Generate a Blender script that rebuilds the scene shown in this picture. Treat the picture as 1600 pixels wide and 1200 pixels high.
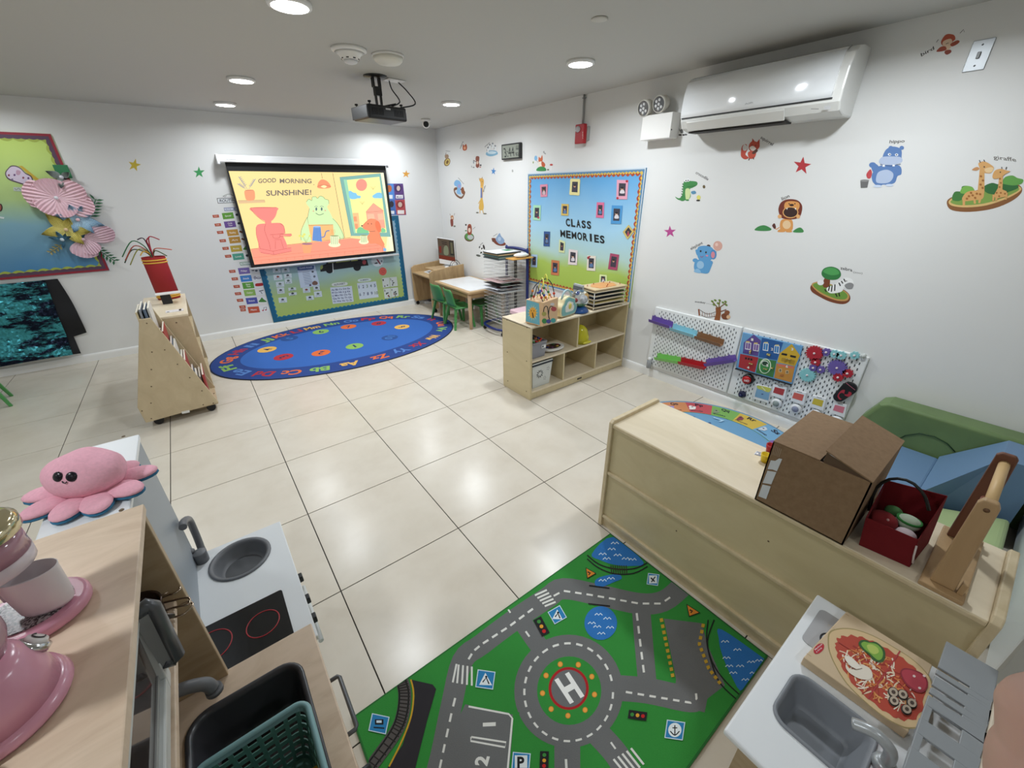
import bpy, bmesh, math, random
from math import pi, sin, cos, radians
from mathutils import Vector, Matrix, noise
for o in list(bpy.data.objects): bpy.data.objects.remove(o)
SC = bpy.context.scene
COL = SC.collection
random.seed(7)
# ---------------------------------------------------------------- camera
CAM = Vector((-3.2017, -5.9595, 1.6415))
R_R = Vector((0.7942132906547923, -0.607586369438157, -0.008003288071237458))
R_D = Vector((-0.2709507118321356, -0.3423256031185955, -0.8996659898013415))
R_F = Vector((0.5438850620348483, 0.7166951828500927, -0.43650550302689783))
FPX = 631.64
cd = bpy.data.cameras.new('camera'); cam = bpy.data.objects.new('camera', cd); COL.objects.link(cam)
cd.sensor_width = 36; cd.sensor_fit = 'HORIZONTAL'; cd.lens = 36*FPX/1600; cd.clip_start = 0.02; cd.clip_end = 60
cam.matrix_world = Matrix(((R_R.x, -R_D.x, -R_F.x, CAM.x), (R_R.y, -R_D.y, -R_F.y, CAM.y), (R_R.z, -R_D.z, -R_F.z, CAM.z), (0, 0, 0, 1)))
SC.camera = cam
# ---------------------------------------------------------------- light and exposure
SC.view_settings.view_transform = 'Standard'; SC.view_settings.look = 'None'
SC.view_settings.gamma = 1; SC.view_settings.use_curve_mapping = False
SC.view_settings.exposure = 0.12
w = bpy.data.worlds.new('world'); SC.world = w; w.use_nodes = True
w.node_tree.nodes['Background'].inputs[0].default_value = (.55, .6, .62, 1); w.node_tree.nodes['Background'].inputs[1].default_value = 0.05
H = 2.39                                   # ceiling height
LAMP_XY = [(-0.84, -0.50), (-2.555, -0.62), (-0.80, -1.86), (-2.552, -1.80), (-0.81, -3.59), (-2.555, -3.50), (-4.27, -0.55), (-4.27, -1.85), (-4.27, -3.5), (-5.95, -1.85), (-5.95, -3.5), (-0.82, -5.25), (-4.27, -5.25), (-5.95, -5.25), (-2.56, -7.0), (-4.27, -7.0)]
LAMP_W = 8.6
LF = [1.15, 1.0, 1.75, 1.15, 1.75, 1.3, .45, .45, .55, .25, .25, 1.7, 1.3, .3, .35, .4]      # brightness of each lamp
def add_lamp(x, y, power, size=0.15, col=(.89, .95, 1.0)):
    l = bpy.data.lights.new('downlight', 'AREA'); l.shape = 'DISK'; l.size = size; l.energy = power; l.color = col; l.spread = radians(165)
    o = bpy.data.objects.new('downlight_glow', l); COL.objects.link(o); o.location = (x, y, H-0.024)
    return o
for i, (x, y) in enumerate(LAMP_XY):
    add_lamp(x, y, LAMP_W*LF[i])
# ---------------------------------------------------------------- surveyed points: a ray read from the photograph, met with a known plane of the room
def ray(u, v): return R_R*((u-800)/FPX) + R_D*((v-600)/FPX) + R_F
def onz(u, v, z=0.0):
    d = ray(u, v); return CAM + d*((z-CAM.z)/d.z)
def onx(u, v, x=0.0):
    d = ray(u, v); return CAM + d*((x-CAM.x)/d.x)
def ony(u, v, y=0.0):
    d = ray(u, v); return CAM + d*((y-CAM.y)/d.y)
def onp(u, v, P, N):
    d = ray(u, v); return CAM + d*((P-CAM).dot(N)/d.dot(N))
# ---------------------------------------------------------------- materials
def lin(h, g=1.0):
    if isinstance(h, str):
        h = h.lstrip('#'); c = [int(h[i:i+2], 16)/255 for i in (0, 2, 4)]
    else: c = list(h)
    return tuple(min(0.95, (x/12.92 if x <= .04045 else ((x+.055)/1.055)**2.4)*g) for x in c) + (1,)
_M = {}
def mat(h, rough=.55, metal=0.0, g=1.0, spec=.5, name=None, emit=0.0, trans=0.0, alpha=1.0, coat=0.0, sheen=0.0, bump=None):
    k = (str(h), rough, metal, g, spec, emit, trans, alpha, coat, sheen, bump)
    if k in _M: return _M[k]
    m = bpy.data.materials.new(name or 'paint'); m.use_nodes = True
    n = m.node_tree.nodes; b = n['Principled BSDF']
    c = lin(h, g); b.inputs['Base Color'].default_value = c; b.inputs['Roughness'].default_value = rough; b.inputs['Metallic'].default_value = metal
    b.inputs['Specular IOR Level'].default_value = spec
    if emit: b.inputs['Emission Color'].default_value = c; b.inputs['Emission Strength'].default_value = emit
    if trans: b.inputs['Transmission Weight'].default_value = trans
    if alpha < 1: b.inputs['Alpha'].default_value = alpha
    if coat: b.inputs['Coat Weight'].default_value = coat; b.inputs['Coat Roughness'].default_value = .08
    if sheen: b.inputs['Sheen Weight'].default_value = sheen
    if bump:
        sc, st = bump; l = m.node_tree.links
        t = n.new('ShaderNodeTexNoise'); t.inputs['Scale'].default_value = sc; t.inputs['Detail'].default_value = 3
        g_ = n.new('ShaderNodeNewGeometry'); l.new(g_.outputs['Position'], t.inputs['Vector'])
        bp = n.new('ShaderNodeBump'); bp.inputs['Strength'].default_value = st; bp.inputs['Distance'].default_value = .002
        l.new(t.outputs['Fac'], bp.inputs['Height']); l.new(bp.outputs['Normal'], b.inputs['Normal'])
        r = n.new('ShaderNodeMix'); r.data_type = 'RGBA'; r.inputs[6].default_value = tuple(x*.86 for x in c[:3])+(1,); r.inputs[7].default_value = tuple(min(1, x*1.12) for x in c[:3])+(1,)
        l.new(t.outputs['Fac'], r.inputs[0]); l.new(r.outputs[2], b.inputs['Base Color'])
    _M[k] = m; return m
def ramp_mat(name, c1, c2, scale, detail=6, rough=.5, stretch=(1, 1, 1), lo=.35, hi=.65, rough2=None, bump=0.0, coat=0.0, c3=None, dist=0.0, spec=.5):
    if name in _M: return _M[name]
    m = bpy.data.materials.new(name); m.use_nodes = True; n = m.node_tree.nodes; l = m.node_tree.links; b = n['Principled BSDF']
    g = n.new('ShaderNodeNewGeometry'); mp = n.new('ShaderNodeMapping'); mp.inputs['Scale'].default_value = stretch
    l.new(g.outputs['Position'], mp.inputs['Vector'])
    t = n.new('ShaderNodeTexNoise'); t.inputs['Scale'].default_value = scale; t.inputs['Detail'].default_value = detail; t.inputs['Roughness'].default_value = .6; t.inputs['Distortion'].default_value = dist
    l.new(mp.outputs[0], t.inputs['Vector'])
    r = n.new('ShaderNodeValToRGB'); r.color_ramp.elements[0].position = lo; r.color_ramp.elements[1].position = hi
    r.color_ramp.elements[0].color = lin(c1); r.color_ramp.elements[1].color = lin(c2)
    if c3: e = r.color_ramp.elements.new((lo+hi)/2); e.color = lin(c3)
    l.new(t.outputs['Fac'], r.inputs[0]); l.new(r.outputs[0], b.inputs['Base Color'])
    b.inputs['Roughness'].default_value = rough; b.inputs['Specular IOR Level'].default_value = spec
    if coat: b.inputs['Coat Weight'].default_value = coat; b.inputs['Coat Roughness'].default_value = .15
    if bump:
        bp = n.new('ShaderNodeBump'); bp.inputs['Strength'].default_value = bump; bp.inputs['Distance'].default_value = .001
        l.new(t.outputs['Fac'], bp.inputs['Height']); l.new(bp.outputs['Normal'], b.inputs['Normal'])
    _M[name] = m; return m
WALL = mat('#e2e2e0', .6, g=1.0, spec=.25, name='wall_paint')
CEIL = mat('#c2c1bc', .7, spec=.2, name='ceiling_paint')
TRIM = mat('#eeeeec', .35, name='trim_paint')
TILE = ramp_mat('floor_tile', '#cdc3b3', '#dad2c4', 4, 9, .25, lo=.25, hi=.75, dist=.2, c3='#d5ccbd', spec=.4)
GROUT = mat('#2a2520', .9)
BIRCH = ramp_mat('birch_ply', '#dccdb0', '#eadcc2', 9, 6, .38, (1, .25, 3), .3, .7, dist=1.2)
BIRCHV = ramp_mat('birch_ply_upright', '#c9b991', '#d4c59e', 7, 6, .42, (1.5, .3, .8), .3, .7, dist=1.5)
BIRCHD = ramp_mat('birch_edge', '#cbb892', '#dbcaa8', 20, 4, .4, (1, 1, 1), .3, .7)
BOOKPLY = ramp_mat('bookcase_ply', '#bca988', '#c9b796', 12, 6, .45, (1, 1, .5), .3, .7, dist=1)
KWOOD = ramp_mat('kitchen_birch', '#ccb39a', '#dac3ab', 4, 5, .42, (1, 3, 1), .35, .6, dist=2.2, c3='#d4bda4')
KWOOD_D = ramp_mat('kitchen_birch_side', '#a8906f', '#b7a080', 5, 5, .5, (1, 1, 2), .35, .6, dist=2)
OAK = ramp_mat('oak_laminate', '#a98b62', '#c5a77c', 14, 6, .5, (2, 2, .3), .3, .7, dist=.6)
BEECH = ramp_mat('beech_solid', '#ac8c64', '#bb9b72', 10, 5, .45, (1, 1, .3), .3, .7, dist=.8)
CARD = ramp_mat('cardboard', '#806549', '#8b7053', 60, 4, .85, lo=.3, hi=.7)
WHITE = mat('#e9ecee', .3, name='white_laminate')
WPLAS = mat('#eceae6', .35, name='white_plastic')
BLACK = mat('#0d0d0f', .4, name='black_plastic')
CHROME = mat('#cfcfcf', .15, 1.0, name='chrome')
STEEL = mat('#9a9c9e', .35, .9, name='brushed_steel')
# ---------------------------------------------------------------- mesh builder
class MB:
    def __init__(s, M=None): s.v = []; s.f = []; s.m = []; s.sm = []; s.mats = []; s.M = M
    def mi(s, m):
        if m not in s.mats: s.mats.append(m)
        return s.mats.index(m)
    def add(s, vs, fs, m, smooth=False):
        b = len(s.v); vs = [Vector(p) for p in vs]
        if s.M is not None: vs = [s.M @ p for p in vs]
        s.v += vs; k = s.mi(m)
        for f in fs: s.f.append([b+i for i in f]); s.m.append(k); s.sm.append(smooth)
        return s
    def box(s, x0, y0, z0, x1, y1, z1, m):
        x0, x1 = min(x0, x1), max(x0, x1); y0, y1 = min(y0, y1), max(y0, y1); z0, z1 = min(z0, z1), max(z0, z1)
        return s.add([(x0, y0, z0), (x1, y0, z0), (x1, y1, z0), (x0, y1, z0), (x0, y0, z1), (x1, y0, z1), (x1, y1, z1), (x0, y1, z1)],
                     [(3, 2, 1, 0), (4, 5, 6, 7), (0, 1, 5, 4), (1, 2, 6, 5), (2, 3, 7, 6), (3, 0, 4, 7)], m)
    def hexa(s, a, b, m):      # a, b: two quads of 4 points
        return s.add(list(a)+list(b), [(3, 2, 1, 0), (4, 5, 6, 7), (0, 1, 5, 4), (1, 2, 6, 5), (2, 3, 7, 6), (3, 0, 4, 7)], m)
    def bar(s, a, b, wx, wy, m, up=(0, 0, 1)):     # rectangular bar from a to b
        a = Vector(a); b = Vector(b); d = (b-a).normalized(); u = Vector(up)
        if abs(d.dot(u)) > .95: u = Vector((0, 1, 0))
        r = d.cross(u).normalized(); u = r.cross(d)
        q = [r*(sx*wx/2)+u*(sy*wy/2) for sx, sy in ((-1, -1), (1, -1), (1, 1), (-1, 1))]
        return s.hexa([a+p for p in q], [b+p for p in q], m)
    def prism(s, pts, ext, m, smooth=False, m2=None):
        pts = [Vector(p) for p in pts]; e = Vector(ext); n = len(pts)
        s.add(pts+[p+e for p in pts], [tuple(range(n))[::-1], tuple(range(n, 2*n))], m)
        s.add(pts+[p+e for p in pts], [(i, (i+1) % n, n+(i+1) % n, n+i) for i in range(n)], m2 or m, smooth)
        return s
    def tube(s, path, r, m, n=8, closed=False, smooth=True):
        P = [Vector(p) for p in path]; N = len(P); rr = r if isinstance(r, (list, tuple)) else [r]*N
        rings = []; prev = None
        for i in range(N):
            if closed: t = P[(i+1) % N]-P[i-1]
            else: t = P[min(i+1, N-1)]-P[max(i-1, 0)]
            t.normalize()
            if prev is None:
                u = Vector((0, 0, 1)) if abs(t.z) < .9 else Vector((1, 0, 0))
            else: u = prev
            u = (u-t*u.dot(t)).normalized(); w_ = t.cross(u); prev = u
            rings.append([P[i]+(u*cos(2*pi*k/n)+w_*sin(2*pi*k/n))*rr[i] for k in range(n)])
        vs = [p for q in rings for p in q]; fs = []
        for i in range(N if closed else N-1):
            a = i*n; b = ((i+1) % N)*n
            for k in range(n): fs.append((a+k, a+(k+1) % n, b+(k+1) % n, b+k))
        if not closed: s.add(vs, fs, m, smooth); s.add(rings[0], [tuple(range(n))[::-1]], m); s.add(rings[-1], [tuple(range(n))], m)
        else: s.add(vs, fs, m, smooth)
        return s
    def lathe(s, prof, c, m, n=24, R=None, smooth=True, cap=True):
        c = Vector(c); R = R or Matrix.Identity(3); vs = []; fs = []
        for r, z in prof:
            for k in range(n): vs.append(c+R @ Vector((r*cos(2*pi*k/n), r*sin(2*pi*k/n), z)))
        for i in range(len(prof)-1):
            for k in range(n): fs.append((i*n+k, i*n+(k+1) % n, (i+1)*n+(k+1) % n, (i+1)*n+k))
        s.add(vs, fs, m, smooth)
        if cap:
            if prof[0][0] > 1e-5: s.add(vs[:n], [tuple(range(n))[::-1]], m)
            if prof[-1][0] > 1e-5: s.add(vs[-n:], [tuple(range(n))], m)
        return s
    def ell(s, c, r, m, R=None, nu=16, nv=10, fn=None, cut=None):
        c = Vector(c); R = R or Matrix.Identity(3); vs = []; fs = []
        if not isinstance(r, (tuple, list)): r = (r, r, r)
        for j in range(nv+1):
            th = pi*j/nv
            for i in range(nu):
                ph = 2*pi*i/nu; p = Vector((sin(th)*cos(ph), sin(th)*sin(ph), cos(th)))
                if fn: p = fn(p)
                vs.append(c+R @ Vector((p.x*r[0], p.y*r[1], p.z*r[2])))
        for j in range(nv):
            for i in range(nu): fs.append((j*nu+i, (j+1)*nu+i, (j+1)*nu+(i+1) % nu, j*nu+(i+1) % nu))
        return s.add(vs, fs, m, True)
    def build(s, name, parent=None, bevel=0.0, sub=0, seg=2, kind=None):
        root = parent
        while root is not None and root.parent is not None: root = root.parent
        me = bpy.data.meshes.new(name); o = bpy.data.objects.new(name, me); COL.objects.link(o)
        vs = s.v
        if root is not None:
            inv = root.matrix_basis.inverted(); vs = [inv @ p for p in vs]; o.parent = parent
        else:
            lo = Vector([min(p[i] for p in vs) for i in range(3)]); hi = Vector([max(p[i] for p in vs) for i in range(3)])
            org = Vector(((lo.x+hi.x)/2, (lo.y+hi.y)/2, lo.z)); vs = [p-org for p in vs]; o.location = org
        me.from_pydata([tuple(p) for p in vs], [], s.f); me.update()
        for m in s.mats: me.materials.append(m)
        me.polygons.foreach_set('material_index', s.m); me.polygons.foreach_set('use_smooth', s.sm)
        bm = bmesh.new(); bm.from_mesh(me); bmesh.ops.remove_doubles(bm, verts=bm.verts, dist=1e-6) if not getattr(s, 'nomerge', 0) else None
        if not getattr(s, 'flat', 0): bmesh.ops.recalc_face_normals(bm, faces=bm.faces)
        bm.to_mesh(me); bm.free()
        if bevel: b = o.modifiers.new('bevel', 'BEVEL'); b.width = bevel; b.segments = seg; b.limit_method = 'ANGLE'; b.angle_limit = radians(50); b.use_clamp_overlap = True
        if sub: b = o.modifiers.new('sub', 'SUBSURF'); b.levels = sub; b.render_levels = sub
        if kind: o['kind'] = kind
        return o
def tag(o, label=None, cat=None, group=None, kind=None):
    if label: o['label'] = label
    if cat: o['category'] = cat
    if group: o['group'] = group
    if kind: o['kind'] = kind
    return o
def thing(name, label, cat, loc=(0, 0, 0), group=None, rz=0.0):
    o = bpy.data.objects.new(name, None); COL.objects.link(o); o.empty_display_size = .05
    o.location = loc; o.rotation_euler = (0, 0, rz)
    o.matrix_basis = Matrix.Translation(Vector(loc)) @ Matrix.Rotation(rz, 4, 'Z')
    return tag(o, label, cat, group)
def part(fn, name, parent, **k):
    b = MB(); fn(b); return b.build(name, parent, **k)
def copy_tree(o, parent=None):
    c = o.copy(); COL.objects.link(c); c.parent = parent
    for ch in [x for x in bpy.data.objects if x.parent == o]: copy_tree(ch, c)
    return c
def spline(pts, n=4, closed=True):
    P = [Vector(p) for p in pts]; N = len(P); out = []
    for i in range(N if closed else N-1):
        p0 = P[(i-1) % N] if closed or i > 0 else P[0]; p1 = P[i]; p2 = P[(i+1) % N]; p3 = P[(i+2) % N] if closed or i+2 < N else P[-1]
        for k in range(n):
            t = k/n; out.append(.5*((2*p1)+(p2-p0)*t+(2*p0-5*p1+4*p2-p3)*t*t+(3*p1-p0-3*p2+p3)*t**3))
    if not closed: out.append(P[-1])
    return out
# ---------------------------------------------------------------- printed artwork: thin layered shapes lying on a surface
_T = {}
def glyphs(txt, bold=.0):
    if (txt, bold) in _T: return _T[(txt, bold)]
    c = bpy.data.curves.new('t', 'FONT'); c.body = txt; c.size = 1; c.fill_mode = 'FRONT'; c.offset = bold; c.resolution_u = 3
    o = bpy.data.objects.new('t', c); me = bpy.data.meshes.new_from_object(o)
    vs = [(v.co.x, v.co.y) for v in me.vertices]; fs = [tuple(p.vertices) for p in me.polygons]
    bpy.data.objects.remove(o); bpy.data.curves.remove(c); bpy.data.meshes.remove(me)
    _T[(txt, bold)] = (vs, fs); return vs, fs
class Art:
    """shapes drawn in a 2-D chart; chart point -> surface point through mp(u, v); N is the surface normal"""
    def __init__(s, mp, N, x0=0, y0=0, sc=1, base=.0004, step=.00007, rough=.6, g=1.0, emit=0.0):
        s.b = MB(); s.b.flat = 1; s.b.nomerge = 1; s.mp = mp; s.N = Vector(N).normalized(); s.x0 = x0; s.y0 = y0; s.sc = sc; s.h = base; s.step = step; s.rough = rough; s.g = g; s.emit = emit
    def view(s, x0, y0, sc): s.x0 = x0; s.y0 = y0; s.sc = sc; return s
    def P(s, p): return s.mp(s.x0+p[0]/s.sc, s.y0+p[1]/s.sc)+s.N*s.h
    def m(s, c): return c if not isinstance(c, str) else (mat(c, s.rough, g=s.g) if not s.emit else emat(c, s.emit))
    def poly(s, pts, c):
        q = [s.P(p) for p in pts]; nrm = Vector((0, 0, 0))
        for i in range(len(q)): nrm += (q[i]-q[0]).cross(q[(i+1) % len(q)]-q[0])
        if nrm.dot(s.N) < 0: q.reverse()
        s.b.add(q, [tuple(range(len(q)))], s.m(c)); s.h += s.step; return s
    def blob(s, pts, c, n=4): return s.poly([(p.x, p.y) for p in spline([(a, b, 0) for a, b in pts], n)], c)
    def rect(s, x0, y0, x1, y1, c): return s.poly([(x0, y0), (x1, y0), (x1, y1), (x0, y1)], c)
    def ell(s, cx, cy, rx, ry, c, a=0, n=18):
        a = radians(a); return s.poly([(cx+rx*cos(t)*cos(a)-ry*sin(t)*sin(a), cy+rx*cos(t)*sin(a)+ry*sin(t)*cos(a)) for t in [2*pi*k/n for k in range(n)]], c)
    def line(s, pts, w, c, closed=False, sm=False):
        if sm: pts = [(p.x, p.y) for p in spline([(a, b, 0) for a, b in pts], 4, closed)]
        P = [Vector((a, b)) for a, b in pts]; N = len(P); L = []; R = []
        for i in range(N):
            t = (P[(i+1) % N]-P[i-1]) if closed else (P[min(i+1, N-1)]-P[max(i-1, 0)])
            if t.length < 1e-9: t = Vector((1, 0))
            t.normalize(); nn = Vector((-t.y, t.x))*w/2; L.append(P[i]+nn); R.append(P[i]-nn)
        for i in range(N if closed else N-1):
            j = (i+1) % N; h = s.h; s.poly([L[i], L[j], R[j], R[i]], c); s.h = h
        s.h += s.step; return s
    def dash(s, pts, w, c, on, off, closed=False):
        P = [Vector(p) for p in pts]
        if closed: P.append(P[0])
        seg = []; d = 0; cur = [P[0]]; pen = True; lim = on
        for a, b in zip(P, P[1:]):
            L = (b-a).length; t = 0
            while L-t > lim-d:
                t += lim-d; q = a+(b-a)*(t/L)
                if pen: cur.append(q); seg.append(cur)
                pen = not pen; d = 0; lim = on if pen else off; cur = [q]
            d += L-t
            if pen: cur.append(b)
        for g_ in seg:
            h = s.h; s.line([tuple(q) for q in g_], w, c); s.h = h
        s.h += s.step; return s
    def star(s, cx, cy, r, c, a=0, k=.42):
        return s.poly([(cx+(r if i % 2 == 0 else r*k)*sin(radians(a)+i*pi/5), cy-(r if i % 2 == 0 else r*k)*cos(radians(a)+i*pi/5)) for i in range(10)], c)
    def text(s, t, x, y, x2, y2, h, c, up=None, bold=.01):
        vs, fs = glyphs(t, bold)
        if not vs: return s
        xs = [v[0] for v in vs]; a = min(xs); wd = max(xs)-a or 1; d = Vector((x2-x, y2-y))/wd
        u = Vector(up if up else (-(y2-y), (x2-x))); u = u.normalized()*h/.72
        if not up: u = -u
        s_ = s.b; pts = [s.P((x+(vx-a)*d.x+vy*u.x, y+(vx-a)*d.y+vy*u.y)) for vx, vy in vs]
        if fs:
            f = fs[0]; nn = (pts[f[1]]-pts[f[0]]).cross(pts[f[2]]-pts[f[0]])
            if nn.dot(s.N) < 0: fs = [q[::-1] for q in fs]
        s_.add(pts, fs, s.m(c)); s.h += s.step; return s
    def build(s, name, label=None, cat=None, parent=None, group=None):
        o = s.b.build(name, parent)
        if label: tag(o, label, cat, group)
        return o
def emat(c, e):
    k = ('em', c, e)
    if k not in _M:
        m = bpy.data.materials.new('screen_light'); m.use_nodes = True; b = m.node_tree.nodes['Principled BSDF']
        b.inputs['Base Color'].default_value = lin(c, .1); b.inputs['Emission Color'].default_value = lin(c); b.inputs['Emission Strength'].default_value = e; b.inputs['Roughness'].default_value = .8
        b.inputs['Specular IOR Level'].default_value = .1
        _M[k] = m
    return _M[k]
NX = (-1, 0, 0); NY = (0, -1, 0); NZ = (0, 0, 1)
def artx(x0, y0, sc, x=0.0, **k): return Art(lambda u, v: onx(u, v, x), NX, x0, y0, sc, **k)
def arty(x0, y0, sc, y=0.0, **k): return Art(lambda u, v: ony(u, v, y), NY, x0, y0, sc, **k)
def artz(x0, y0, sc, z=0.0, **k): return Art(lambda u, v: onz(u, v, z), NZ, x0, y0, sc, **k)
# ================================================================ SETTING
X0, Y0 = -6.6, -7.9
b = MB(); b.box(X0-.1, Y0-.1, -.1, .1, .1, -.003, GROUT); floor = b.build('floor'); tag(floor, kind='structure')
px, py = .6152, .61; gx, gy = -3.0750, -2.0531
shared = None; G = .0023
xs = [gx+i*px for i in range(-6, 6)]; ys = [gy+j*py for j in range(-10, 5)]
for a in xs:
    for c in ys:
        x_0, x_1, y_0, y_1 = max(a+G, X0), min(a+px-G, 0), max(c+G, Y0), min(c+py-G, 0)
        if x_1-x_0 < .02 or y_1-y_0 < .02: continue
        full = abs((x_1-x_0)-(px-2*G)) < 1e-6 and abs((y_1-y_0)-(py-2*G)) < 1e-6
        if full and shared:
            o = shared[0].copy(); COL.objects.link(o); o.parent = floor; o.location = (a-shared[1], c-shared[2], 0); continue
        t = MB(); e = .0008
        t.add([(x_0, y_0, -.003), (x_1, y_0, -.003), (x_1, y_1, -.003), (x_0, y_1, -.003), (x_0, y_0, -e), (x_1, y_0, -e), (x_1, y_1, -e), (x_0, y_1, -e), (x_0+e, y_0+e, 0), (x_1-e, y_0+e, 0), (x_1-e, y_1-e, 0), (x_0+e, y_1-e, 0)],
              [(0, 1, 5, 4), (1, 2, 6, 5), (2, 3, 7, 6), (3, 0, 4, 7), (4, 5, 9, 8), (5, 6, 10, 9), (6, 7, 11, 10), (7, 4, 8, 11), (8, 9, 10, 11)], TILE)
        o = t.build('tile', floor)
        if full and not shared: shared = (o, a, c)
def wallbox(n, *bx, m=WALL):
    b = MB(); b.box(*bx, m); return tag(b.build(n), kind='structure')
wallbox('ceiling', X0-.1, Y0-.1, H, .1, .1, H+.1, m=CEIL)
wallbox('wall_back', X0-.1, 0, -.1, .1, .1, H)
wallbox('wall_right', 0, Y0-.1, -.1, .1, 0, H)
wallbox('wall_left', X0-.1, Y0, -.1, X0, 0, H)
wallbox('wall_front', X0-.1, Y0-.1, -.1, 0, Y0, H)
def baseboard(n, a, c, nrm):
    a = Vector(a); c = Vector(c); nn = Vector(nrm); b = MB()
    prof = [(0, 0), (.014, 0), (.014, .055), (.012, .068), (.007, .078), (0, .08)]
    b.add([a+nn*p+Vector((0, 0, z)) for p, z in prof]+[c+nn*p+Vector((0, 0, z)) for p, z in prof],
          [(i, (i+1) % 6, 6+(i+1) % 6, 6+i) for i in range(6)]+[(5, 4, 3, 2, 1, 0), (6, 7, 8, 9, 10, 11)], TRIM)
    return tag(b.build(n), kind='structure')
baseboard('baseboard_back', (X0, 0, 0), (-.014, 0, 0), (0, -1, 0))
baseboard('baseboard_right', (0, 0, 0), (0, Y0, 0), (-1, 0, 0))
# ================================================================ CEILING
LPOS = {0: 'far right corner of the ceiling', 1: 'small sliver near the screen', 2: 'beside the dome camera', 3: 'between projector and left wall', 4: 'in front of the air conditioner', 5: 'cut by the top edge of the photo'}
LAB = ['round recessed ceiling downlight in the far right corner above the desk', 'round recessed ceiling downlight farthest away, just above the projector screen', 'small bright downlight right of the black projector', 'round white downlight left of the black projector', 'largest bright downlight, nearest the white air conditioner', 'round downlight cut off by the top edge of the photo']
EXT = ['in the back left row nearest the back wall', 'in the back left row above the bulletin board', 'left of centre above the open floor', 'by the left wall farthest back', 'by the left wall in the middle', 'above the blue soft slide corner', 'above the pink appliances, left', 'by the left wall at the front', 'behind the photographer on the right', 'behind the photographer on the left']
DIFF = bpy.data.materials.new('lamp_diffuser'); DIFF.use_nodes = True
_b = DIFF.node_tree.nodes['Principled BSDF']; _b.inputs['Emission Color'].default_value = (1, .98, .95, 1); _b.inputs['Emission Strength'].default_value = 9
for i, (x, y) in enumerate(LAMP_XY):
    t = thing('ceiling_light', LAB[i] if i < 6 else 'round recessed ceiling downlight, %s' % EXT[i-6], 'ceiling light', (x, y, H-.02), 'recessed downlights')
    part(lambda b: b.lathe([(.078, 0), (.092, .004), (.094, .02), (.075, .02)], (x, y, H-.02), TRIM, 28, cap=False), 'trim_ring', t)
    part(lambda b: b.lathe([(.0, 0), (.076, 0), (.077, .012)], (x, y, H-.0195), DIFF, 28, cap=False), 'diffuser', t)
# smoke detector and heat detector
c = onz(545, 76, H); t = thing('smoke_detector', 'white stepped smoke detector on the ceiling left of the plain dome', 'smoke detector', c)
part(lambda b: b.lathe([(.10, 0), (.10, -.012), (.085, -.02)], c, WPLAS, 28), 'base', t)
part(lambda b: b.lathe([(.085, -.02), (.066, -.03), (.055, -.045), (.045, -.055)], c, WPLAS, 28), 'housing', t)
part(lambda b: (b.lathe([(.042, -.055), (.036, -.068), (.018, -.074), (0, -.074)], c, mat('#dcdcdc', .3), 20), [b.bar(c+Vector((cos(a)*.05, sin(a)*.05, -.05)), c+Vector((cos(a+.3)*.05, sin(a+.3)*.05, -.05)), .004, .006, BLACK) for a in [k*pi/4 for k in range(8)]]), 'sensor_cap', t)
c = onz(606, 86, H); t = thing('ceiling_detector', 'plain cream shallow dome detector on the ceiling above the projector', 'detector', c)
part(lambda b: b.lathe([(.098, 0), (.096, -.012)], c, WPLAS, 28), 'base', t)
part(lambda b: b.lathe([(.093, -.012), (.085, -.03), (.07, -.043), (.0, -.05)], c, mat('#e5e2d6', .4), 28), 'dome', t)
c = onz(937, 29, H); b = MB(); b.lathe([(.04, 0), (.042, -.004), (.03, -.007), (0, -.007)], c, mat('#c9c6bd', .5), 24); tag(b.build('sprinkler_cover'), 'flat round sprinkler cover plate on the ceiling near the air conditioner', 'sprinkler cover')
c = onz(785, 180, H); b = MB(); b.box(c.x-.14, c.y-.1, H-.006, c.x+.06, c.y+.1, H, CEIL); tag(b.build('access_panel', bevel=.002), 'thin square access panel flush in the ceiling above the clock', 'access panel')
# security camera
c = onz(665, 186, H); t = thing('security_camera', 'small white dome security camera with black eye in the far ceiling corner', 'camera', c)
part(lambda b: b.lathe([(.055, 0), (.055, -.02), (.045, -.03)], c, WPLAS, 20), 'base', t)
dv = (CAM-c).normalized()
part(lambda b: b.ell(c+Vector((0, 0, -.05)), .045, WPLAS, None, 18, 12), 'ball', t)
part(lambda b: b.lathe([(.032, .028), (.032, .042), (.02, .046), (0, .046)], c+Vector((0, 0, -.052)), BLACK, 18, R=dv.to_track_quat('Z', 'Y').to_matrix()), 'lens', t)
# projector
pc = Vector((-1.77, -2.44, 2.15)); A = radians(8)
t = thing('projector', 'black ceiling projector hanging on a short bracket with two cables', 'projector', (pc.x, pc.y, 2.10))
Mx = Matrix.Translation(pc) @ Matrix.Rotation(A, 4, 'Z')
DG = mat('#17181a', .35); LG = mat('#4a4b4e', .3)
b = MB(Mx); b.box(-.16, -.125, -.045, .16, .125, .045, DG); b.build('casing', t, bevel=.014, seg=3)
b = MB(Mx); b.box(-.168, -.12, -.04, -.158, .12, .04, LG); b.build('side_cover', t, bevel=.004)
for k in range(13): b = MB(Mx); x = -.13+k*.014 if k < 7 else -.048+k*.014; b.box(x, -.128, -.02, x+.008, -.124, .022, BLACK); b.build('vent_slot', t)
b = MB(Mx); b.lathe([(.034, .0), (.034, .02), (.026, .024), (.024, .016), (0, .012)], (-.03, .125, 0), BLACK, 20, R=Matrix.Rotation(-pi/2, 3, 'X')); b.build('lens', t)
b = MB(Mx); b.box(-.02, -.1262, .018, .02, -.1255, .028, mat('#c8c8c8', .5)); b.build('badge', t)
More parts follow.
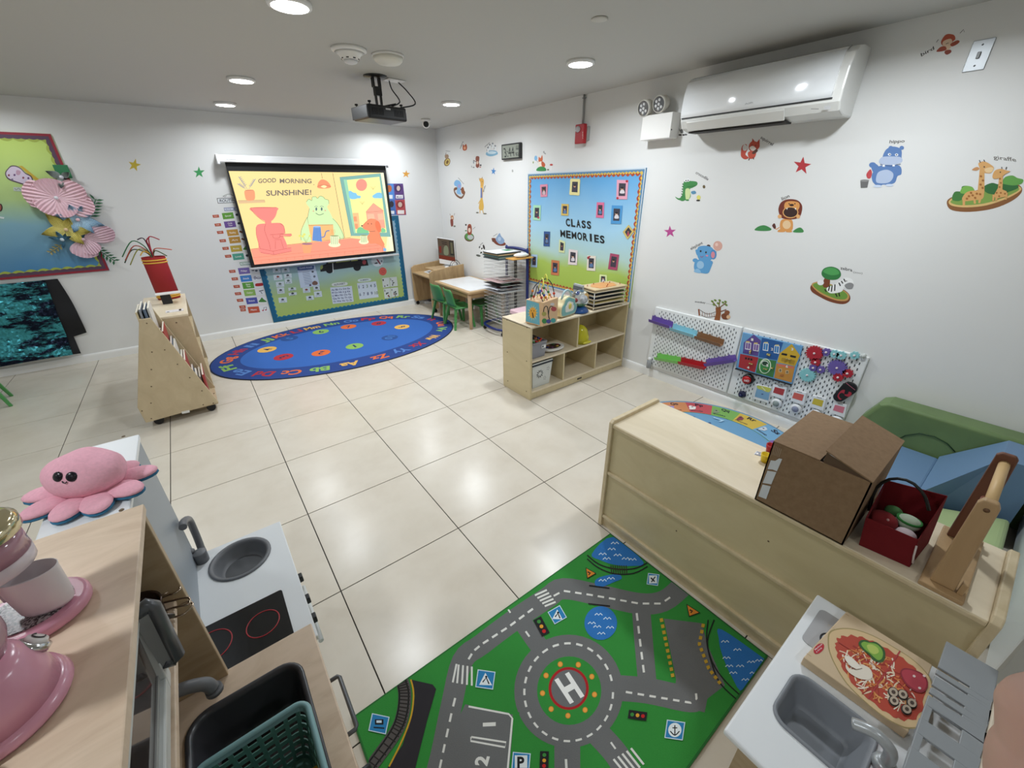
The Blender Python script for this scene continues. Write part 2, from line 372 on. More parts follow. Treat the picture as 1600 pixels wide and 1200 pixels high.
for q in ((-.13, -.1), (.13, -.1), (-.13, .1)):
    b = MB(Mx); b.lathe([(.004, .04), (.004, .056), (.012, .056), (.012, .066)], (q[0], q[1], 0), BLACK, 10); b.build('foot', t)
b = MB(Mx); b.box(-.065, -.05, .045, .065, .05, .056, BLACK); b.bar((.03, 0, .055), (.12, -.05, .075), .012, .01, BLACK)
b.box(-.02, -.012, .05, -.01, .012, .13, BLACK); b.box(.02, -.012, .05, .03, .012, .13, BLACK); b.box(-.02, -.02, .12, .03, .02, .175, BLACK); b.box(-.03, -.018, .17, -.02, .018, .235, BLACK); b.box(.022, -.018, .17, .032, .018, .235, BLACK); b.build('bracket', t, bevel=.002)
b = MB(); b.lathe([(.085, H-pc.z), (.085, H-pc.z-.006), (.05, H-pc.z-.014), (0, H-pc.z-.014)], pc, BLACK, 24); b.build('ceiling_plate', t)
b = MB(Mx); pz = H-pc.z
for off, mid in ((.13, .16), (.2, .3)):
    b.tube([(p.x, p.y, p.z) for p in spline([(off, .03, pz), (mid-.02, .02, pz-.06), (mid+.02, -.01, pz-.14), (off-.06, -.04, .05), (off-.06, -.05, .03)], 5, False)], .005, BLACK, 6)
b.build('cable', t)
b = MB(Mx); b.box(.09, -.035, pz-.008, .24, .06, pz-.001, WPLAS); b.build('cable_plate', t, bevel=.003)
# ================================================================ RIGHT WALL FITTINGS
t = thing('air_conditioner', 'long white wall-mounted split air conditioner with a glossy front panel', 'air conditioner', (0, -4.46, 1.98))
y0, y1 = -4.962, -4.02; ACW = mat('#f0f2f3', .14, spec=.5)
prof = [(0, 2.305), (-.10, 2.305), (-.17, 2.292), (-.208, 2.262), (-.228, 2.20), (-.236, 2.10), (-.232, 2.045), (-.205, 2.005), (-.13, 1.985), (0, 1.985)]
b = MB(); b.prism([(x, y0, z) for x, z in prof], (0, y1-y0, 0), mat('#e2e2de', .3)); b.build('body', t, bevel=.008)
b = MB(); pf = [(-.15, 2.303), (-.212, 2.272), (-.236, 2.20), (-.245, 2.10), (-.243, 2.066), (-.23, 2.066), (-.19, 2.29)]
b.prism([(x, y0+.045, z) for x, z in pf], (0, y1-y0-.05, 0), ACW, True); b.build('front_panel', t)
b = MB(); b.box(-.236, y0+.04, 2.058, -.2, y1-.01, 2.0665, mat('#3d3f41', .6)); b.build('panel_gap', t)
b = MB(); b.hexa([(-.238, y0+.27, 2.035), (-.238, y1-.05, 2.035), (-.232, y1-.05, 2.045), (-.232, y0+.27, 2.045)], [(-.205, y0+.27, 1.985), (-.205, y1-.05, 1.985), (-.198, y1-.05, 1.992), (-.198, y0+.27, 1.992)], mat('#dad9d4', .3)); b.build('louvre_flap', t, bevel=.003)
b = MB(); b.box(-.19, y0+.27, 1.976, -.1, y1-.05, 1.986, mat('#2e2c2a', .7)); b.build('outlet_slot', t)
ar = artx(1020, 60, 4.21, -.2372); ar.rect(1040, 462, 1092, 466, '#777777'); ar.build('badge', parent=t); ar = artx(1020, 60, 4.21, -.2372); ar.poly([(1125, 445), (1170, 440), (1170, 465), (1128, 470)], '#b5b5b5'); ar.build('display', parent=t)
ar = artx(1020, 60, 4.21, -.2455); ar.text('AIR', 605, 437, 662, 425, 10, '#b9bdbf'); ar.build('badge', parent=t)
# emergency light
t = thing('emergency_light', 'white emergency light box with twin round lamp heads', 'emergency light', (0, -3.72, 1.97))
b = MB(); b.box(-.105, -3.865, 1.972, 0, -3.60, 2.137, WPLAS); b.build('housing', t, bevel=.004)
HEADS = [(-.10, -3.61, 2.19), (-.10, -3.745, 2.2)]
for hx, hy, hz in HEADS:
    dR = Vector((-.9, .05, -.2)).normalized().to_track_quat('Z', 'Y').to_matrix()
    h = MB(); h.lathe([(.035, -.06), (.052, -.04), (.057, .0), (.057, .02), (.05, .022)], (hx, hy, hz), mat('#d9d6cd', .4), 24, R=dR, cap=False); h.lathe([(0, -.06), (.035, -.06)], (hx, hy, hz), mat('#d9d6cd', .4), 24, R=dR, cap=False); h = h.build('lamp_head', t)
    l = MB(); l.lathe([(.05, .018), (0, .018)], (hx, hy, hz), mat('#b4b5b6', .15, .6), 24, R=dR)
    for k in range(6):
        a = k*pi/3+.3; q = Vector((hx, hy, hz))+dR @ Vector((.028*cos(a)*(k > 0), .028*sin(a)*(k > 0), .02)); l.ell(q, (.011, .011, .006), mat('#f5f6f8', .1, .3), dR, 8, 6)
    l.build('reflector', h)
b = MB(); b.box(-.1, -3.868, 2.02, -.09, -3.864, 2.028, BLACK); b.build('test_switch', t)
# fire strobe
t = thing('fire_alarm_strobe', 'red fire alarm strobe on the wall under a metal conduit', 'fire alarm', (0, -2.86, 2.0))
RED = mat('#a81420', .3)
b = MB(); b.box(-.03, -2.955, 2.03, 0, -2.87, 2.14, mat('#a5a5a2', .5)); b.build('back_box', t, bevel=.003)
b = MB(); b.box(-.068, -2.945, 2.005, -.03, -2.83, 2.16, RED); b.build('housing', t, bevel=.006)
b = MB(); b.ell((-.07, -2.868, 2.12), (.018, .03, .026), mat('#e6eaec', .05, trans=.5), None, 14, 10); b.build('strobe_lens', t)
ar = artx(860, 130, 7.62, -.0685); ar.text('FIRE', 390, 660, 388, 575, 8, '#f0e6e0', up=(-1, 0)); ar.build('lettering', parent=t)
b = MB(); b.tube([(-.012, -2.868, 2.15), (-.012, -2.868, H)], .009, mat('#a9aaa8', .4, .5), 10); b.box(-.02, -2.885, H-.03, 0, -2.851, H-.022, STEEL); tag(b.build('conduit'), 'thin grey metal conduit running from ceiling to red strobe', 'conduit')
# clock
t = thing('wall_clock', 'black-framed digital wall clock reading 3:44', 'clock', (0, -1.8, 1.93))
b = MB(); b.box(-.035, -1.965, 1.933, 0, -1.622, 2.088, mat('#1c1d1f', .35)); b.build('frame', t, bevel=.006)
b = MB(); b.box(-.0365, -1.945, 1.948, -.034, -1.642, 2.073, mat('#8f9488', .3)); b.build('lcd_screen', t)
ar = artx(680, 190, 5.4545, -.037, g=.8)
ar.text('3:44', 592, 305, 678, 293, 82, '#26292a', bold=.0); ar.rect(688, 205, 712, 240, '#6a6f68'); ar.rect(690, 210, 710, 222, '#8f9488'); ar.text('82', 688, 292, 712, 288, 30, '#33363a'); ar.build('digits', parent=t)
# light switch
t = thing('light_switch', 'brushed steel light switch plate with a grey toggle', 'light switch', (0, -5.4, 2.12))
b = MB(); b.box(-.006, -5.438, 2.125, 0, -5.364, 2.245, mat('#a4a8ab', .35, .3)); b.build('plate', t, bevel=.002)
b = MB(); b.box(-.016, -5.407, 2.172, -.005, -5.395, 2.198, mat('#8f9295', .4)); b.build('toggle', t, bevel=.002)
for z in (2.145, 2.225): b = MB(); b.lathe([(.004, .006), (.003, .008), (0, .008)], (0, -5.401, z), mat('#5e6163', .4), 8, R=Matrix.Rotation(-pi/2, 3, 'Y')); b.build('screw', t)
# floor-level outlet behind pegboard is hidden; small wall hook under the clock
b = MB(); p = onx(801, 267); b.box(-.01, p.y-.008, p.z-.012, 0, p.y+.008, p.z+.012, mat('#c5c5c3', .4)); tag(b.build('wall_hook', bevel=.002), 'tiny grey adhesive hook on the wall under the clock', 'hook')
# ================================================================ WALL STICKERS (right wall)
def V1(): return artx(1020, 200, 3.87)
def V2(): return artx(1330, 30, 3.87)
def V3(): return artx(680, 190, 5.4545)
K = '#2a2422'
a = V2(); a.text('bird', 424, 226, 503, 182, 20, K, up=(-.25, -1))
a.blob([(575, 92), (620, 95), (630, 120), (615, 135), (605, 160), (575, 170), (548, 155), (545, 130)], '#b4523a'); a.blob([(556, 135), (600, 118), (612, 140), (600, 175), (570, 190), (555, 165)], '#e0c3a8')
a.blob([(600, 150), (640, 128), (656, 135), (640, 152), (610, 165)], '#9b4630'); a.blob([(570, 165), (540, 168), (515, 195), (545, 195), (575, 185)], '#9b4630'); a.blob([(570, 190), (600, 185), (605, 200), (580, 215), (565, 205)], '#8a3c2a')
a.line([(515, 140), (528, 122)], 3, K); a.line([(658, 85), (680, 62), (684, 78)], 3, K); a.line([(572, 150), (590, 143)], 3, K)
a.build('bird_sticker', 'wall sticker of a red singing bird with the word bird', 'sticker')
a = V2(); a.text('hippo', 230, 750, 322, 745, 20, K, up=(.2, -1)); B1, B2 = '#5b7fb6', '#a9bbda'
a.ell(168, 980, 34, 28, B1); a.ell(222, 980, 30, 26, B1); a.blob([(140, 915), (180, 885), (290, 885), (304, 935), (280, 950), (262, 990), (210, 1000), (140, 995), (124, 950)], B1); a.ell(130, 882, 22, 17, B1); a.blob([(120, 880), (150, 875), (170, 900), (150, 930), (130, 920)], B1)
a.blob([(150, 965), (165, 925), (215, 910), (253, 930), (250, 965), (220, 990), (160, 990)], '#b5c4de'); a.blob([(190, 835), (210, 790), (250, 770), (300, 785), (305, 830), (295, 870), (200, 870)], B1)
a.ell(240, 778, 14, 12, B1); a.ell(306, 778, 14, 12, B1); a.blob([(170, 870), (185, 835), (240, 830), (300, 835), (305, 865), (240, 882)], '#b6c3dc'); a.line([(175, 878), (240, 888), (300, 876)], 4, '#3f5a88'); a.ell(232, 818, 10, 8, '#e9eef7'); a.ell(275, 820, 10, 8, '#e9eef7'); a.ell(234, 818, 4, 4, K); a.ell(274, 820, 4, 4, K)
a.rect(190, 880, 204, 892, '#f5f5f5'); a.rect(250, 880, 264, 890, '#f5f5f5'); a.blob([(118, 908), (126, 930), (118, 960), (100, 962), (92, 940), (104, 918)], '#c2474c'); a.poly([(56, 980), (108, 972), (98, 1018), (58, 1020)], '#6b6b6b'); a.ell(82, 976, 27, 7, '#8b8b8b'); a.ell(160, 1010, 26, 8, '#cdd9ec'); a.ell(232, 1004, 24, 8, '#cdd9ec')
a.build('hippo_sticker', 'wall sticker of a blue hippo holding a red fan above a grey bucket', 'sticker')
a = V2(); a.text('giraffe', 862, 845, 1000, 862, 26, '#6b6660', up=(-.3, -1))
a.blob([(578, 1115), (600, 1080), (700, 1050), (850, 1010), (960, 990), (1025, 1010), (1028, 1050), (970, 1100), (860, 1145), (720, 1165), (610, 1155)], '#8a5a30'); a.blob([(590, 1100), (640, 1070), (800, 1030), (960, 1000), (1022, 1015), (1020, 1040), (940, 1085), (820, 1125), (700, 1138), (610, 1128)], '#dcb877'); a.blob([(602, 1100), (660, 1070), (820, 1035), (960, 1008), (1010, 1018), (1005, 1040), (920, 1080), (800, 1115), (680, 1125), (620, 1118)], '#7fa04a')
a.blob([(610, 1090), (625, 1045), (665, 1040), (670, 1012), (705, 1008), (738, 1020), (745, 1060), (690, 1080), (650, 1100)], '#3f7a38'); a.blob([(660, 1050), (672, 1018), (705, 1008), (738, 1020), (740, 1045), (700, 1055)], '#7ab24e'); a.blob([(820, 1050), (800, 1015), (850, 990), (900, 1000), (960, 985), (1000, 1000), (1010, 1020), (950, 1045), (880, 1060)], '#2f6b36'); a.blob([(915, 990), (930, 955), (975, 945), (1005, 960), (1040, 970), (1030, 995), (985, 1005), (940, 1000)], '#64a24c')
T1, T2 = '#d9a565', '#a2662e'
a.poly([(765, 1035), (778, 900), (806, 925), (806, 1040), (800, 1075), (770, 1085)], T1); a.blob([(670, 1085), (700, 1045), (760, 1035), (800, 1040), (795, 1085), (740, 1095), (690, 1100)], T1); a.poly([(673, 1085), (690, 1085), (688, 1128), (674, 1126)], T1); a.poly([(738, 1085), (752, 1085), (755, 1115), (742, 1116)], T1); a.poly([(772, 1080), (790, 1080), (780, 1112), (768, 1112)], T1)
a.blob([(775, 895), (770, 870), (805, 860), (845, 880), (863, 900), (845, 930), (810, 930), (785, 920)], T1); a.blob([(730, 910), (760, 893), (776, 905), (755, 916)], '#c78f5a'); a.line([(782, 868), (775, 852)], 5, K); a.line([(808, 862), (802, 850)], 5, K); a.ell(805, 893, 4, 5, K); a.blob([(808, 905), (845, 895), (862, 905), (845, 928), (815, 925)], '#e8c898')
for q in ((785, 950), (797, 975), (783, 1000), (795, 1020), (760, 1055), (735, 1065), (712, 1070), (780, 1058), (700, 1085), (750, 1080), (725, 1050)): a.ell(q[0], q[1], 8, 7, T2, 20, 6)
a.poly([(888, 1020), (895, 945), (918, 950), (915, 1030), (940, 1040), (945, 1070), (880, 1085), (860, 1070)], T1); a.blob([(855, 945), (870, 915), (905, 905), (940, 915), (962, 920), (935, 935), (915, 950), (880, 965), (858, 962)], T1); a.poly([(855, 1060), (868, 1060), (864, 1098), (854, 1098)], T1); a.poly([(935, 1050), (948, 1050), (940, 1092), (930, 1090)], T1); a.poly([(872, 1075), (886, 1075), (882, 1098), (872, 1098)], T1); a.line([(912, 905), (910, 893)], 5, K); a.line([(935, 908), (940, 893)], 5, K); a.ell(902, 925, 4, 4, K)
for q in ((900, 965), (905, 990), (898, 1015), (880, 1050), (905, 1050), (930, 1055), (895, 1070)): a.ell(q[0], q[1], 6, 6, T2, 0, 6)
a.build('giraffe_sticker', 'wall sticker of two spotted giraffes on an oval patch of grass', 'sticker')
a = V1(); a.text('squirrel', 650, 62, 722, 108, 20, K, up=(.7, -1))
a.blob([(532, 160), (540, 110), (565, 98), (572, 130), (560, 160), (580, 180), (560, 190), (540, 180)], '#bf4a38'); a.blob([(543, 118), (555, 98), (572, 115), (565, 135), (548, 135)], '#dedad6'); a.blob([(580, 110), (600, 80), (640, 90), (645, 115), (620, 140), (590, 140)], '#c4503a'); a.poly([(600, 85), (602, 62), (618, 82)], '#b8412e'); a.poly([(628, 88), (646, 66), (646, 100)], '#b8412e'); a.blob([(585, 120), (605, 108), (625, 125), (605, 140)], '#efe3da'); a.blob([(575, 150), (600, 138), (625, 145), (615, 180), (585, 185)], '#c4503a'); a.blob([(600, 150), (625, 128), (635, 140), (612, 158)], '#5a3226'); a.line([(585, 183), (580, 196)], 6, '#5a2a22'); a.line([(608, 178), (610, 190)], 6, '#5a2a22'); a.ell(600, 103, 3, 3, K); a.ell(622, 106, 3, 3, K)
a.build('squirrel_sticker', 'wall sticker of a red squirrel under the air conditioner', 'sticker')
for nm, x, y, r, c, ang, lab in (('V1', 903, 228, 56, '#b8333a', 8, 'large red star sticker between squirrel and hippo'), ('V1', 104, 628, 38, '#b8488e', -2, 'magenta star sticker left of the blue elephant'), ('V3', 497, 424, 33, '#3f83c4', 5, 'small blue star sticker under the clock')):
    a = globals()[nm](); a.poly([(x+(r if i % 2 == 0 else r*.4)*sin(radians(ang)+i*pi/5)*(1 if nm == 'V1' else .7), y-(r if i % 2 == 0 else r*.4)*cos(radians(ang)+i*pi/5)) for i in range(10)], c); a.build('star_sticker', lab, 'sticker')
a = V1(); a.text('lion', 782, 438, 828, 418, 20, K, up=(-.35, -1)); GR = '#3f8a4a'
a.blob([(615, 615), (640, 595), (672, 588), (700, 598), (718, 612), (700, 622), (640, 622)], GR); a.blob([(848, 625), (870, 608), (893, 602), (912, 620), (905, 632), (860, 632)], GR); a.line([(765, 600), (748, 612), (735, 600)], 5, '#d6904a', sm=True); a.blob([(722, 590), (736, 576), (745, 600), (735, 610)], '#5a2a22')
a.blob([(775, 560), (800, 550), (840, 555), (848, 590), (838, 620), (780, 620), (768, 595)], '#dd9a55'); a.ell(810, 585, 25, 26, '#e9c79a'); a.blob([(755, 622), (770, 612), (800, 622), (795, 629), (760, 629)], '#dd9a55'); a.blob([(805, 624), (820, 614), (842, 622), (838, 630), (810, 630)], '#dd9a55')
a.blob([(765, 520), (760, 490), (772, 455), (800, 435), (840, 430), (880, 440), (903, 470), (900, 510), (885, 540), (850, 552), (800, 550), (775, 540)], '#74301f'); a.blob([(795, 470), (805, 448), (840, 442), (880, 450), (888, 475), (870, 500), (815, 500), (800, 490)], '#dd9a55'); a.ell(833, 510, 48, 36, '#e0a868'); a.ell(833, 510, 42, 30, '#38201d'); a.ell(840, 466, 14, 7, '#38201d'); a.ell(825, 458, 4, 4, K); a.ell(860, 458, 4, 4, K); a.poly([(808, 484), (816, 484), (812, 496)], '#ffffff'); a.poly([(858, 484), (868, 484), (864, 496)], '#ffffff'); a.ell(768, 535, 12, 12, '#e6ae72'); a.ell(880, 535, 12, 12, '#e6ae72')
a.build('lion_sticker', 'wall sticker of a roaring lion between two small bushes', 'sticker')
a = V1(); a.text('zebra', 1135, 855, 1207, 868, 20, K, up=(-.1, -1)); a.text('(zoo)', 1212, 876, 1268, 884, 12, '#9a9a98')
a.blob([(955, 955), (990, 930), (1060, 940), (1150, 975), (1190, 1010), (1190, 1045), (1150, 1065), (1070, 1050), (990, 1010), (958, 985)], '#7a3f22'); a.blob([(960, 948), (1000, 930), (1080, 945), (1160, 985), (1188, 1015), (1170, 1045), (1100, 1040), (1010, 1000)], '#c99a5a'); a.blob([(968, 950), (1005, 936), (1080, 950), (1155, 988), (1178, 1015), (1160, 1036), (1100, 1030), (1015, 992)], '#6f9a3e')
a.blob([(1030, 960), (1038, 910), (1070, 910), (1065, 960)], '#7a3f22'); a.blob([(1020, 880), (1035, 850), (1080, 838), (1125, 855), (1138, 890), (1115, 915), (1070, 918), (1035, 905)], '#2f7a3e'); a.blob([(1030, 868), (1060, 845), (1105, 850), (1128, 880), (1080, 890)], '#4ea055'); a.ell(1015, 935, 20, 16, '#eeeeee'); a.blob([(1055, 965), (1100, 945), (1140, 920), (1165, 905), (1190, 915), (1160, 955), (1140, 990), (1080, 1000), (1055, 985)], '#f2f2f0'); a.blob([(1150, 935), (1165, 905), (1205, 915), (1215, 950), (1195, 972), (1160, 965)], '#f2f2f0'); a.blob([(1160, 950), (1190, 935), (1214, 945), (1205, 970), (1175, 972)], '#8f8f8f')
for x0, y0, x1, y1 in ((1070, 955, 1062, 985), (1085, 952, 1080, 990), (1102, 945, 1100, 985), (1125, 935, 1135, 955), (1140, 925, 1150, 940), (1155, 912, 1165, 930), (1105, 1000, 1115, 1020), (1125, 995, 1130, 1018), (1040, 975, 1050, 990)): a.line([(x0, y0), (x1, y1)], 7, '#1f1c1c')
a.ell(1172, 925, 3, 3, K)
a.build('zebra_sticker', 'wall sticker of a zebra under a round green tree on an oval island', 'sticker')
a = V1(); a.text('elephant', 232, 738, 304, 700, 18, K, up=(-.5, -1)); E1 = '#5f9fd0'
a.line([(385, 745), (375, 790)], 3, '#888888'); a.ell(393, 713, 28, 30, '#d9a798'); a.ell(386, 705, 9, 10, '#ecc9bc'); a.ell(337, 715, 12, 10, '#4a2a22'); a.blob([(268, 760), (275, 720), (320, 712), (360, 725), (370, 760), (350, 800), (310, 805), (280, 795)], E1); a.blob([(268, 770), (258, 740), (268, 735), (280, 755)], E1); a.ell(366, 765, 20, 30, '#4c8cc2'); a.ell(364, 767, 12, 20, '#d98a98'); a.blob([(255, 810), (280, 795), (340, 800), (362, 810), (350, 850), (330, 880), (270, 870), (250, 850)], E1); a.ell(257, 800, 16, 12, E1); a.ell(350, 815, 14, 12, E1); a.ell(288, 828, 22, 24, '#9cc4e2'); a.blob([(250, 862), (270, 850), (290, 865), (285, 878), (255, 872)], '#8fbfe2'); a.ell(290, 745, 5, 6, K); a.ell(322, 752, 5, 6, K); a.ell(328, 772, 8, 5, '#d98aa8'); a.line([(288, 775), (297, 783), (305, 775)], 3, '#b0305a')
a.build('elephant_sticker', 'wall sticker of a standing blue elephant holding a peach balloon', 'sticker')
a = V1(); a.text('crocodile', 258, 275, 332, 318, 18, K, up=(.6, -1)); CG = '#3f8a48'
a.blob([(135, 415), (160, 425), (180, 400), (185, 340), (195, 318), (225, 320), (265, 325), (268, 345), (240, 362), (225, 370), (230, 410), (215, 432), (175, 438), (150, 432)], CG); a.blob([(198, 372), (222, 368), (228, 400), (218, 430), (200, 430)], '#cfdca0')
for k in range(6): a.poly([(186-k*1.5, 335+k*15), (176-k*1.5, 338+k*15), (185-k*1.5, 346+k*15)], '#2c6a38')
a.ell(200, 318, 9, 9, '#f2f2f2'); a.ell(214, 316, 9, 9, '#f2f2f2'); a.ell(201, 318, 4, 4, K); a.ell(214, 317, 4, 4, K); a.ell(180, 437, 12, 5, CG); a.ell(210, 436, 10, 5, CG); a.line([(205, 355), (262, 350)], 2, '#24542c'); a.blob([(232, 385), (255, 380), (262, 395), (240, 400)], '#5a8fb0'); a.ell(310, 355, 8, 10, '#6a5a3a'); a.ell(278, 420, 12, 14, '#e0d870'); a.ell(275, 438, 12, 5, K)
a.build('crocodile_sticker', 'wall sticker of a green crocodile with a flower', 'sticker')
a = V1(); a.text('monkey', 255, 1055, 318, 1062, 12, K); a.line([(320, 1060), (365, 1068)], 1.5, '#999999')
a.line([(278, 1095), (282, 1135)], 9, '#8a4a26'); a.line([(285, 1100), (330, 1125), (380, 1112)], 3, K, sm=True); a.line([(290, 1130), (330, 1145), (380, 1138)], 3, K, sm=True)
for k in range(6): a.line([(300+k*14, 1112+k*2), (302+k*14, 1138+k)], 2.5, '#8a4a26')
a.poly([(372, 1160), (382, 1120), (380, 1085), (412, 1082), (412, 1125), (406, 1163)], '#8c5028'); a.line([(395, 1090), (370, 1060), (360, 1050)], 6, '#7a5a2a'); a.line([(400, 1085), (405, 1045)], 6, '#7a5a2a'); a.line([(405, 1085), (440, 1060), (445, 1048)], 6, '#7a5a2a')
for q in ((360, 1048), (378, 1042), (405, 1042), (425, 1055), (440, 1050), (445, 1070), (370, 1068), (395, 1060)): a.ell(q[0], q[1], 9, 6, '#6f8a3a', 30, 8)
a.blob([(415, 1130), (440, 1118), (462, 1130), (458, 1155), (425, 1155)], '#7a4326'); a.ell(450, 1115, 16, 13, '#8a5030'); a.ell(458, 1142, 12, 12, '#e0b890'); a.line([(410, 1110), (445, 1098)], 6, '#7a4326')
a.build('monkey_sticker', 'wall sticker of a monkey beside a tree and rope bridge above the pegboard', 'sticker')
a = V1(); a.blob([(165, 12), (178, 8), (184, 28), (170, 32)], '#77787a'); a.ell(166, 42, 10, 5, K); a.ell(186, 42, 8, 5, K); a.ell(200, 40, 9, 5, '#555555'); a.line([(160, 5), (164, 20)], 3, K); a.build('cat_sticker', 'tiny grey sticker half hidden beside the air conditioner corner', 'sticker')
a = V3(); a.text('fox', 918, 262, 940, 282, 16, K, up=(.6, -1)); a.ell(858, 312, 13, 22, '#7fb4dc'); a.line([(862, 330), (880, 350)], 2, K); a.blob([(880, 330), (884, 300), (898, 312), (912, 285), (916, 330), (900, 350), (885, 345)], '#d0663a'); a.blob([(878, 350), (905, 340), (918, 362), (908, 392), (885, 388)], '#f0e0d0'); a.blob([(905, 350), (918, 340), (938, 365), (930, 388), (912, 385)], '#c4562e'); a.blob([(866, 420), (872, 395), (905, 382), (940, 395), (942, 420)], '#2f8a45'); a.line([(990, 380), (985, 415)], 6, '#f0f0f0'); a.ell(990, 368, 14, 8, '#c04038'); a.ell(962, 410, 9, 6, '#556633'); a.ell(836, 348, 5, 10, '#8a9a5a')
a.build('fox_sticker', 'wall sticker of an orange fox with a blue balloon above the class board', 'sticker')
a = V3(); a.text('penguins', 425, 218, 465, 182, 10, K, up=(-.5, -1)); a.blob([(432, 272), (450, 250), (480, 245), (520, 250), (534, 275), (505, 290), (470, 296), (440, 288)], '#7fb0cc'); a.blob([(445, 262), (480, 252), (522, 262), (500, 275), (460, 275)], '#c9dde8')
for x, y in ((465, 215), (490, 205), (512, 225), (450, 240)): a.ell(x, y, 9, 24, '#e6eaec'); a.ell(x, y-18, 7, 8, '#8a9096'); a.line([(x-8, y-5), (x-10, y+12)], 2.5, K)
a.build('penguin_sticker', 'wall sticker of white penguins on blue ice left of the clock', 'sticker')
a = V3(); a.blob([(344, 320), (350, 296), (374, 298), (376, 325), (372, 345), (378, 375), (362, 395), (346, 380), (350, 345)], '#8a4632'); a.ell(360, 350, 8, 14, '#e6c8b0'); a.line([(352, 345), (325, 328)], 5, '#6a3626'); a.ell(328, 345, 6, 14, '#9aa0a8'); a.line([(310, 375), (312, 392)], 3, K); a.ell(328, 390, 8, 5, '#777777'); a.ell(388, 372, 7, 8, '#3a3030'); a.ell(384, 388, 8, 4, '#b03a30'); a.build('bear_sticker', 'wall sticker of a brown bear above the tall giraffe', 'sticker')
a = V3(); a.text('hedgehog', 216, 232, 240, 170, 10, K, up=(-1, -.4)); a.blob([(234, 215), (238, 192), (248, 205), (262, 190), (272, 215), (268, 240), (250, 248), (236, 240)], '#b85a34'); a.ell(252, 225, 9, 14, '#e6a880'); a.build('hen_sticker', 'small orange-brown creature sticker highest in the far corner', 'sticker')
a = V3(); a.line([(90, 250), (128, 254)], 3, '#666666'); a.ell(102, 345, 26, 36, '#8a6a30', 20); a.ell(104, 345, 19, 28, '#d8c070', 20); a.ell(104, 345, 10, 17, '#7a5a2a', 20); a.blob([(85, 310), (84, 285), (108, 280), (116, 300), (104, 318)], '#a88a70'); a.line([(88, 285), (94, 265)], 4, '#8a7060'); a.build('koala_sticker', 'wall sticker of a small animal on a tan ring at the far left', 'sticker')
a = V3(); a.line([(196, 478), (244, 532)], 3, '#666666'); a.blob([(160, 570), (190, 560), (250, 590), (252, 620), (225, 658), (185, 640), (162, 605)], '#7a4f34'); a.blob([(168, 590), (200, 580), (245, 600), (225, 640), (190, 625)], '#cfd6da'); a.blob([(162, 520), (180, 498), (210, 508), (222, 540), (215, 590), (220, 620), (185, 610), (188, 560), (165, 545)], '#7fb4e0'); a.ell(205, 550, 12, 16, '#a8a0d0'); a.blob([(222, 570), (238, 558), (248, 590), (240, 620), (225, 605)], '#8a5030'); a.build('boat_elephant_sticker', 'wall sticker of a blue elephant sitting in a small brown boat', 'sticker')
a = V3(); a.poly([(386, 540), (412, 540), (404, 660), (388, 655)], '#e8b860'); a.poly([(388, 565), (400, 565), (402, 650), (386, 650)], '#6a7ab0'); a.blob([(376, 500), (385, 482), (405, 485), (415, 505), (410, 545), (390, 550), (385, 515)], '#dda850'); a.line([(378, 495), (376, 480)], 4, '#9a6a2a'); a.line([(400, 485), (402, 472)], 4, '#9a6a2a'); a.text('giraffe', 412, 600, 432, 545, 10, K, up=(-1, -.3)); a.blob([(384, 670), (390, 652), (404, 660), (414, 720), (408, 752), (385, 755), (372, 735)], '#dcb050'); a.line([(385, 670), (368, 700)], 6, '#dcb050'); a.line([(382, 750), (382, 782)], 6, '#dcb050'); a.line([(404, 750), (412, 784)], 6, '#dcb050'); a.ell(360, 776, 12, 6, '#6a6a5a'); a.ell(424, 785, 16, 6, '#7a7a6a'); a.ell(402, 512, 3, 3, K)
a.build('tall_giraffe_sticker', 'wall sticker of one tall yellow giraffe wearing a blue scarf', 'sticker')
a = V3(); a.line([(130, 800), (125, 785)], 3, '#7a5a40'); a.line([(162, 800), (165, 780)], 3, '#7a5a40'); a.blob([(132, 805), (152, 800), (158, 830), (148, 842), (134, 830)], '#c08a60'); a.blob([(130, 835), (152, 838), (154, 880), (148, 892), (135, 890)], '#8a4030'); a.ell(165, 892, 10, 7, '#777766'); a.ell(146, 822, 7, 6, '#f0e0d0'); a.build('deer_sticker', 'small wall sticker of a deer with antlers above the computer', 'sticker')
a = V3(); a.ell(290, 985, 42, 38, '#6a4a30', 15); a.ell(290, 980, 36, 32, '#5a9a50', 15); a.ell(300, 985, 26, 20, '#c0c8c8', 15); a.blob([(274, 920), (280, 880), (302, 875), (312, 905), (310, 955), (290, 968), (276, 955)], '#9a4a30'); a.ell(292, 925, 11, 20, '#e8d0c0'); a.ell(290, 900, 8, 7, '#602a20'); a.ell(262, 880, 7, 8, K); a.line([(320, 918), (342, 898)], 2.5, '#444444'); a.ell(262, 930, 8, 5, '#3a7a40'); a.build('garden_bear_sticker', 'wall sticker of a brown animal on a round green lawn above the monitor', 'sticker')
a = V3(); a.line([(495, 978), (530, 955)], 3, '#555555'); a.blob([(480, 1000), (500, 992), (540, 1005), (598, 1035), (592, 1055), (550, 1058), (510, 1040)], '#7a3a26'); a.blob([(515, 1005), (530, 975), (550, 950), (562, 975), (590, 1010), (580, 1038), (545, 1042)], '#8aa6c8'); a.ell(548, 1000, 14, 18, '#b0c4dc'); a.ell(496, 1012, 12, 14, '#6a4030'); a.build('whale_sticker', 'wall sticker of a grey-blue animal riding a brown boat above the drying rack', 'sticker')
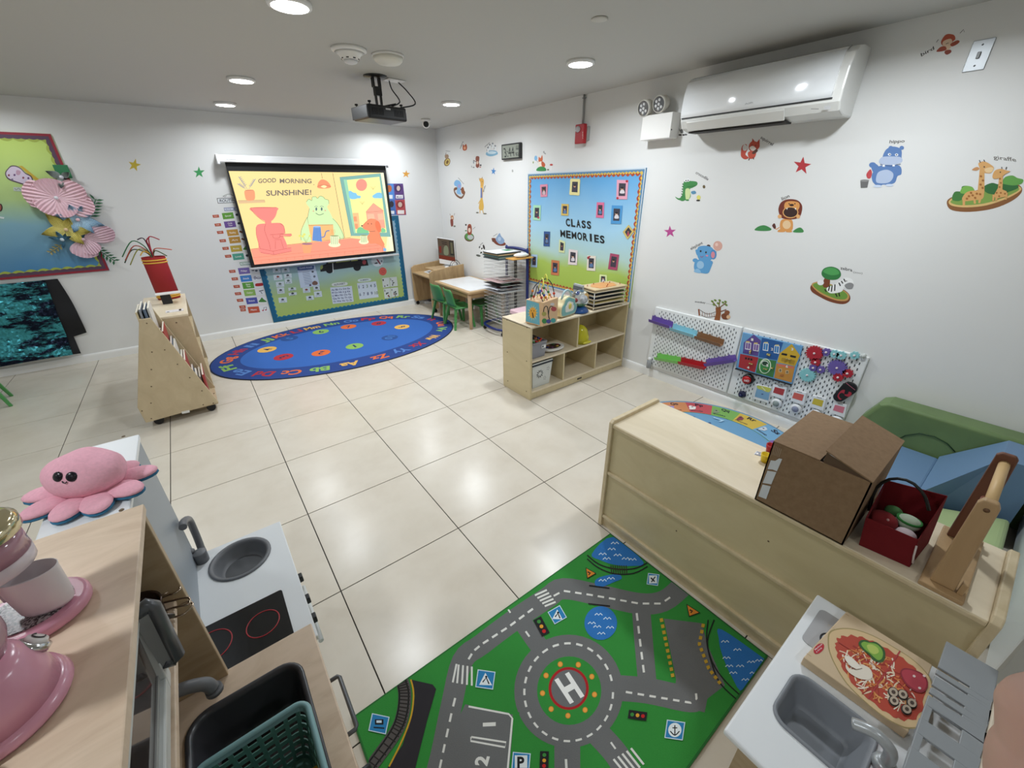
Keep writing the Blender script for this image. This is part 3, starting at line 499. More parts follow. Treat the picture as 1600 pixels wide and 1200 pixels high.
a = V3(); a.text('panda', 385, 1055, 408, 1035, 10, K, up=(-.5, -1)); a.ell(378, 1070, 6, 10, '#555555', 20); a.ell(404, 1090, 20, 24, '#f0f0ee'); a.ell(415, 1070, 8, 22, K, -15); a.ell(398, 1082, 6, 9, K, 25); a.ell(392, 1120, 8, 12, '#2a3a2a', 15); a.ell(415, 1108, 9, 8, K); a.ell(368, 1142, 20, 9, '#5a5f58', 15); a.ell(400, 1130, 16, 8, '#e2e2e0'); a.build('panda_sticker', 'wall sticker of a black and white panda beside the drying rack top', 'sticker')
# ================================================================ BACK WALL FLAT THINGS
for x, y, r, c, ang, lab in ((210, 258, 10.5, '#c9b23a', 12, 'yellow star sticker high on the back wall left of the green one'), (311, 269.5, 9.5, '#3a9a58', -3, 'green star sticker left of the projector screen'), (634.5, 272, 6.5, '#d79a3a', 5, 'orange star sticker right of the projector screen')):
    a = arty(0, 0, 1, 0); a.star(x, y, r, c, ang, .4); a.build('star_sticker', lab, 'sticker')
def card(ar, pts, c, name, label, cat='card', group=None, parent=None, deco=None):
    ar.poly(pts, c)
    if deco: deco(ar)
    return ar.build(name, label, cat, parent, group) if parent is None else ar.build(name, parent=parent)
# routine chart
RS = 5.71
a = arty(325, 290, RS); a.poly([(78, 112), (262, 108), (268, 152), (88, 160)], '#3a3a3a'); a.poly([(84, 117), (258, 113), (263, 148), (92, 155)], '#dfe2e4'); a.text('ROUTINE', 104, 147, 262, 142, 25, '#3c3c46', bold=.02); a.line([(132, 98), (165, 80), (205, 78), (240, 108)], 3, K, sm=True); a.line([(135, 95), (150, 100), (165, 90)], 3, K); a.build('routine_sign', 'white ROUTINE heading sign with a pencil swoosh', 'sign')
a = arty(325, 290, RS); a.poly([(140, 198), (262, 192), (268, 222), (148, 228)], '#59609a'); a.poly([(145, 203), (258, 197), (262, 217), (152, 223)], '#dde1ea'); a.text('Morning', 158, 217, 205, 213, 11, '#4a5590'); a.ell(235, 208, 12, 7, '#777f9a'); a.build('morning_sign', 'small blue-edged Morning label under the ROUTINE sign', 'sign')
a = arty(325, 290, RS); a.poly([(280, 685), (385, 676), (390, 706), (290, 713)], '#5a8a6a'); a.poly([(285, 690), (380, 681), (384, 701), (294, 708)], '#dfe6e2'); a.text('Afternoon', 298, 703, 362, 697, 10, '#4a7a5a'); a.build('afternoon_sign', 'small green-edged Afternoon label halfway down the routine chart', 'sign')
rows = [((38, 263), (122, 246), 'Special', '#5f9a35', 'eye'), ((56, 340), (140, 322), 'Circle Time', '#6a4a92', 'heads'), ((77, 407), (163, 396), 'Reading', '#c0903c', 'book'), ((100, 482), (182, 462), 'Art', '#bb8b38', 'brush'), ((125, 550), (195, 538), 'Motricity', '#bda43c', 'leaf'), ((148, 620), (214, 610), 'Lunch', '#4f9f8a', 'plate'),
        ((185, 755), (265, 737), 'Nap', '#7766a8', 'bed'), ((207, 822), (283, 805), 'Snack', '#3f7fc4', 'cup'), ((224, 890), (302, 868), 'Story Time', '#5a9a3a', 'sofa'), ((236, 954), (316, 932), 'Outdoor', '#8db35a', 'pencil'), ((254, 1013), (334, 1004), 'Botanic', '#4f55a8', 'plant'), ((276, 1072), (352, 1084), 'Music', '#c2563a', 'note')]
times = ['8:00', '9:00', '9:30', '10:00', '11:00', '11:30', '12:30', '2:30', '3:00', '3:30', '4:00', '4:30']
for i, ((tx, ty), (lx, ly), wd, c, pic) in enumerate(rows):
    cn = ['green', 'purple', 'tan', 'brown-gold', 'mustard', 'teal', 'lilac', 'blue', 'leaf green', 'pale green', 'indigo', 'orange'][i]
    a = arty(325, 290, RS); a.poly([(tx, ty), (tx+57, ty-5), (tx+63, ty+21), (tx+8, ty+25)], '#b5543a'); a.text(times[i], tx+18, ty+15, tx+45, ty+13, 9, '#efd8cc'); a.build('time_card', 'small rust time card left of the %s %s card' % (cn, wd), 'card', group='rust time cards of the routine chart')
    a = arty(325, 290, RS); a.poly([(lx, ly), (lx+100, ly-8), (lx+113, ly+46), (lx+14, ly+56)], c)
    if ' ' in wd:
        p, q = wd.split(); a.text(p, lx+36, ly+21, lx+76, ly+18, 14, '#f4f0ea'); a.text(q, lx+42, ly+40, lx+78, ly+37, 13, '#f4f0ea')
    else: a.text(wd, lx+30, ly+32, lx+84, ly+28, 15, '#f4f0ea')
    a.build('activity_card', '%s %s card on the routine chart' % (cn, wd), 'card', group='activity cards of the routine chart')
    a = arty(325, 290, RS); x, y = lx+102, ly-8; a.poly([(x, y), (x+90, y-7), (x+104, y+44), (x+14, y+54)], '#e6e8ea'); cx, cy = x+52, y+24
    if pic == 'sofa': a.blob([(cx-32, cy-8), (cx, cy-14), (cx+32, cy-14), (cx+34, cy+8), (cx-28, cy+14)], '#b3282e')
    elif pic in ('leaf', 'plant'): a.blob([(cx-35, cy+18), (cx-22, cy-4), (cx-8, cy-22), (cx+8, cy-6), (cx+30, cy+8), (cx+30, cy+18)], '#4a8a3a')
    elif pic == 'note': a.line([(cx-10, cy+14), (cx-8, cy-12), (cx+16, cy-16), (cx+16, cy+8)], 4, '#3a3038'); a.ell(cx-16, cy+14, 8, 6, '#b83a4a'); a.ell(cx+10, cy+9, 8, 6, '#b83a4a')
    elif pic == 'pencil': a.line([(cx-15, cy-5), (cx+25, cy-15)], 8, '#4a4f55'); a.line([(cx, cy), (cx+14, cy+16)], 6, '#4a4f55')
    elif pic == 'cup': a.ell(cx-18, cy+2, 12, 16, '#a8a8b8'); a.ell(cx+14, cy+4, 22, 9, '#504a58'); a.ell(cx+14, cy+3, 16, 5, '#d8d8e0')
    elif pic in ('book', 'brush'): a.line([(cx-38, cy-4), (cx+10, cy+10)], 16, '#7a4a2a')
    else: a.ell(cx-18, cy-2, 14, 11, '#3a3f48'); a.ell(cx+12, cy+6, 12, 9, '#55606a')
    a.build('picture_card', 'white picture card right of the %s %s card' % (cn, wd), 'card', group='picture cards of the routine chart')
a = arty(325, 290, RS); a.poly([(286, 1100), (335, 1096), (340, 1120), (292, 1124)], '#b5543a'); a.text('5:00', 300, 1115, 325, 1112, 9, '#efd8cc'); a.build('time_card', 'lowest rust time card left of the orange Music card', 'card', group='rust time cards of the routine chart')
# poster at the right of the screen
a = arty(320, 220, 4.444, -.002); a.poly([(1225, 297), (1376, 297), (1399, 515), (1240, 515)], '#5a6ab0')
a.poly([(1312, 299), (1376, 299), (1388, 403), (1322, 407)], '#5a3a78'); a.poly([(1320, 412), (1388, 407), (1397, 513), (1332, 513)], '#b04848'); a.poly([(1228, 412), (1316, 412), (1328, 513), (1240, 513)], '#3f6ab0'); a.poly([(1225, 299), (1308, 299), (1317, 407), (1228, 407)], '#4f86cc')
a.ell(1342, 330, 26, 28, '#402a5a'); a.ell(1344, 330, 12, 18, '#d0b8b0'); a.ell(1356, 443, 28, 27, '#8a2a30'); a.ell(1356, 443, 14, 18, '#c8b0a0'); a.ell(1280, 332, 18, 25, '#c06a3a'); a.ell(1296, 440, 16, 22, '#2a2a38'); a.rect(1326, 376, 1376, 400, '#e4e2e6'); a.rect(1338, 482, 1384, 508, '#e8e2e0'); a.rect(1280, 376, 1304, 402, '#e4e8ee'); a.rect(1290, 486, 1316, 508, '#e4e8ee'); a.text('Music', 1332, 396, 1370, 394, 12, '#44405a')
a.build('picture_poster', 'poster of four coloured squares with animals right of the screen', 'poster')
# ================================================================ BOARDS
def zgrad(name, stops, z0, z1):
    m = bpy.data.materials.new(name); m.use_nodes = True; n = m.node_tree.nodes; l = m.node_tree.links; b = n['Principled BSDF']
    g = n.new('ShaderNodeNewGeometry'); s = n.new('ShaderNodeSeparateXYZ'); l.new(g.outputs['Position'], s.inputs[0])
    mr = n.new('ShaderNodeMapRange'); mr.inputs[1].default_value = z0; mr.inputs[2].default_value = z1; l.new(s.outputs['Z'], mr.inputs[0])
    t = n.new('ShaderNodeTexNoise'); t.inputs['Scale'].default_value = 3; l.new(g.outputs['Position'], t.inputs['Vector'])
    ad = n.new('ShaderNodeMath'); ad.operation = 'MULTIPLY_ADD'; ad.inputs[1].default_value = .12; l.new(t.outputs['Fac'], ad.inputs[0]); l.new(mr.outputs[0], ad.inputs[2])
    r = n.new('ShaderNodeValToRGB'); e = r.color_ramp.elements
    e[0].position = stops[0][0]; e[0].color = lin(stops[0][1]); e[1].position = stops[-1][0]; e[1].color = lin(stops[-1][1])
    for p, c in stops[1:-1]: q = e.new(p); q.color = lin(c)
    l.new(ad.outputs[0], r.inputs[0]); l.new(r.outputs[0], b.inputs['Base Color']); b.inputs['Roughness'].default_value = .65
    return m
def board(name, label, face, a0, a1, z0, z1, paper, borders, thick=.012):
    """face 'x' = right wall, 'y' = back wall"""
    mp = (lambda u, v: Vector((-thick, u, v))) if face == 'x' else (lambda u, v: Vector((u, -thick, v)))
    c = Vector((0, (a0+a1)/2, z0)) if face == 'x' else Vector(((a0+a1)/2, 0, z0))
    t = thing(name, label, 'bulletin board', c)
    b = MB()
    if face == 'x': b.box(-thick, a0, z0, -.001, a1, z1, paper)
    else: b.box(a0, -thick, z0, a1, -.001, z1, paper)
    b.build('backing', t)
    for k, (w, col, per, amp) in enumerate(borders):
        A_ = Art(mp, NX if face == 'x' else NY, base=.001+.0008*k)
        def wave(L):
            if not per: return [(0, w), (L, w)]
            n = max(1, round(L/per)); out = []
            for i in range(n*6+1):
                s_ = i/6; out.append((L*i/(n*6), w-amp+amp*2*abs(sin(pi*s_))))
            return out
        W_, H_ = a1-a0, z1-z0
        for side in range(4):
            L = W_ if side % 2 == 0 else H_; pts = [(0, 0)]+[(min(max(s_, 0), L), d) for s_, d in wave(L)]+[(L, 0)]
            h = A_.h
            for (s0, d0), (s1, d1) in zip(pts[1:-2], pts[2:-1]):
                q = [(s0, 0), (s1, 0), (s1, d1), (s0, d0)]
                if side == 0: q = [(a0+s_, z0+d) for s_, d in q]
                elif side == 2: q = [(a0+s_, z1-d) for s_, d in q]
                elif side == 1: q = [(a0+d, z0+s_) for s_, d in q]
                else: q = [(a1-d, z0+s_) for s_, d in q]
                A_.h = h; A_.poly(q, col)
        A_.build('border', parent=t)
    return t
BB = board('bulletin_board', 'bulletin board with teal scalloped border behind the projector screen', 'y', -2.585, -.700, .085, 1.30, zgrad('paper_sky_meadow', [(.1, '#a5bd62'), (.34, '#a9c27c'), (.5, '#9fbdb8'), (.8, '#8fb2c9')], 0.085, 1.30), [(.062, '#0e6f96', .055, .007), (.05, '#0a5c80', 0, 0)])
CBD = board('class_board', 'CLASS MEMORIES bulletin board with a sky to meadow background and photo cards', 'x', -3.622, -2.080, .60, 1.783, zgrad('paper_class', [(.1, '#a2bf4e'), (.28, '#abc65a'), (.42, '#b3d3cf'), (.62, '#a3cfe8'), (1.05, '#5fa3d6')], .60, 1.783),
            [(.052, '#a8442c', .052, .009), (.038, '#d8b850', .03, .006), (.026, '#5a86a8', .04, .005), (.010, '#c9d4dc', 0, 0)])
LBD = board('left_bulletin_board', 'yellow-green to blue bulletin board with dark red border and tissue flowers at left', 'y', -5.76, -3.918, .905, 2.115, zgrad('paper_left', [(.1, '#4a86b4'), (.45, '#85b2c4'), (.62, '#b4cf8a'), (1.0, '#c4dc72')], .905, 2.115), [(.062, '#a8b84e', .085, .009), (.048, '#5a4258', .05, .003), (.02, '#962436', 0, 0)])
# letters of the class board: cut-out letters, each a part
def letters(txt, x0, y0, x1, y1, h, adv):
    n = len(txt)
    for i, ch in enumerate(txt):
        f = i/n; x = x0+(x1-x0)*f; y = y0+(y1-y0)*f; w = (x1-x0)/n*adv; dy = (y1-y0)/n*adv; w, dy, x = (w*.45, dy*.45, x+w*.25) if ch == 'I' else (w, dy, x)
        a = artx(810, 240, 5, -.0125, base=.002); a.text(ch, x, y, x+w, y+dy, h, '#16181a', up=(-.04, -1), bold=.008 if ch == 'M' else .035); a.build('letter', parent=CBD)
letters('CLASS', 372, 563, 578, 588, 58, .8); letters('MEMORIES', 330, 650, 682, 702, 58, .84)
PH = [('#d98aa0', [(170, 245), (228, 240), (225, 335), (175, 338)], 'pink scalloped photo card at the top left of the class board'),
      ('#e6dc9a', [(408, 198), (482, 200), (476, 325), (400, 320)], 'pale yellow photo card at the top middle of the class board'),
      ('#dfa0b4', [(770, 205), (860, 207), (850, 358), (765, 356)], 'pink photo card with red hearts at the top right of the class board'),
      ('#a6d9b4', [(118, 402), (176, 404), (172, 524), (114, 518)], 'mint green photo card at the left edge of the class board'),
      ('#d8b860', [(337, 392), (394, 395), (390, 486), (333, 482)], 'tan photo card just above the word CLASS'),
      ('#dc6f94', [(613, 380), (671, 382), (666, 503), (606, 500)], 'photo card with hot pink bands right of the word CLASS'),
      ('#4a94cc', [(730, 404), (815, 407), (803, 550), (722, 548)], 'blue-framed photo card at the right of the class board'),
      ('#d0b86a', [(862, 555), (905, 608), (852, 672), (815, 612)], 'diamond shaped yellow photo card on the right border'),
      ('#2f5590', [(200, 607), (248, 610), (244, 726), (196, 722)], 'dark blue photo card left of the word MEMORIES'),
      ('#d8e0a8', [(320, 670), (366, 688), (360, 776), (316, 770)], 'house shaped pale green photo card below MEMORIES'),
      ('#e6dada', [(395, 745), (464, 756), (458, 872), (388, 866)], 'white photo card with dark drawing below the letter M'),
      ('#a9c8e4', [(102, 785), (150, 790), (146, 890), (98, 886)], 'light blue photo card at the lower left border'),
      ('#c97a4e', [(258, 830), (320, 838), (316, 953), (254, 946)], 'orange photo card low on the class board'),
      ('#e6dfd2', [(538, 795), (606, 800), (601, 918), (534, 912)], 'cream photo card with a red corner low on the class board'),
      ('#a84868', [(718, 778), (788, 790), (772, 912), (700, 902)], 'crimson photo card at the lower right of the class board'),
      ('#e2ecb0', [(636, 945), (690, 950), (692, 1012), (632, 1014)], 'rounded pale photo card above the puzzle rack')]
for i, (c, q, lab) in enumerate(PH):
    a = artx(810, 240, 5, -.0145, base=.0012)
    qx = sum(p[0] for p in q)/4; qy = sum(p[1] for p in q)/4
    if i in (0, 1, 15):
        pts = []
        for k in range(4):
            p, r = q[k], q[(k+1) % 4]
            for m_ in range(3): t_ = m_/3; x, y = p[0]+(r[0]-p[0])*t_, p[1]+(r[1]-p[1])*t_; s_ = 1.0 if m_ == 0 else 1.03; pts.append((qx+(x-qx)*s_, qy+(y-qy)*s_))
        a.blob(pts, c, 3)
    else: a.poly(q, c)
    inn = [(qx+(x-qx)*.6, qy+(y-qy)*.66) for x, y in q]; a.poly(inn, '#3a3844'); w_ = abs(inn[1][0]-inn[0][0]) or 20
    w_ = max(18, min(w_, 55)); rs = random.Random(i)
    sk = rs.choice(['#c89878', '#a87858', '#d8b098']); sh = rs.choice(['#d8d4d8', '#b0485a', '#5a7aa8', '#c8b0b8', '#40384a'])
    a.blob([(qx-w_*.32, qy+28), (qx-w_*.2, qy+4), (qx+w_*.2, qy+2), (qx+w_*.34, qy+28)], sh); a.ell(qx-w_*.02, qy-8, w_*.2, 12, sk); a.ell(qx, qy-14, w_*.22, 8, '#1e1a1c')
    if i == 2: a.ell(848, 216, 10, 10, '#b02030'); a.ell(775, 348, 9, 9, '#b02030')
    if i == 3: a.ell(157, 500, 9, 9, '#b03a50')
    if i == 13: a.blob([(538, 808), (565, 800), (545, 826)], '#a03038')
    o = a.build('photo_card', lab, 'photo card', group='photo cards on the class board')
# -------- items on the back board
def BV(): return arty(400, 390, 6.667, -.0135, base=.001)
CARDS = [((172, 195), (253, 190), (258, 238), (178, 243), 'duck'), ((265, 192), (345, 185), (352, 232), (272, 240), 'rabbit'), ((180, 262), (268, 255), (277, 312), (188, 320), 'red bird'), ((288, 252), (368, 246), (374, 292), (296, 298), 'round dot'), ((296, 305), (370, 298), (377, 350), (304, 358), 'pig'),
         ((205, 338), (290, 330), (296, 385), (212, 392), 'car'), ((215, 398), (292, 392), (300, 455), (224, 462), 'bus'), ((334, 398), (415, 392), (420, 420), (340, 430), 'small fish'), ((338, 452), (422, 442), (426, 470), (344, 482), 'small ball'), ((232, 502), (318, 495), (325, 548), (240, 556), 'sheep'),
         ((484, 398), (560, 392), (568, 445), (492, 452), 'red square'), ((595, 385), (660, 378), (667, 420), (602, 428), 'tree'), ((602, 438), (682, 430), (690, 490), (610, 498), 'person'), ((520, 485), (598, 476), (604, 520), (528, 530), 'butterfly')]
for i, (p0, p1, p2, p3, w_) in enumerate(CARDS):
    a = BV(); a.poly([p0, p1, p2, p3], '#cfdade'); cx = (p0[0]+p2[0])/2; cy = (p0[1]+p2[1])/2; rs = random.Random(i+40)
    a.blob([(cx-14, cy-8), (cx-2, cy-15), (cx+14, cy-8), (cx+10, cy+3), (cx-12, cy+4)], '#8a3a34' if 'red' in w_ else rs.choice(['#4a4a50', '#5a6a60', '#3a3a48'])); a.text(w_.split()[-1], cx-22, cy+20, cx+24, cy+15, 9, '#4a5058')
    a.build('word_card', 'small white word card picturing a %s on the teal-bordered board' % w_, 'card', group='white word cards on the teal-bordered board')
a = BV(); a.poly([(425, 178), (612, 155), (665, 375), (465, 400)], '#c6d3e2'); a.blob([(436, 180), (590, 165), (602, 185), (590, 205), (445, 218), (432, 200)], '#4a6090'); a.text('CLASS RULES', 452, 202, 585, 188, 16, '#dfe6f2')
for k in range(8): a.line([(482+k*4, 240+k*17), (555+k*5, 232+k*17)], 3.5, '#55607a')
a.blob([(585, 345), (610, 325), (640, 340), (636, 365), (595, 368)], '#7a5a4a'); a.ell(590, 230, 12, 10, '#4a4f5a'); a.ell(608, 280, 12, 12, '#6a6f7a'); a.ell(565, 370, 12, 10, '#5a4a5a'); a.build('rules_poster', 'pale blue printed poster with a dark blue title banner on the board', 'poster')
a = BV(); a.blob([(800, 350), (935, 338), (942, 370), (808, 382)], '#d6dcd4'); a.text('ALPHABET', 812, 376, 930, 360, 18, '#3a4250'); a.build('alphabet_title', 'ALPHABET title strip on the board', 'sign')
a = BV(); a.poly([(772, 395), (998, 378), (1018, 542), (800, 566)], '#cdd6e0')
for r, t_ in enumerate(['Aa Bb Cc Dd Ee', 'Ff Gg Hh Ii Jj Kk', 'Ll Mm Nn Oo Pp', 'Qq Rr Ss Tt Uu', 'Vv Ww Xx Yy Zz']): a.text(t_, 786+r*5, 430+r*30, 978+r*6, 412+r*30, 18, '#35406a', bold=.02)
a.build('alphabet_chart', 'white alphabet chart with rows of blue letters', 'poster')
a = BV(); a.blob([(1070, 308), (1182, 298), (1190, 325), (1076, 336)], '#d0ddd8'); a.text('NUMBERS', 1085, 328, 1172, 318, 14, '#3a4a5a'); a.build('numbers_title', 'NUMBERS title strip on the board', 'sign')
a = BV(); a.poly([(1052, 350), (1250, 330), (1278, 495), (1078, 520)], '#ccd8e0')
for r, t_ in enumerate([list('12345'), ['6', '7', '8', '9', '10']]):
    for k, d in enumerate(t_): x = 1070+r*8+k*40; y = 405+r*78-k*4; a.text(d, x, y, x+(34 if len(d) == 2 else 7 if d == '1' else 17), y-2, 32, ['#3a4a6a', '#2a3050', '#6a8a5a', '#4a6a60', '#32407a'][k] if r == 0 else ['#5a6a7a', '#2c3450', '#35406a', '#35406a', '#7a8a60'][k], up=(-.1, -1), bold=.02)
a.build('number_chart', 'white number chart reading 1 to 10', 'poster')
for i, (q, d) in enumerate([([(1312, 298), (1385, 290), (1396, 388), (1322, 398)], '1'), ([(1390, 290), (1465, 282), (1478, 378), (1400, 388)], '2'), ([(1328, 408), (1398, 400), (1410, 500), (1340, 510)], '3'), ([(1402, 400), (1478, 392), (1486, 480), (1412, 498)], '4')]):
    a = BV(); a.poly(q, '#d0d8d4'); x, y = q[0]; a.text(d, x+8, y+30, x+20, y+28, 20, '#23272c', bold=.02); rs = random.Random(i)
    for k in range(2+i*2): a.ell(x+28+rs.random()*34, y+35+rs.random()*50, 7, 7, rs.choice(['#2c2c30', '#4a5a3a', '#8a4a44', '#5a5a60']))
    a.build('number_card', 'white counting card with a black %s, %s of four on the board' % (d, ['upper left', 'upper right', 'lower left', 'lower right'][i]), 'card')
a = BV(); a.ell(1264, 115, 64, 62, '#c9d5d9'); a.text('My Day', 1235, 85, 1300, 80, 12, '#4a5058'); a.blob([(1255, 105), (1270, 102), (1298, 148), (1288, 152)], '#8a3040'); a.blob([(1235, 140), (1262, 132), (1265, 145), (1240, 148)], '#303438'); a.ell(1308, 120, 9, 10, '#607080'); a.build('feelings_dial', 'round white dial with a dark red pointer below the screen', 'sign')
a = BV(); a.ell(1320, 227, 40, 42, '#cc5a4e'); a.ell(1312, 222, 4, 4, '#8a2a28'); a.ell(1334, 220, 4, 4, '#8a2a28'); a.line([(1308, 245), (1322, 238), (1336, 244)], 3, '#8a2a28', sm=True); a.build('face_cutout', 'round coral red face cut-out below the dial', 'cut-out')
# school bus cut-out (mostly hidden by the screen)
t = thing('school_bus_cutout', 'black and yellow paper bus cut-out peeking below the projector screen', 'cut-out', ony(540, 420, -.014))
a = BV(); a.poly([(735, 60), (1075, 20), (1100, 110), (1155, 105), (1172, 165), (1080, 175), (800, 212), (672, 232), (668, 200), (700, 160), (730, 150)], '#1b1d20'); a.build('bus_body', parent=t)
a = BV(); a.h = .0022; a.poly([(748, 60), (815, 52), (820, 132), (752, 142)], '#b4bc60'); a.poly([(828, 60), (975, 40), (980, 120), (832, 138)], '#b4bc60'); a.poly([(985, 40), (1055, 30), (1060, 115), (990, 122)], '#b4bc60'); a.blob([(668, 178), (690, 160), (696, 190), (674, 208)], '#a6b860'); a.ell(1127, 132, 20, 24, '#b04a50'); a.build('window', parent=t)
for x, y in ((765, 208), (1053, 182)): a = BV(); a.h = .002; a.ell(x, y, 40, 40, '#101113'); a.build('wheel', parent=t)
a = BV(); a.h = .0026; a.line([(798, 140), (804, 240)], 9, '#d4dad8'); a.build('door_strip', parent=t)
# ================================================================ PROJECTOR SCREEN
t = thing('projector_screen', 'pull-down projector screen showing a GOOD MORNING SUNSHINE cartoon', 'projector screen', (-1.74, -.12, .78))
sx0, sx1 = ony(340, 250, -.12).x, ony(606, 262, -.12).x
b = MB(); b.box(sx0, -.165, 1.915, sx1, -.085, 1.985, mat('#e8e9ea', .3)); b.build('case', t, bevel=.01, seg=3)
for x in (sx0, sx1): b = MB(); b.box(x-.012, -.17, 1.895, x+.012, -.08, 1.99, mat('#dcdcdc', .4)); b.box(x-.006, -.09, 1.95, x+.006, 0, 1.99, mat('#dcdcdc', .4)); b.build('end_cap', t, bevel=.004)
a = arty(320, 220, 4.444, -.1655); a.text('SCREEN', 150, 132, 212, 134, 6, '#77797c'); a.build('case_print', parent=t)
q = [ony(u, v, -.12) for u, v in ((351, 253), (602, 259), (619, 395), (393, 420))]
b = MB(); b.prism([p+Vector((0, .002, 0)) for p in q], (0, -.0025, 0), mat('#0b0b0c', .7)); b.build('screen_sheet', t)
p0, p1 = ony(391, 420.5, -.12), ony(623, 397.5, -.12); b = MB(); b.tube([p0, p1], .014, mat('#d9dadc', .3), 12); b.build('bottom_bar', t)
SE = 1.0
S = arty(320, 220, 4.444, -.1215, emit=SE, step=.00004, base=.0006); LN = '#7a5a50'
def s1(): S.view(320, 220, 4.444)
def s2(): S.view(340, 240, 6)
def s3(): S.view(470, 250, 6.667)
S.poly([(165, 210), (1241, 222), (1313, 765), (345, 860)], '#fbdf9a'); S.poly([(890, 222), (1241, 222), (1313, 765), (1012, 672), (972, 676)], '#fbe19c'); S.poly([(1268, 660), (1300, 655), (1313, 765), (1255, 770)], '#fdf3c0'); S.poly([(1216, 222), (1241, 222), (1313, 765), (1288, 765)], '#fdf6d0')
S.line([(888, 224), (972, 676)], 2.5, LN)
s3(); S.poly([(405, 180), (830, 140), (935, 800), (525, 790)], '#83b5ac'); S.poly([(445, 203), (480, 205), (580, 760), (555, 765)], '#9fd8b4'); S.poly([(480, 208), (818, 175), (895, 755), (572, 760)], '#fdf3a0'); S.line([(405, 180), (830, 140), (935, 800)], 2.5, '#5a8a88'); S.line([(405, 180), (525, 795)], 2.5, '#5a8a88')
S.ell(632, 260, 58, 63, '#f39a88'); S.blob([(498, 335), (515, 320), (545, 338), (575, 345), (590, 368), (622, 375), (618, 398), (590, 400), (560, 408), (512, 400)], '#88c8e8'); S.blob([(745, 375), (775, 352), (800, 340), (838, 345), (846, 395), (800, 398), (760, 396)], '#88c8e8')
for x, y in ((640, 445), (752, 290)): [S.line([(x, y+18), (x+d, y-14)], 2.5, '#c8b070') for d in (-26, -10, 10, 26)]
S.poly([(678, 540), (755, 450), (858, 525), (880, 710), (700, 700)], '#f7ab92'); S.line([(678, 540), (755, 450), (858, 525)], 2.5, '#c07060'); S.line([(685, 545), (860, 530)], 2.5, '#c07060'); S.poly([(690, 565), (760, 560), (772, 620), (700, 625)], '#f9c0a0'); S.poly([(798, 560), (858, 555), (866, 622), (808, 625)], '#f9c0a0')
S.poly([(538, 552), (600, 550), (618, 720), (565, 720)], '#f9c48e'); S.poly([(546, 590), (580, 588), (586, 640), (554, 640)], '#f0a078'); S.poly([(560, 665), (592, 664), (598, 715), (568, 716)], '#f0a078')
S.blob([(582, 745), (595, 710), (620, 698), (650, 708), (700, 735), (700, 758), (600, 762)], '#86cf98'); S.blob([(835, 720), (855, 708), (880, 725), (880, 750), (838, 752)], '#86cf98')
s1(); S.blob([(704, 425), (722, 405), (742, 415), (745, 392), (770, 388), (782, 400), (800, 384), (822, 390), (836, 405), (858, 412), (862, 438), (850, 462), (880, 520), (890, 585), (720, 588), (712, 540), (726, 470), (710, 445)], '#d4f0b4'); S.blob([(712, 530), (700, 560), (668, 630), (668, 690), (740, 700), (730, 640), (722, 590)], '#d4f0b4'); S.blob([(888, 540), (920, 575), (960, 640), (962, 690), (920, 690), (895, 640)], '#d4f0b4'); S.poly([(718, 582), (890, 580), (900, 690), (740, 700)], '#f9bf80')
S.line([(712, 530), (690, 570), (668, 630), (668, 690)], 2.5, '#6a8a60', sm=True); S.line([(888, 540), (925, 580), (960, 650), (962, 690)], 2.5, '#6a8a60', sm=True); S.line([(704, 425), (722, 405), (742, 415), (745, 392), (770, 388), (782, 400), (800, 384), (822, 390), (836, 405), (858, 412), (862, 438)], 2.5, '#6a8a60', sm=True); S.line([(726, 470), (712, 540), (722, 588), (890, 582)], 2.5, '#8a7a60')
S.ell(774, 474, 6, 12, '#5a7078'); S.ell(811, 474, 6, 12, '#5a7078'); S.line([(770, 502), (795, 515), (825, 505)], 3.5, '#5a7060', sm=True); S.ell(754, 488, 5, 5, '#e0b090'); S.ell(836, 484, 5, 5, '#e0b090'); S.line([(760, 460), (772, 453), (785, 458)], 2.5, '#5a7078', sm=True); S.line([(798, 458), (812, 453), (826, 460)], 2.5, '#5a7078', sm=True)
S.poly([(318, 752), (1020, 676), (1215, 700), (1250, 735), (1255, 770), (345, 860)], '#f99d84'); S.line([(318, 752), (1012, 672)], 2.5, '#c07058'); S.line([(330, 812), (1205, 725)], 2, '#d88068'); S.line([(340, 835), (1225, 745)], 2, '#d88068')
for k in range(15): S.line([(390+k*58, 829-k*5.8), (392+k*58, 848-k*5.8)], 2, '#d88068')
S.line([(1160, 700), (1232, 730), (1236, 768)], 2.5, '#c07058')
s3(); S.blob([(640, 690), (665, 655), (700, 625), (740, 612), (790, 625), (825, 680), (838, 735), (820, 760), (840, 820), (870, 880), (850, 905), (790, 870), (720, 870), (700, 830), (690, 800), (715, 760), (700, 735), (660, 722)], '#f9936e'); S.blob([(780, 640), (810, 640), (835, 700), (825, 752), (795, 735), (775, 680)], '#f2805c'); S.ell(636, 686, 9, 8, '#5a4a50'); S.ell(700, 664, 4, 7, '#6a4a40'); S.ell(735, 664, 4, 7, '#6a4a40'); S.line([(715, 745), (775, 740)], 6, '#a8745c'); S.line([(640, 690), (700, 625), (740, 612)], 2.5, '#c06848', sm=True); S.line([(838, 735), (825, 790), (870, 880)], 2.5, '#c06848', sm=True); S.poly([(858, 915), (888, 920), (890, 950), (860, 950)], '#86b4e0')
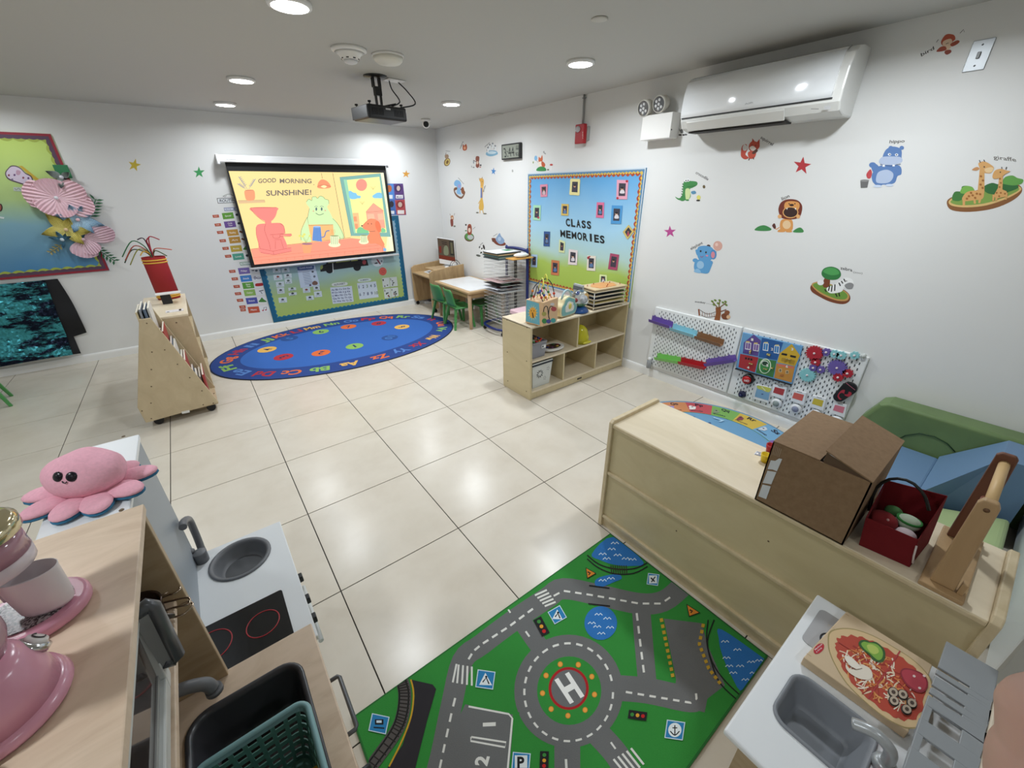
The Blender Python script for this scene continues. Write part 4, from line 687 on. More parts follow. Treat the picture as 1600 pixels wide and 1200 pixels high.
for x0, x1, y0, y1, sy in ((305, 395, 790, 885, 882), (618, 692, 785, 865, 852)):
    S.ell((x0+x1)/2, sy, (x1-x0)*.7, 26, '#eef4c8'); S.poly([(x0, y0), (x1, y0-4), (x1-4, y1), (x0+6, y1)], '#eef4c8'); S.ell((x0+x1)/2, y0, (x1-x0)/2, 7, '#9aa87a')
    for k in range(4): x = x0+12+k*(x1-x0-20)/3.5; S.line([(x, y0+10), (x+3, y1-8)], 5, '#8fae7e')
    S.line([(x1, y0+12), (x1+18, y0+25), (x1+4, y1-28)], 4, '#8fae7e', sm=True)
S.poly([(130, 695), (205, 695), (220, 850), (118, 838)], '#6f9ad8'); S.ell(168, 695, 38, 8, '#9cc0ec'); S.line([(215, 805), (245, 795), (262, 745), (298, 735)], 11, '#6f86b8', sm=True)
for k in range(5): S.line([(138+k*16, 712), (133+k*18, 842)], 4, '#4f74b4')
for k in range(3): S.line([(312+k*18, 720), (322+k*16, 745), (316+k*16, 770)], 3, '#e0904a', sm=True)
S.poly([(8, 878), (120, 872), (100, 968), (30, 972)], '#f9a878'); S.ell(64, 874, 56, 10, '#a8788a'); [S.line([(55, 868), (55+d, 825-abs(d))], 3, '#b0b070') for d in (-50, -20, 0, 30)]; [S.ell(x, y, 14, 12, '#e4e07a') for x, y in ((-12, 790), (20, 795), (95, 790), (35, 775))]
s2(); P1 = '#f48d84'; PL = '#b8504c'
S.blob([(308, 508), (550, 505), (556, 540), (540, 590), (505, 630), (455, 635), (400, 610), (345, 560)], P1); S.line([(308, 508), (552, 504)], 3, PL); S.line([(310, 512), (350, 570), (410, 620), (440, 640)], 2.5, PL, sm=True); S.poly([(440, 630), (502, 628), (504, 660), (446, 660)], P1)
S.blob([(360, 690), (385, 662), (460, 655), (580, 650), (620, 680), (632, 745), (610, 760), (650, 885), (520, 940), (400, 925), (380, 830), (362, 760)], P1); S.poly([(398, 890), (520, 915), (690, 880), (692, 915), (525, 948), (402, 925)], P1); S.line([(398, 890), (520, 915), (690, 880)], 2.5, PL); S.line([(520, 915), (525, 948)], 2.5, PL); S.line([(402, 925), (525, 948), (692, 915)], 2.5, PL); S.line([(450, 658), (440, 720), (480, 830), (495, 900)], 2.5, PL, sm=True); S.line([(580, 650), (620, 680), (632, 745), (612, 752), (490, 760)], 2.5, PL); S.poly([(585, 768), (588, 755), (690, 752), (695, 765), (680, 775)], P1); S.line([(585, 768), (588, 755), (690, 752), (695, 765), (680, 775), (585, 778)], 2.5, PL); S.line([(515, 762), (525, 790), (575, 790), (585, 762)], 2.5, PL, sm=True); S.line([(530, 810), (592, 805), (618, 890)], 2.5, PL); S.line([(540, 820), (540, 895)], 2.5, PL); S.line([(360, 690), (362, 760), (380, 830), (398, 890)], 2.5, PL, sm=True)
S.poly([(190, 440), (440, 435), (444, 458), (198, 468)], '#e0bd92'); S.line([(190, 440), (440, 435), (444, 458)], 2.5, '#a08868'); S.blob([(258, 345), (335, 342), (350, 390), (340, 434), (275, 438), (254, 390)], '#f9a078'); S.line([(258, 345), (335, 342)], 2.5, LN); BL = '#8a94a8'
for x0, y0, x1, y1 in ((280, 335, 200, 215), (290, 335, 350, 240), (265, 335, 190, 285)):
    S.line([(x0, y0), (x1, y1)], 3, BL)
    for k in range(6):
        f = .3+k*.12; x, y = x0+(x1-x0)*f, y0+(y1-y0)*f; S.line([(x, y), (x-14, y-8)], 5, BL); S.line([(x, y), (x+12, y-12)], 5, BL)
TX = '#7c746c'
for w_, x0, y0, x1, y1, h in (('GOOD', 380, 276, 548, 268, 40), ('MORNiNG', 582, 276, 880, 278, 42), (',', 896, 292, 906, 292, 18), ('SUNSHiNE', 455, 395, 855, 385, 50), ('!', 866, 384, 878, 384, 45)): S.text(w_, x0, y0, x1, y1, h, TX, up=(-.03, -1), bold=.022)
s1(); S.line([(808, 224), (815, 262)], 2, LN); S.blob([(780, 318), (790, 285), (815, 268), (850, 282), (873, 312), (868, 326), (825, 332), (788, 328)], '#f59a74'); S.blob([(805, 318), (825, 308), (846, 316), (830, 328)], '#fdeab0'); S.line([(780, 318), (825, 306), (873, 318)], 2, '#a85c48', sm=True)
S.build('projected_picture', parent=t)
# ================================================================ LEFT BOARD DECORATION
def LV(): return arty(0, 190, 4.615, -.0135, base=.001)
a = LV(); a.blob([(38, 365), (60, 335), (80, 318), (115, 318), (150, 335), (185, 370), (225, 390), (238, 430), (215, 463), (180, 458), (120, 440), (65, 420), (42, 395)], '#5a4a58'); a.blob([(45, 368), (64, 340), (84, 325), (115, 326), (148, 342), (182, 376), (220, 398), (230, 430), (212, 455), (180, 450), (122, 432), (70, 412), (50, 393)], '#d8cade')
for x, y in ((64, 387), (105, 385), (168, 405), (88, 418), (205, 408)): a.ell(x, y, 8, 8, random.choice(['#6a4a78', '#8a4a58', '#7a6a88']))
a.blob([(120, 350), (150, 360), (140, 385), (118, 380)], '#c09ab0'); a.build('cookie_drawing', 'pinkish speckled paper cut-out drawing on the left bulletin board', 'drawing')
a = LV(); a.poly([(95, 472), (215, 476), (212, 508), (98, 500)], '#c3cdc4'); a.line([(105, 480), (118, 492), (135, 480), (150, 494), (175, 482), (190, 490), (208, 484)], 3, '#6a7878', sm=True); a.build('name_tag', 'small paper strip with handwriting under the speckled cut-out', 'card')
a = LV(); a.poly([(135, 318), (160, 320), (302, 432), (290, 442), (235, 408)], '#c8a838'); a.build('yellow_ribbon', 'yellow paper strip running from the cut-out to the pink flower', 'ribbon')
a = LV(); a.ell(2, 620, 17, 28, '#3a2424'); a.ell(-2, 620, 12, 22, '#a05a50'); a.build('small_drawing', 'brown round drawing cut by the left edge of the photo', 'drawing')
a = LV(); a.poly([(-20, 680), (32, 690), (28, 702), (-20, 694)], '#d8e2e4'); a.build('name_tag', 'paper strip at the very left edge of the photo', 'card')
def petal(base, ang, L, W, col, pointed=False, n=15):
    """pleated tissue petal fanning out from base in the wall plane, standing off the wall"""
    b = MB(); vs = []; rows_ = 7; d = Vector((cos(ang), 0, sin(ang))); p = Vector((-sin(ang), 0, cos(ang)))
    for j in range(rows_+1):
        r = j/rows_; w_ = W*(sin(pi*min(r, .98)**.8*.62) if not pointed else sin(pi*r**.75))
        for i in range(n+1):
            s_ = i/n*2-1; rr = r*(1-(.22*s_*s_ if not pointed else 0)*r); y = -.012-.035*r*(1-.4*s_*s_)-.017*r*(i % 2)
            vs.append(base+d*(rr*L)+p*(s_*w_)+Vector((0, y, 0)))
    fs = [(j*(n+1)+i, j*(n+1)+i+1, (j+1)*(n+1)+i+1, (j+1)*(n+1)+i) for j in range(rows_) for i in range(n)]
    b.add(vs, fs, col, False); return b
def tissue(col): return mat(col, .45)
def flower(u, v, lab, pet, col, cc, pointed=False):
    c = ony(u, v, -.03); t = thing('tissue_flower', lab, 'flower', c)
    for ang, L, W in pet: petal(c, radians(ang), L*(.86 if L > .15 else 1), W*.78, tissue(col), pointed).build('petal', t)
    b = MB(); b.ell(c+Vector((0, -.035, 0)), (.016, .012, .016), mat(cc, .4), None, 8, 6); b.build('flower_centre', t)
flower(88.8, 309, 'large pale pink tissue flower high on the left board edge', [(165, .24, .15), (100, .19, .14), (220, .2, .13), (280, .2, .12), (20, .27, .13), (335, .3, .14)], '#ecc6d0', '#e8e8ee')
flower(131, 374, 'two-petalled pink tissue flower at the board corner', [(15, .3, .11), (255, .2, .13), (290, .17, .1)], '#dcbcc8', '#d0b0b8')
flower(122.5, 343, 'light blue pointed tissue flower below the big pink one', [(160, .17, .05), (95, .16, .055), (60, .14, .045), (340, .22, .055), (300, .15, .05), (240, .13, .05), (20, .12, .04)], '#b4d2e6', '#f0c8d0', True)
flower(104, 358.5, 'yellow four-pointed tissue flower', [(190, .21, .06), (120, .2, .06), (350, .2, .06), (300, .19, .065), (60, .12, .05)], '#dcd078', '#e8c8a0', True)
flower(98, 374, 'small steel-blue flower under the yellow one', [(160, .09, .025), (100, .08, .025), (20, .08, .02), (260, .08, .02)], '#6f9fb8', '#c8d8e0', True)
flower(97, 277, 'small grey net flower beside the green square', [(150, .1, .04), (30, .08, .03), (250, .1, .04)], '#9fa8a4', '#d8d8e0', True)
def frond(u0, v0, u1, v1, lab, n=6, L=.085, col='#3a7a52'):
    A_, B_ = ony(u0, v0, -.03), ony(u1, v1, -.035); t = thing('fern_sprig', lab, 'leaf sprig', A_); m_ = mat(col, .5)
    b = MB(); b.tube([A_, (A_+B_)/2+Vector((0, -.01, 0)), B_], .004, m_, 6); b.build('stem', t); d = (B_-A_).normalized(); p = Vector((-d.z, 0, d.x))
    for k in range(n):
        for sd in (-1, 1):
            q = A_+(B_-A_)*((k+.6)/n); e = (d*.7+p*sd).normalized(); l = MB(); w_ = e.cross(Vector((0, 1, 0)))*.009; r = L*(1-.3*k/n)
            l.add([q, q+e*r*.5+w_+Vector((0, -.012, 0)), q+e*r+Vector((0, -.008, 0)), q+e*r*.5-w_+Vector((0, -.012, 0))], [(0, 1, 2, 3)], m_); l.build('leaf', t)
frond(139, 341, 150, 311, 'green fern sprig standing beside the pink flower', 6); frond(136, 378, 180, 408, 'green fern sprig pointing down at the board corner', 8, .07, '#2f6a46'); frond(92, 326, 74, 334, 'small green fern sprig left below the pink flower', 3, .06, '#2f7a58'); frond(97, 382, 78, 395, 'tan dried sprig at the lower left of the flowers', 4, .04, '#a8a070')
b = MB(); p = ony(98.5, 269, -.02); b.box(p.x-.05, -.03, p.z-.05, p.x+.05, -.02, p.z+.06, mat('#2f7a4e', .6)); b.M = None; tag(b.build('felt_square', bevel=.003), 'green felt square on the red border above the flowers', 'felt')
# sequin cloth
SQ = bpy.data.materials.new('sequins'); SQ.use_nodes = True; n = SQ.node_tree.nodes; l = SQ.node_tree.links; P_ = n['Principled BSDF']
g = n.new('ShaderNodeNewGeometry'); vo = n.new('ShaderNodeTexVoronoi'); vo.inputs['Scale'].default_value = 70; l.new(g.outputs['Position'], vo.inputs['Vector'])
nz = n.new('ShaderNodeTexNoise'); nz.inputs['Scale'].default_value = 3.2; nz.inputs['Detail'].default_value = 8; nz.inputs['Roughness'].default_value = .75; mpn = n.new('ShaderNodeMapping'); mpn.inputs['Scale'].default_value = (.8, 1, 2.6); l.new(g.outputs['Position'], mpn.inputs[0]); l.new(mpn.outputs[0], nz.inputs['Vector'])
r = n.new('ShaderNodeValToRGB'); r.color_ramp.elements[0].position = .46; r.color_ramp.elements[1].position = .52; r.color_ramp.elements[0].color = lin('#10182e'); r.color_ramp.elements[1].color = lin('#48a4b0'); l.new(nz.outputs['Fac'], r.inputs[0]); l.new(r.outputs[0], P_.inputs['Base Color'])
P_.inputs['Metallic'].default_value = .75; P_.inputs['Roughness'].default_value = .28
mx = n.new('ShaderNodeVectorMath'); mx.operation = 'SUBTRACT'; mx.inputs[1].default_value = (.5, .5, .5); l.new(vo.outputs['Color'], mx.inputs[0]); sc_ = n.new('ShaderNodeVectorMath'); sc_.operation = 'SCALE'; sc_.inputs[3].default_value = .75; l.new(mx.outputs[0], sc_.inputs[0]); ad = n.new('ShaderNodeVectorMath'); ad.operation = 'ADD'; l.new(sc_.outputs[0], ad.inputs[0]); l.new(g.outputs['Normal'], ad.inputs[1]); nm = n.new('ShaderNodeVectorMath'); nm.operation = 'NORMALIZE'; l.new(ad.outputs[0], nm.inputs[0]); l.new(nm.outputs[0], P_.inputs['Normal'])
t = thing('sequin_cloth', 'teal flip-sequin cloth with black side strip hanging low on the back wall', 'cloth', (-5, -.04, .1))
def drape(xr, xl, m_, name, off):
    b = MB(); NI, NJ = 60, 26; vs = []
    for j in range(NJ+1):
        f = j/NJ; z = .115+(.87-.115)*f
        for i in range(NI+1):
            e = i/NI; x = xl(z)+(xr(z)-xl(z))*e; fold = .02*sin(z*16+x*2.2)*(1-f)+.012*sin(x*7+z*5)*(1-f)
            vs.append((x, -.035-.03*(1-f)-off+fold, z+.012*sin(x*5)*(1-f)))
    o_ = len(vs); b.add(vs+[(x, y+.006, z) for x, y, z in vs], [(j*(NI+1)+i, j*(NI+1)+i+1, (j+1)*(NI+1)+i+1, (j+1)*(NI+1)+i) for j in range(NJ) for i in range(NI)]+[(o_+j*(NI+1)+i, o_+(j+1)*(NI+1)+i, o_+(j+1)*(NI+1)+i+1, o_+j*(NI+1)+i+1) for j in range(NJ) for i in range(NI)], m_, True); return b.build(name, t)
drape(lambda z: -4.40-.06*(1-(z-.1)/.77), lambda z: -6.0, SQ, 'sequin_panel', 0)
drape(lambda z: -4.315+.03*sin((z-.1)*4) if z > .3 else -4.40, lambda z: -4.42-.06*(1-(z-.1)/.77), mat('#0c0c12', .7), 'side_strip', -.012)
# ================================================================ RUGS
RUGB = mat('#1c3f86', .9, bump=(400, .3)); RUGI = mat('#2d63b4', .9, bump=(400, .3))
OC = (-1.995, -1.075); OA, OB = 1.375, .925
t = thing('alphabet_rug', 'oval blue alphabet rug with numbered coloured circles', 'rug', (OC[0], OC[1], 0))
def ring(cx, cy, a_, b_, n=96): return [(cx+a_*cos(2*pi*k/n), cy+b_*sin(2*pi*k/n)) for k in range(n)]
b = MB(); b.prism([(x, y, .0005) for x, y in ring(*OC, OA, OB)], (0, 0, .0065), mat('#101c38', .9)); b.build('rug_edge', t)
def wm(z): return lambda u, v: Vector((u, v, z))
a = Art(wm(.007), NZ, rough=.9, base=.0004, step=.0001); a.poly(ring(*OC, OA-.012, OB-.012), RUGB); a.poly(ring(OC[0], OC[1], 1.10, .655), RUGI); a.build('rug_pile', parent=t)
LC = [('Aa', 935, 382, 'y'), ('Bb', 782, 420, 'g'), ('Cc', 612, 452, 'o'), ('Dd', 440, 467, 'r'), ('Ee', 300, 458, 'b'), ('Ff', 203, 438, 'g'), ('Gg', 178, 397, 'o'), ('Hh', 195, 350, 'r'), ('Ii', 265, 308, 'b'), ('Jj', 338, 272, 'g'), ('Kk', 440, 238, 'o'), ('Ll', 563, 210, 'r'), ('Mm', 690, 190, 'y'), ('Nn', 823, 167, 'g'), ('Oo', 950, 143, 'b'), ('Pp', 1068, 127, 'r'), ('Qq', 1187, 118, 'o'), ('Rr', 1283, 123, 'g'), ('Ss', 1365, 130, 'b'), ('Tt', 1433, 145, 'r'), ('Uu', 1470, 178, 'o'), ('Vv', 1475, 208, 'g'), ('Ww', 1425, 255, 'y'), ('Xx', 1322, 297, 'r'), ('Yy', 1207, 327, 'b'), ('Zz', 1080, 352, 'o')]
CC = dict(y='#e0b058', g='#86b45a', o='#dc6a34', r='#b02838', b='#4f7cc0', d='#1f4a8c')
for s_, u, v, c in LC:
    a = Art(wm(.0078), NZ, rough=.9, base=.0003)
    p = onz(300+u/3.81, 460+v/3.81, .008); th = math.atan2((p.y-OC[1])/.79, (p.x-OC[0])/1.24); cx, cy = OC[0]+1.232*cos(th), OC[1]+.79*sin(th)
    nn = Vector((cos(th)/1.24, sin(th)/.79)).normalized(); tn = Vector((nn.y, -nn.x)); h = .115; w_ = .19 if s_[0] not in 'IJLT' else .13
    q = Vector((cx, cy))-nn*h/2; a.text(s_, q.x-tn.x*w_/2, q.y-tn.y*w_/2, q.x+tn.x*w_/2, q.y+tn.y*w_/2, h, CC[c], up=(nn.x, nn.y), bold=.035); a.build('letter_print', parent=t)
for s_, u, v, c in (('1', 968, 308, 'g'), ('2', 768, 348, 'o'), ('3', 545, 372, 'r'), ('4', 447, 328, 'y'), ('5', 580, 262, 'd'), ('6', 767, 222, 'g'), ('7', 932, 192, 'o'), ('8', 1112, 172, 'r'), ('9', 1250, 193, 'y'), ('10', 1177, 257, 'd')):
    a = Art(wm(.0078), NZ, rough=.9, base=.0004, step=.0001); p = onz(300+u/3.81, 460+v/3.81, .008); a.ell(p.x, p.y, .098, .098, CC[c]); nn = Vector(((p.x-OC[0])*.5, (p.y-OC[1]))).normalized(); tn = Vector((nn.y, -nn.x)); h = .095; w_ = .12 if len(s_) == 2 else .022 if s_ == '1' else .055
    q = Vector((p.x, p.y))-nn*h/2; a.text(s_, q.x-tn.x*w_/2, q.y-tn.y*w_/2, q.x+tn.x*w_/2, q.y+tn.y*w_/2, h, '#16305a' if c != 'd' else '#3f74b8', up=(nn.x, nn.y), bold=.02); a.build('number_circle', parent=t)
# ---- road rug
t = thing('road_rug', 'green play rug printed with grey roads, a helipad roundabout and ponds', 'rug', (-2.52, -5.42, 0))
Q0 = onz(960, 838, .01); Q1 = onz(545, 1109, .01); Q2 = onz(1135, 1117, .01)
RX0, RX1, RY1, RY0 = Q1.x, Q0.x, (Q0.y+Q1.y)/2, Q2.y
b = MB(); b.box(RX0, RY0, .0005, RX1, RY1, .008, mat('#22682c', .9)); b.build('rug_edge', t)
GRN = mat('#2f8a36', .95, bump=(350, .5)); ROAD = mat('#6b6c6c', .95, bump=(350, .5)); WTR = mat('#2a72ba', .95, bump=(350, .4))
RZ = .0082; clampx = lambda p: Vector((min(max(p.x, RX0+.004), RX1-.004), min(max(p.y, RY0+.004), RY1-.004), RZ))
a = Art(lambda u, v: clampx(onz(u, v, RZ)), NZ, 540, 820, 2.353, rough=.95, base=.0003, step=.000015); W = '#e2e2dc'
a.b.add([(RX0+.006, RY0+.006, RZ), (RX1-.006, RY0+.006, RZ), (RX1-.006, RY1-.006, RZ), (RX0+.006, RY1-.006, RZ)], [(0, 1, 2, 3)], GRN)
def road(pts, w_): a.line(pts, w_, ROAD, sm=True)
road([(320, 960), (350, 850), (390, 660), (430, 500), (500, 440), (620, 350), (740, 270), (800, 235), (930, 258), (1080, 290), (1170, 280), (1240, 225)], 78)
road([(1085, 290), (1095, 420), (1110, 590)], 68); road([(1000, 600), (1110, 610), (1250, 640), (1290, 640)], 95); road([(645, 350), (700, 430), (730, 470)], 68)
a.poly([(1170, 345), (1310, 362), (1330, 440), (1395, 590), (1330, 640), (1320, 690), (1200, 660), (1215, 570)], ROAD)
a.ell(820, 612, 200, 208, ROAD, 0, 48); road([(920, 760), (1000, 850), (1060, 960)], 90); road([(815, 800), (815, 960)], 95)
a.poly([(440, 660), (620, 690), (596, 960), (330, 960), (380, 780)], ROAD); a.ell(822, 610, 118, 126, GRN, 0, 40); a.poly([(430, 655), (640, 690), (620, 760), (560, 700)], GRN); a.poly([(440, 665), (615, 698), (590, 960), (340, 960), (395, 760)], ROAD)
a.line([(452, 668), (600, 696), (613, 712), (592, 940)], 7, W); a.text('1', 550, 740, 550, 726, 46, W, up=(-1, .05), bold=.03); a.text('2', 518, 888, 528, 852, 46, W, up=(-1, -.1), bold=.04); a.line([(462, 780), (590, 800), (586, 818), (460, 795), (462, 780)], 7, W)
a.ell(820, 602, 74, 79, '#a81c20', 0, 36); a.ell(820, 602, 64, 69, ROAD, 0, 36); a.text('H', 822, 655, 875, 625, 100, '#eeeeea', up=(-.55, -.85), bold=.04)
for k in range(10):
    an = 2*pi*k/9+.2
    if k < 9: a.ell(820+97*cos(an), 605+97*sin(an), 9.5, 10.5, '#d8862a'); a.ell(820+97*cos(an), 605+97*sin(an), 7, 8, '#eaa548')
a.dash([(820+163*cos(2*pi*k/60), 616+180*sin(2*pi*k/60)) for k in range(60)], 8, W, 24, 20, True)
a.dash([(346, 895), (362, 820), (390, 690), (412, 600)], 8, W, 32, 26); a.dash([(452, 495), (470, 465), (500, 440), (600, 375), (690, 308)], 8, W, 24, 16); a.dash([(765, 262), (800, 243), (900, 258), (1080, 290), (1160, 290), (1225, 245)], 7, W, 24, 18, False); a.dash([(1070, 325), (1085, 450), (1100, 570)], 8, W, 28, 20); a.dash([(1030, 615), (1270, 655), (1290, 640), (1286, 600)], 8, W, 24, 20); a.dash([(662, 392), (692, 435)], 7, W, 24, 16); a.dash([(975, 800), (1000, 835)], 7, W, 30, 20); a.line([(810, 862), (812, 900)], 9, W); a.line([(598, 312), (606, 324)], 6, W)
for k in range(5):
    a.line([(400+k*16, 512+k*2.5), (392+k*18, 580+k*3)], 7, W) if k else a.line([(408, 512), (394, 580)], 7, W)
    a.line([(696+k*9, 272+k*10-12), (740+k*8, 242+k*11-2)], 7, W); a.line([(985+k*16, 862-k*10), (1040+k*14, 930-k*12)], 8, W)
for pts in ([(985, 45), (1095, 138), (1050, 152), (990, 148), (940, 132), (905, 108)], [(1382, 385), (1545, 498), (1560, 510), (1465, 612), (1420, 560), (1385, 480), (1372, 420)]): a.blob(pts, WTR)
a.ell(938, 362, 60, 62, WTR, 0, 28); a.blob([(918, 205), (945, 190), (1000, 182), (1015, 198), (985, 212), (945, 228), (920, 226)], WTR)
rs = random.Random(3)
for x, y in [(945, 108), (978, 90), (1000, 112), (1030, 125), (990, 68), (960, 125), (1055, 128), (930, 330), (962, 345), (925, 375), (972, 378), (905, 362), (940, 400), (945, 205), (975, 198), (1395, 430), (1400, 490), (1440, 460), (1450, 520), (1490, 505), (1470, 570), (1500, 545), (1520, 500), (1425, 545), (1410, 520)]:
    a.line([(x-14, y+3), (x-6, y-4), (x, y+3), (x+7, y-4), (x+14, y+3)], 3.4, '#cfe2f0')
KB = '#1c1c1e'
for o_ in (0, 14): a.line([(888, 112+o_), (930, 145+o_), (990, 163+o_*1.3), (1060, 162+o_*1.2), (1110, 140+o_)], 4.5, KB, sm=True); a.line([(1355-o_*1.6, 350), (1330-o_*.2, 430), (1350, 510+o_), (1395-o_, 575+o_), (1455-o_, 632+o_)], 4.5, KB, sm=True)
for k in range(8): a.line([(975+k*8, 150), (978+k*8, 180)], 3, '#3a2426')
a.line([(895, 224), (970, 234)], 5, KB); a.line([(892, 291), (972, 300)], 5, KB)
a.dash([(1160, 345), (1205, 570)], 12, '#c8a030', 13, 10); a.dash([(1315, 365), (1300, 440), (1335, 530), (1385, 595)], 12, '#c8a030', 13, 10)
# railway at lower left
a.poly([(240, 570), (320, 588), (333, 605), (300, 720), (255, 900), (150, 900), (210, 810), (245, 700), (255, 630)], '#2a272c'); a.line([(240, 570), (250, 620), (242, 700), (210, 790), (160, 890)], 6, '#c89c28', sm=True)
a.line([(205, 570), (218, 620), (210, 700), (180, 770), (90, 895)], 48, '#55504e', sm=True); [a.line([(205+d, 570), (218+d, 620), (210+d, 700), (180+d, 770), (90+d, 895)], 6, '#141416', sm=True) for d in (-20, 14)]
rp = spline([(205, 570, 0), (218, 620, 0), (210, 700, 0), (180, 770, 0), (90, 895, 0)], 6, False)
for p, q in zip(rp, rp[1:]):
    d = (q-p).normalized(); nn = Vector((-d.y, d.x, 0))*19; a.line([(p.x-nn.x, p.y-nn.y), (p.x+nn.x, p.y+nn.y)], 5, '#26221f')
def sign(cx, cy, r, ang, inner):
    ca, sa = cos(radians(ang)), sin(radians(ang)); f = lambda k: [(cx+(x*ca-y*sa)*k, cy+(x*sa+y*ca)*k) for x, y in ((-r, -r), (r, -r), (r, r), (-r, r))]
    a.poly(f(1), '#cfe2ee'); a.poly(f(.9), '#2a80b8'); inner(cx, cy, r)
def blk(cx, cy, r): a.poly([(cx-r*.7, cy+r*.6), (cx, cy-r*.75), (cx+r*.75, cy+r*.65)], '#e6ecee'); a.line([(cx-r*.3, cy+r*.3), (cx+r*.1, cy-r*.2), (cx+r*.4, cy+r*.5)], 5, KB); a.ell(cx+3, cy-r*.3, 4, 4, KB)
sign(514, 570, 33, 8, blk); sign(778, 332, 26, -30, blk); sign(1130, 202, 21, 8, lambda x, y, r: (a.rect(x-r*.7, y-r*.7, x+r*.7, y+r*.7, '#dfe6e6'), a.line([(x-8, y-6), (x+6, y+8)], 5, KB), a.line([(x-6, y+10), (x+8, y-10)], 4, KB)))
sign(123, 733, 33, 12, lambda x, y, r: (a.rect(x-r*.45, y-r*.5, x+r*.5, y+r*.1, KB), a.rect(x-r*.28, y-r*.38, x+r*.3, y-r*.1, '#cfe2ee'), a.line([(x-r*.6, y+r*.4), (x+r*.6, y+r*.5)], 5, KB)))
sign(1210, 756, 34, 8, lambda x, y, r: (a.ell(x, y, r*.72, r*.78, '#e6eef0'), a.line([(x, y-18), (x, y+18)], 4, KB), a.line([(x-17, y+4), (x, y+19), (x+17, y+4)], 4, KB, sm=True), a.line([(x-9, y-8), (x+9, y-8)], 4, KB)))
sign(645, 872, 33, 5, lambda x, y, r: (a.rect(x-r*.7, y-r*.7, x+r*.7, y+r*.7, '#dfe6e6'), a.text('P', x-14, y+22, x+12, y+22, 40, KB, bold=.04)))
for cx, cy, ang in ((720, 375, 62), (1073, 702, 8), (730, 868, 92)):
    ca, sa = cos(radians(ang)), sin(radians(ang)); f = lambda x, y: (cx+x*ca-y*sa, cy+x*sa+y*ca)
    a.poly([f(-34, -16), f(34, -16), f(34, 16), f(-34, 16)], KB)
    for k, c in enumerate(('#3a8a3a', '#e0a030', '#c02020')): x, y = f(-20+k*20, 0); a.ell(x, y, 7, 7, c)
for pts in ([(882, 158), (922, 180), (888, 200)], [(1252, 292), (1304, 325), (1262, 340)]):
    a.poly(pts, KB); cx = sum(p[0] for p in pts)/3; cy = sum(p[1] for p in pts)/3; a.poly([(cx+(x-cx)*.82, cy+(y-cy)*.82) for x, y in pts], '#d8862a'); a.line([(cx-8, cy-5), (cx+2, cy), (cx-4, cy+6)], 5, KB)
a.build('printed_pile', parent=t)
# ---- second alphabet rug, partly behind the display shelf
SCX, SCY, SR = -.68, -4.90, .645
t = thing('animal_alphabet_rug', 'round pastel alphabet rug with animals, half hidden behind the long shelf', 'rug', (SCX, SCY, 0))
b = MB(); b.prism([(x, y, .0005) for x, y in ring(SCX, SCY, SR, SR, 72)], (0, 0, .006), mat('#5f7a90', .9)); b.build('rug_edge', t)
a = Art(wm(.0066), NZ, rough=.9, base=.0003, step=.00008); a.poly(ring(SCX, SCY, SR-.006, SR-.006, 72), '#6fa0c4')
SEG = ['#d8c85a', '#79acd0', '#8a66a8', '#d08a5c', '#c4525a', '#7fb25c', '#d8b850', '#79acd0', '#8a66a8']; n_ = len(SEG); A0 = radians(122)
for k in range(14):
    c = SEG[k % n_]; t0 = A0-k*radians(19.3); t1 = t0-radians(19.3); ro, ri = SR-.02, SR-.19
    a.poly([(SCX+ro*cos(t0+(t1-t0)*f/4), SCY+ro*sin(t0+(t1-t0)*f/4)) for f in range(5)]+[(SCX+ri*cos(t1+(t0-t1)*f/4), SCY+ri*sin(t1+(t0-t1)*f/4)) for f in range(5)], c)
a.line(ring(SCX, SCY, SR-.19, SR-.19, 72), .006, '#5f8f5a', closed=True)
for k, s_ in enumerate(['Ll', 'Mm', 'Nn', 'Oo', 'Pp', 'Qq', 'Rr', 'Ss', 'Tt', 'Uu']):
    th = A0-(k+.35)*radians(19.3); nn = Vector((cos(th), sin(th))); tn = Vector((nn.y, -nn.x)); q = Vector((SCX, SCY))+nn*(SR-.075)
    a.text(s_, q.x, q.y, q.x+tn.x*.06, q.y+tn.y*.06, .042, '#2a2a3a', up=(nn.x, nn.y), bold=.02); q = Vector((SCX, SCY))+nn*(SR-.11)-tn*.03
    pts = [(q.x+.035*cos(x)*(1+.35*sin(3*x+k)), q.y+.026*sin(x)*(1+.3*cos(2*x+k))) for x in [2*pi*j/12 for j in range(12)]]; a.poly(pts, ['#8a7a30', '#a8c4dc', '#e0b86a', '#9a8ac8', '#f0e8e4', '#8a9a78', '#8a4a58', '#d0d8e0', '#c8a8d8', '#d0b080'][k]); a.ell(q.x+.01, q.y+.004, .007, .007, '#2a2a30', 0, 8)
    q = Vector((SCX, SCY))+nn*(SR-.165)-tn*.045; a.text(['lion', 'mouse', 'numbat', 'octopus', 'panda', 'quokka', 'raccoon', 'sheep', 'turtle', 'urchin'][k], q.x, q.y, q.x+tn.x*.09, q.y+tn.y*.09, .018, '#3a3a4a', up=(nn.x, nn.y))
for k in range(26):
    r_ = .12+.3*random.random(); th = random.random()*2*pi; x, y = SCX+r_*cos(th), SCY+r_*sin(th); a.blob([(x-.018, y), (x, y+.012), (x+.02, y+.004), (x+.006, y-.012)], random.choice(['#3a5a88', '#4a6a98', '#c8926a', '#d8e0e8', '#3a5a88']), 3)
for k, d in enumerate('567'): th = A0-(k*2+1.1)*radians(19.3); a.text(d, SCX+.4*cos(th), SCY+.4*sin(th), SCX+.4*cos(th)+.05, SCY+.4*sin(th)-.01, .07, '#a8d0ec', bold=.03)
a.build('printed_pile', parent=t)
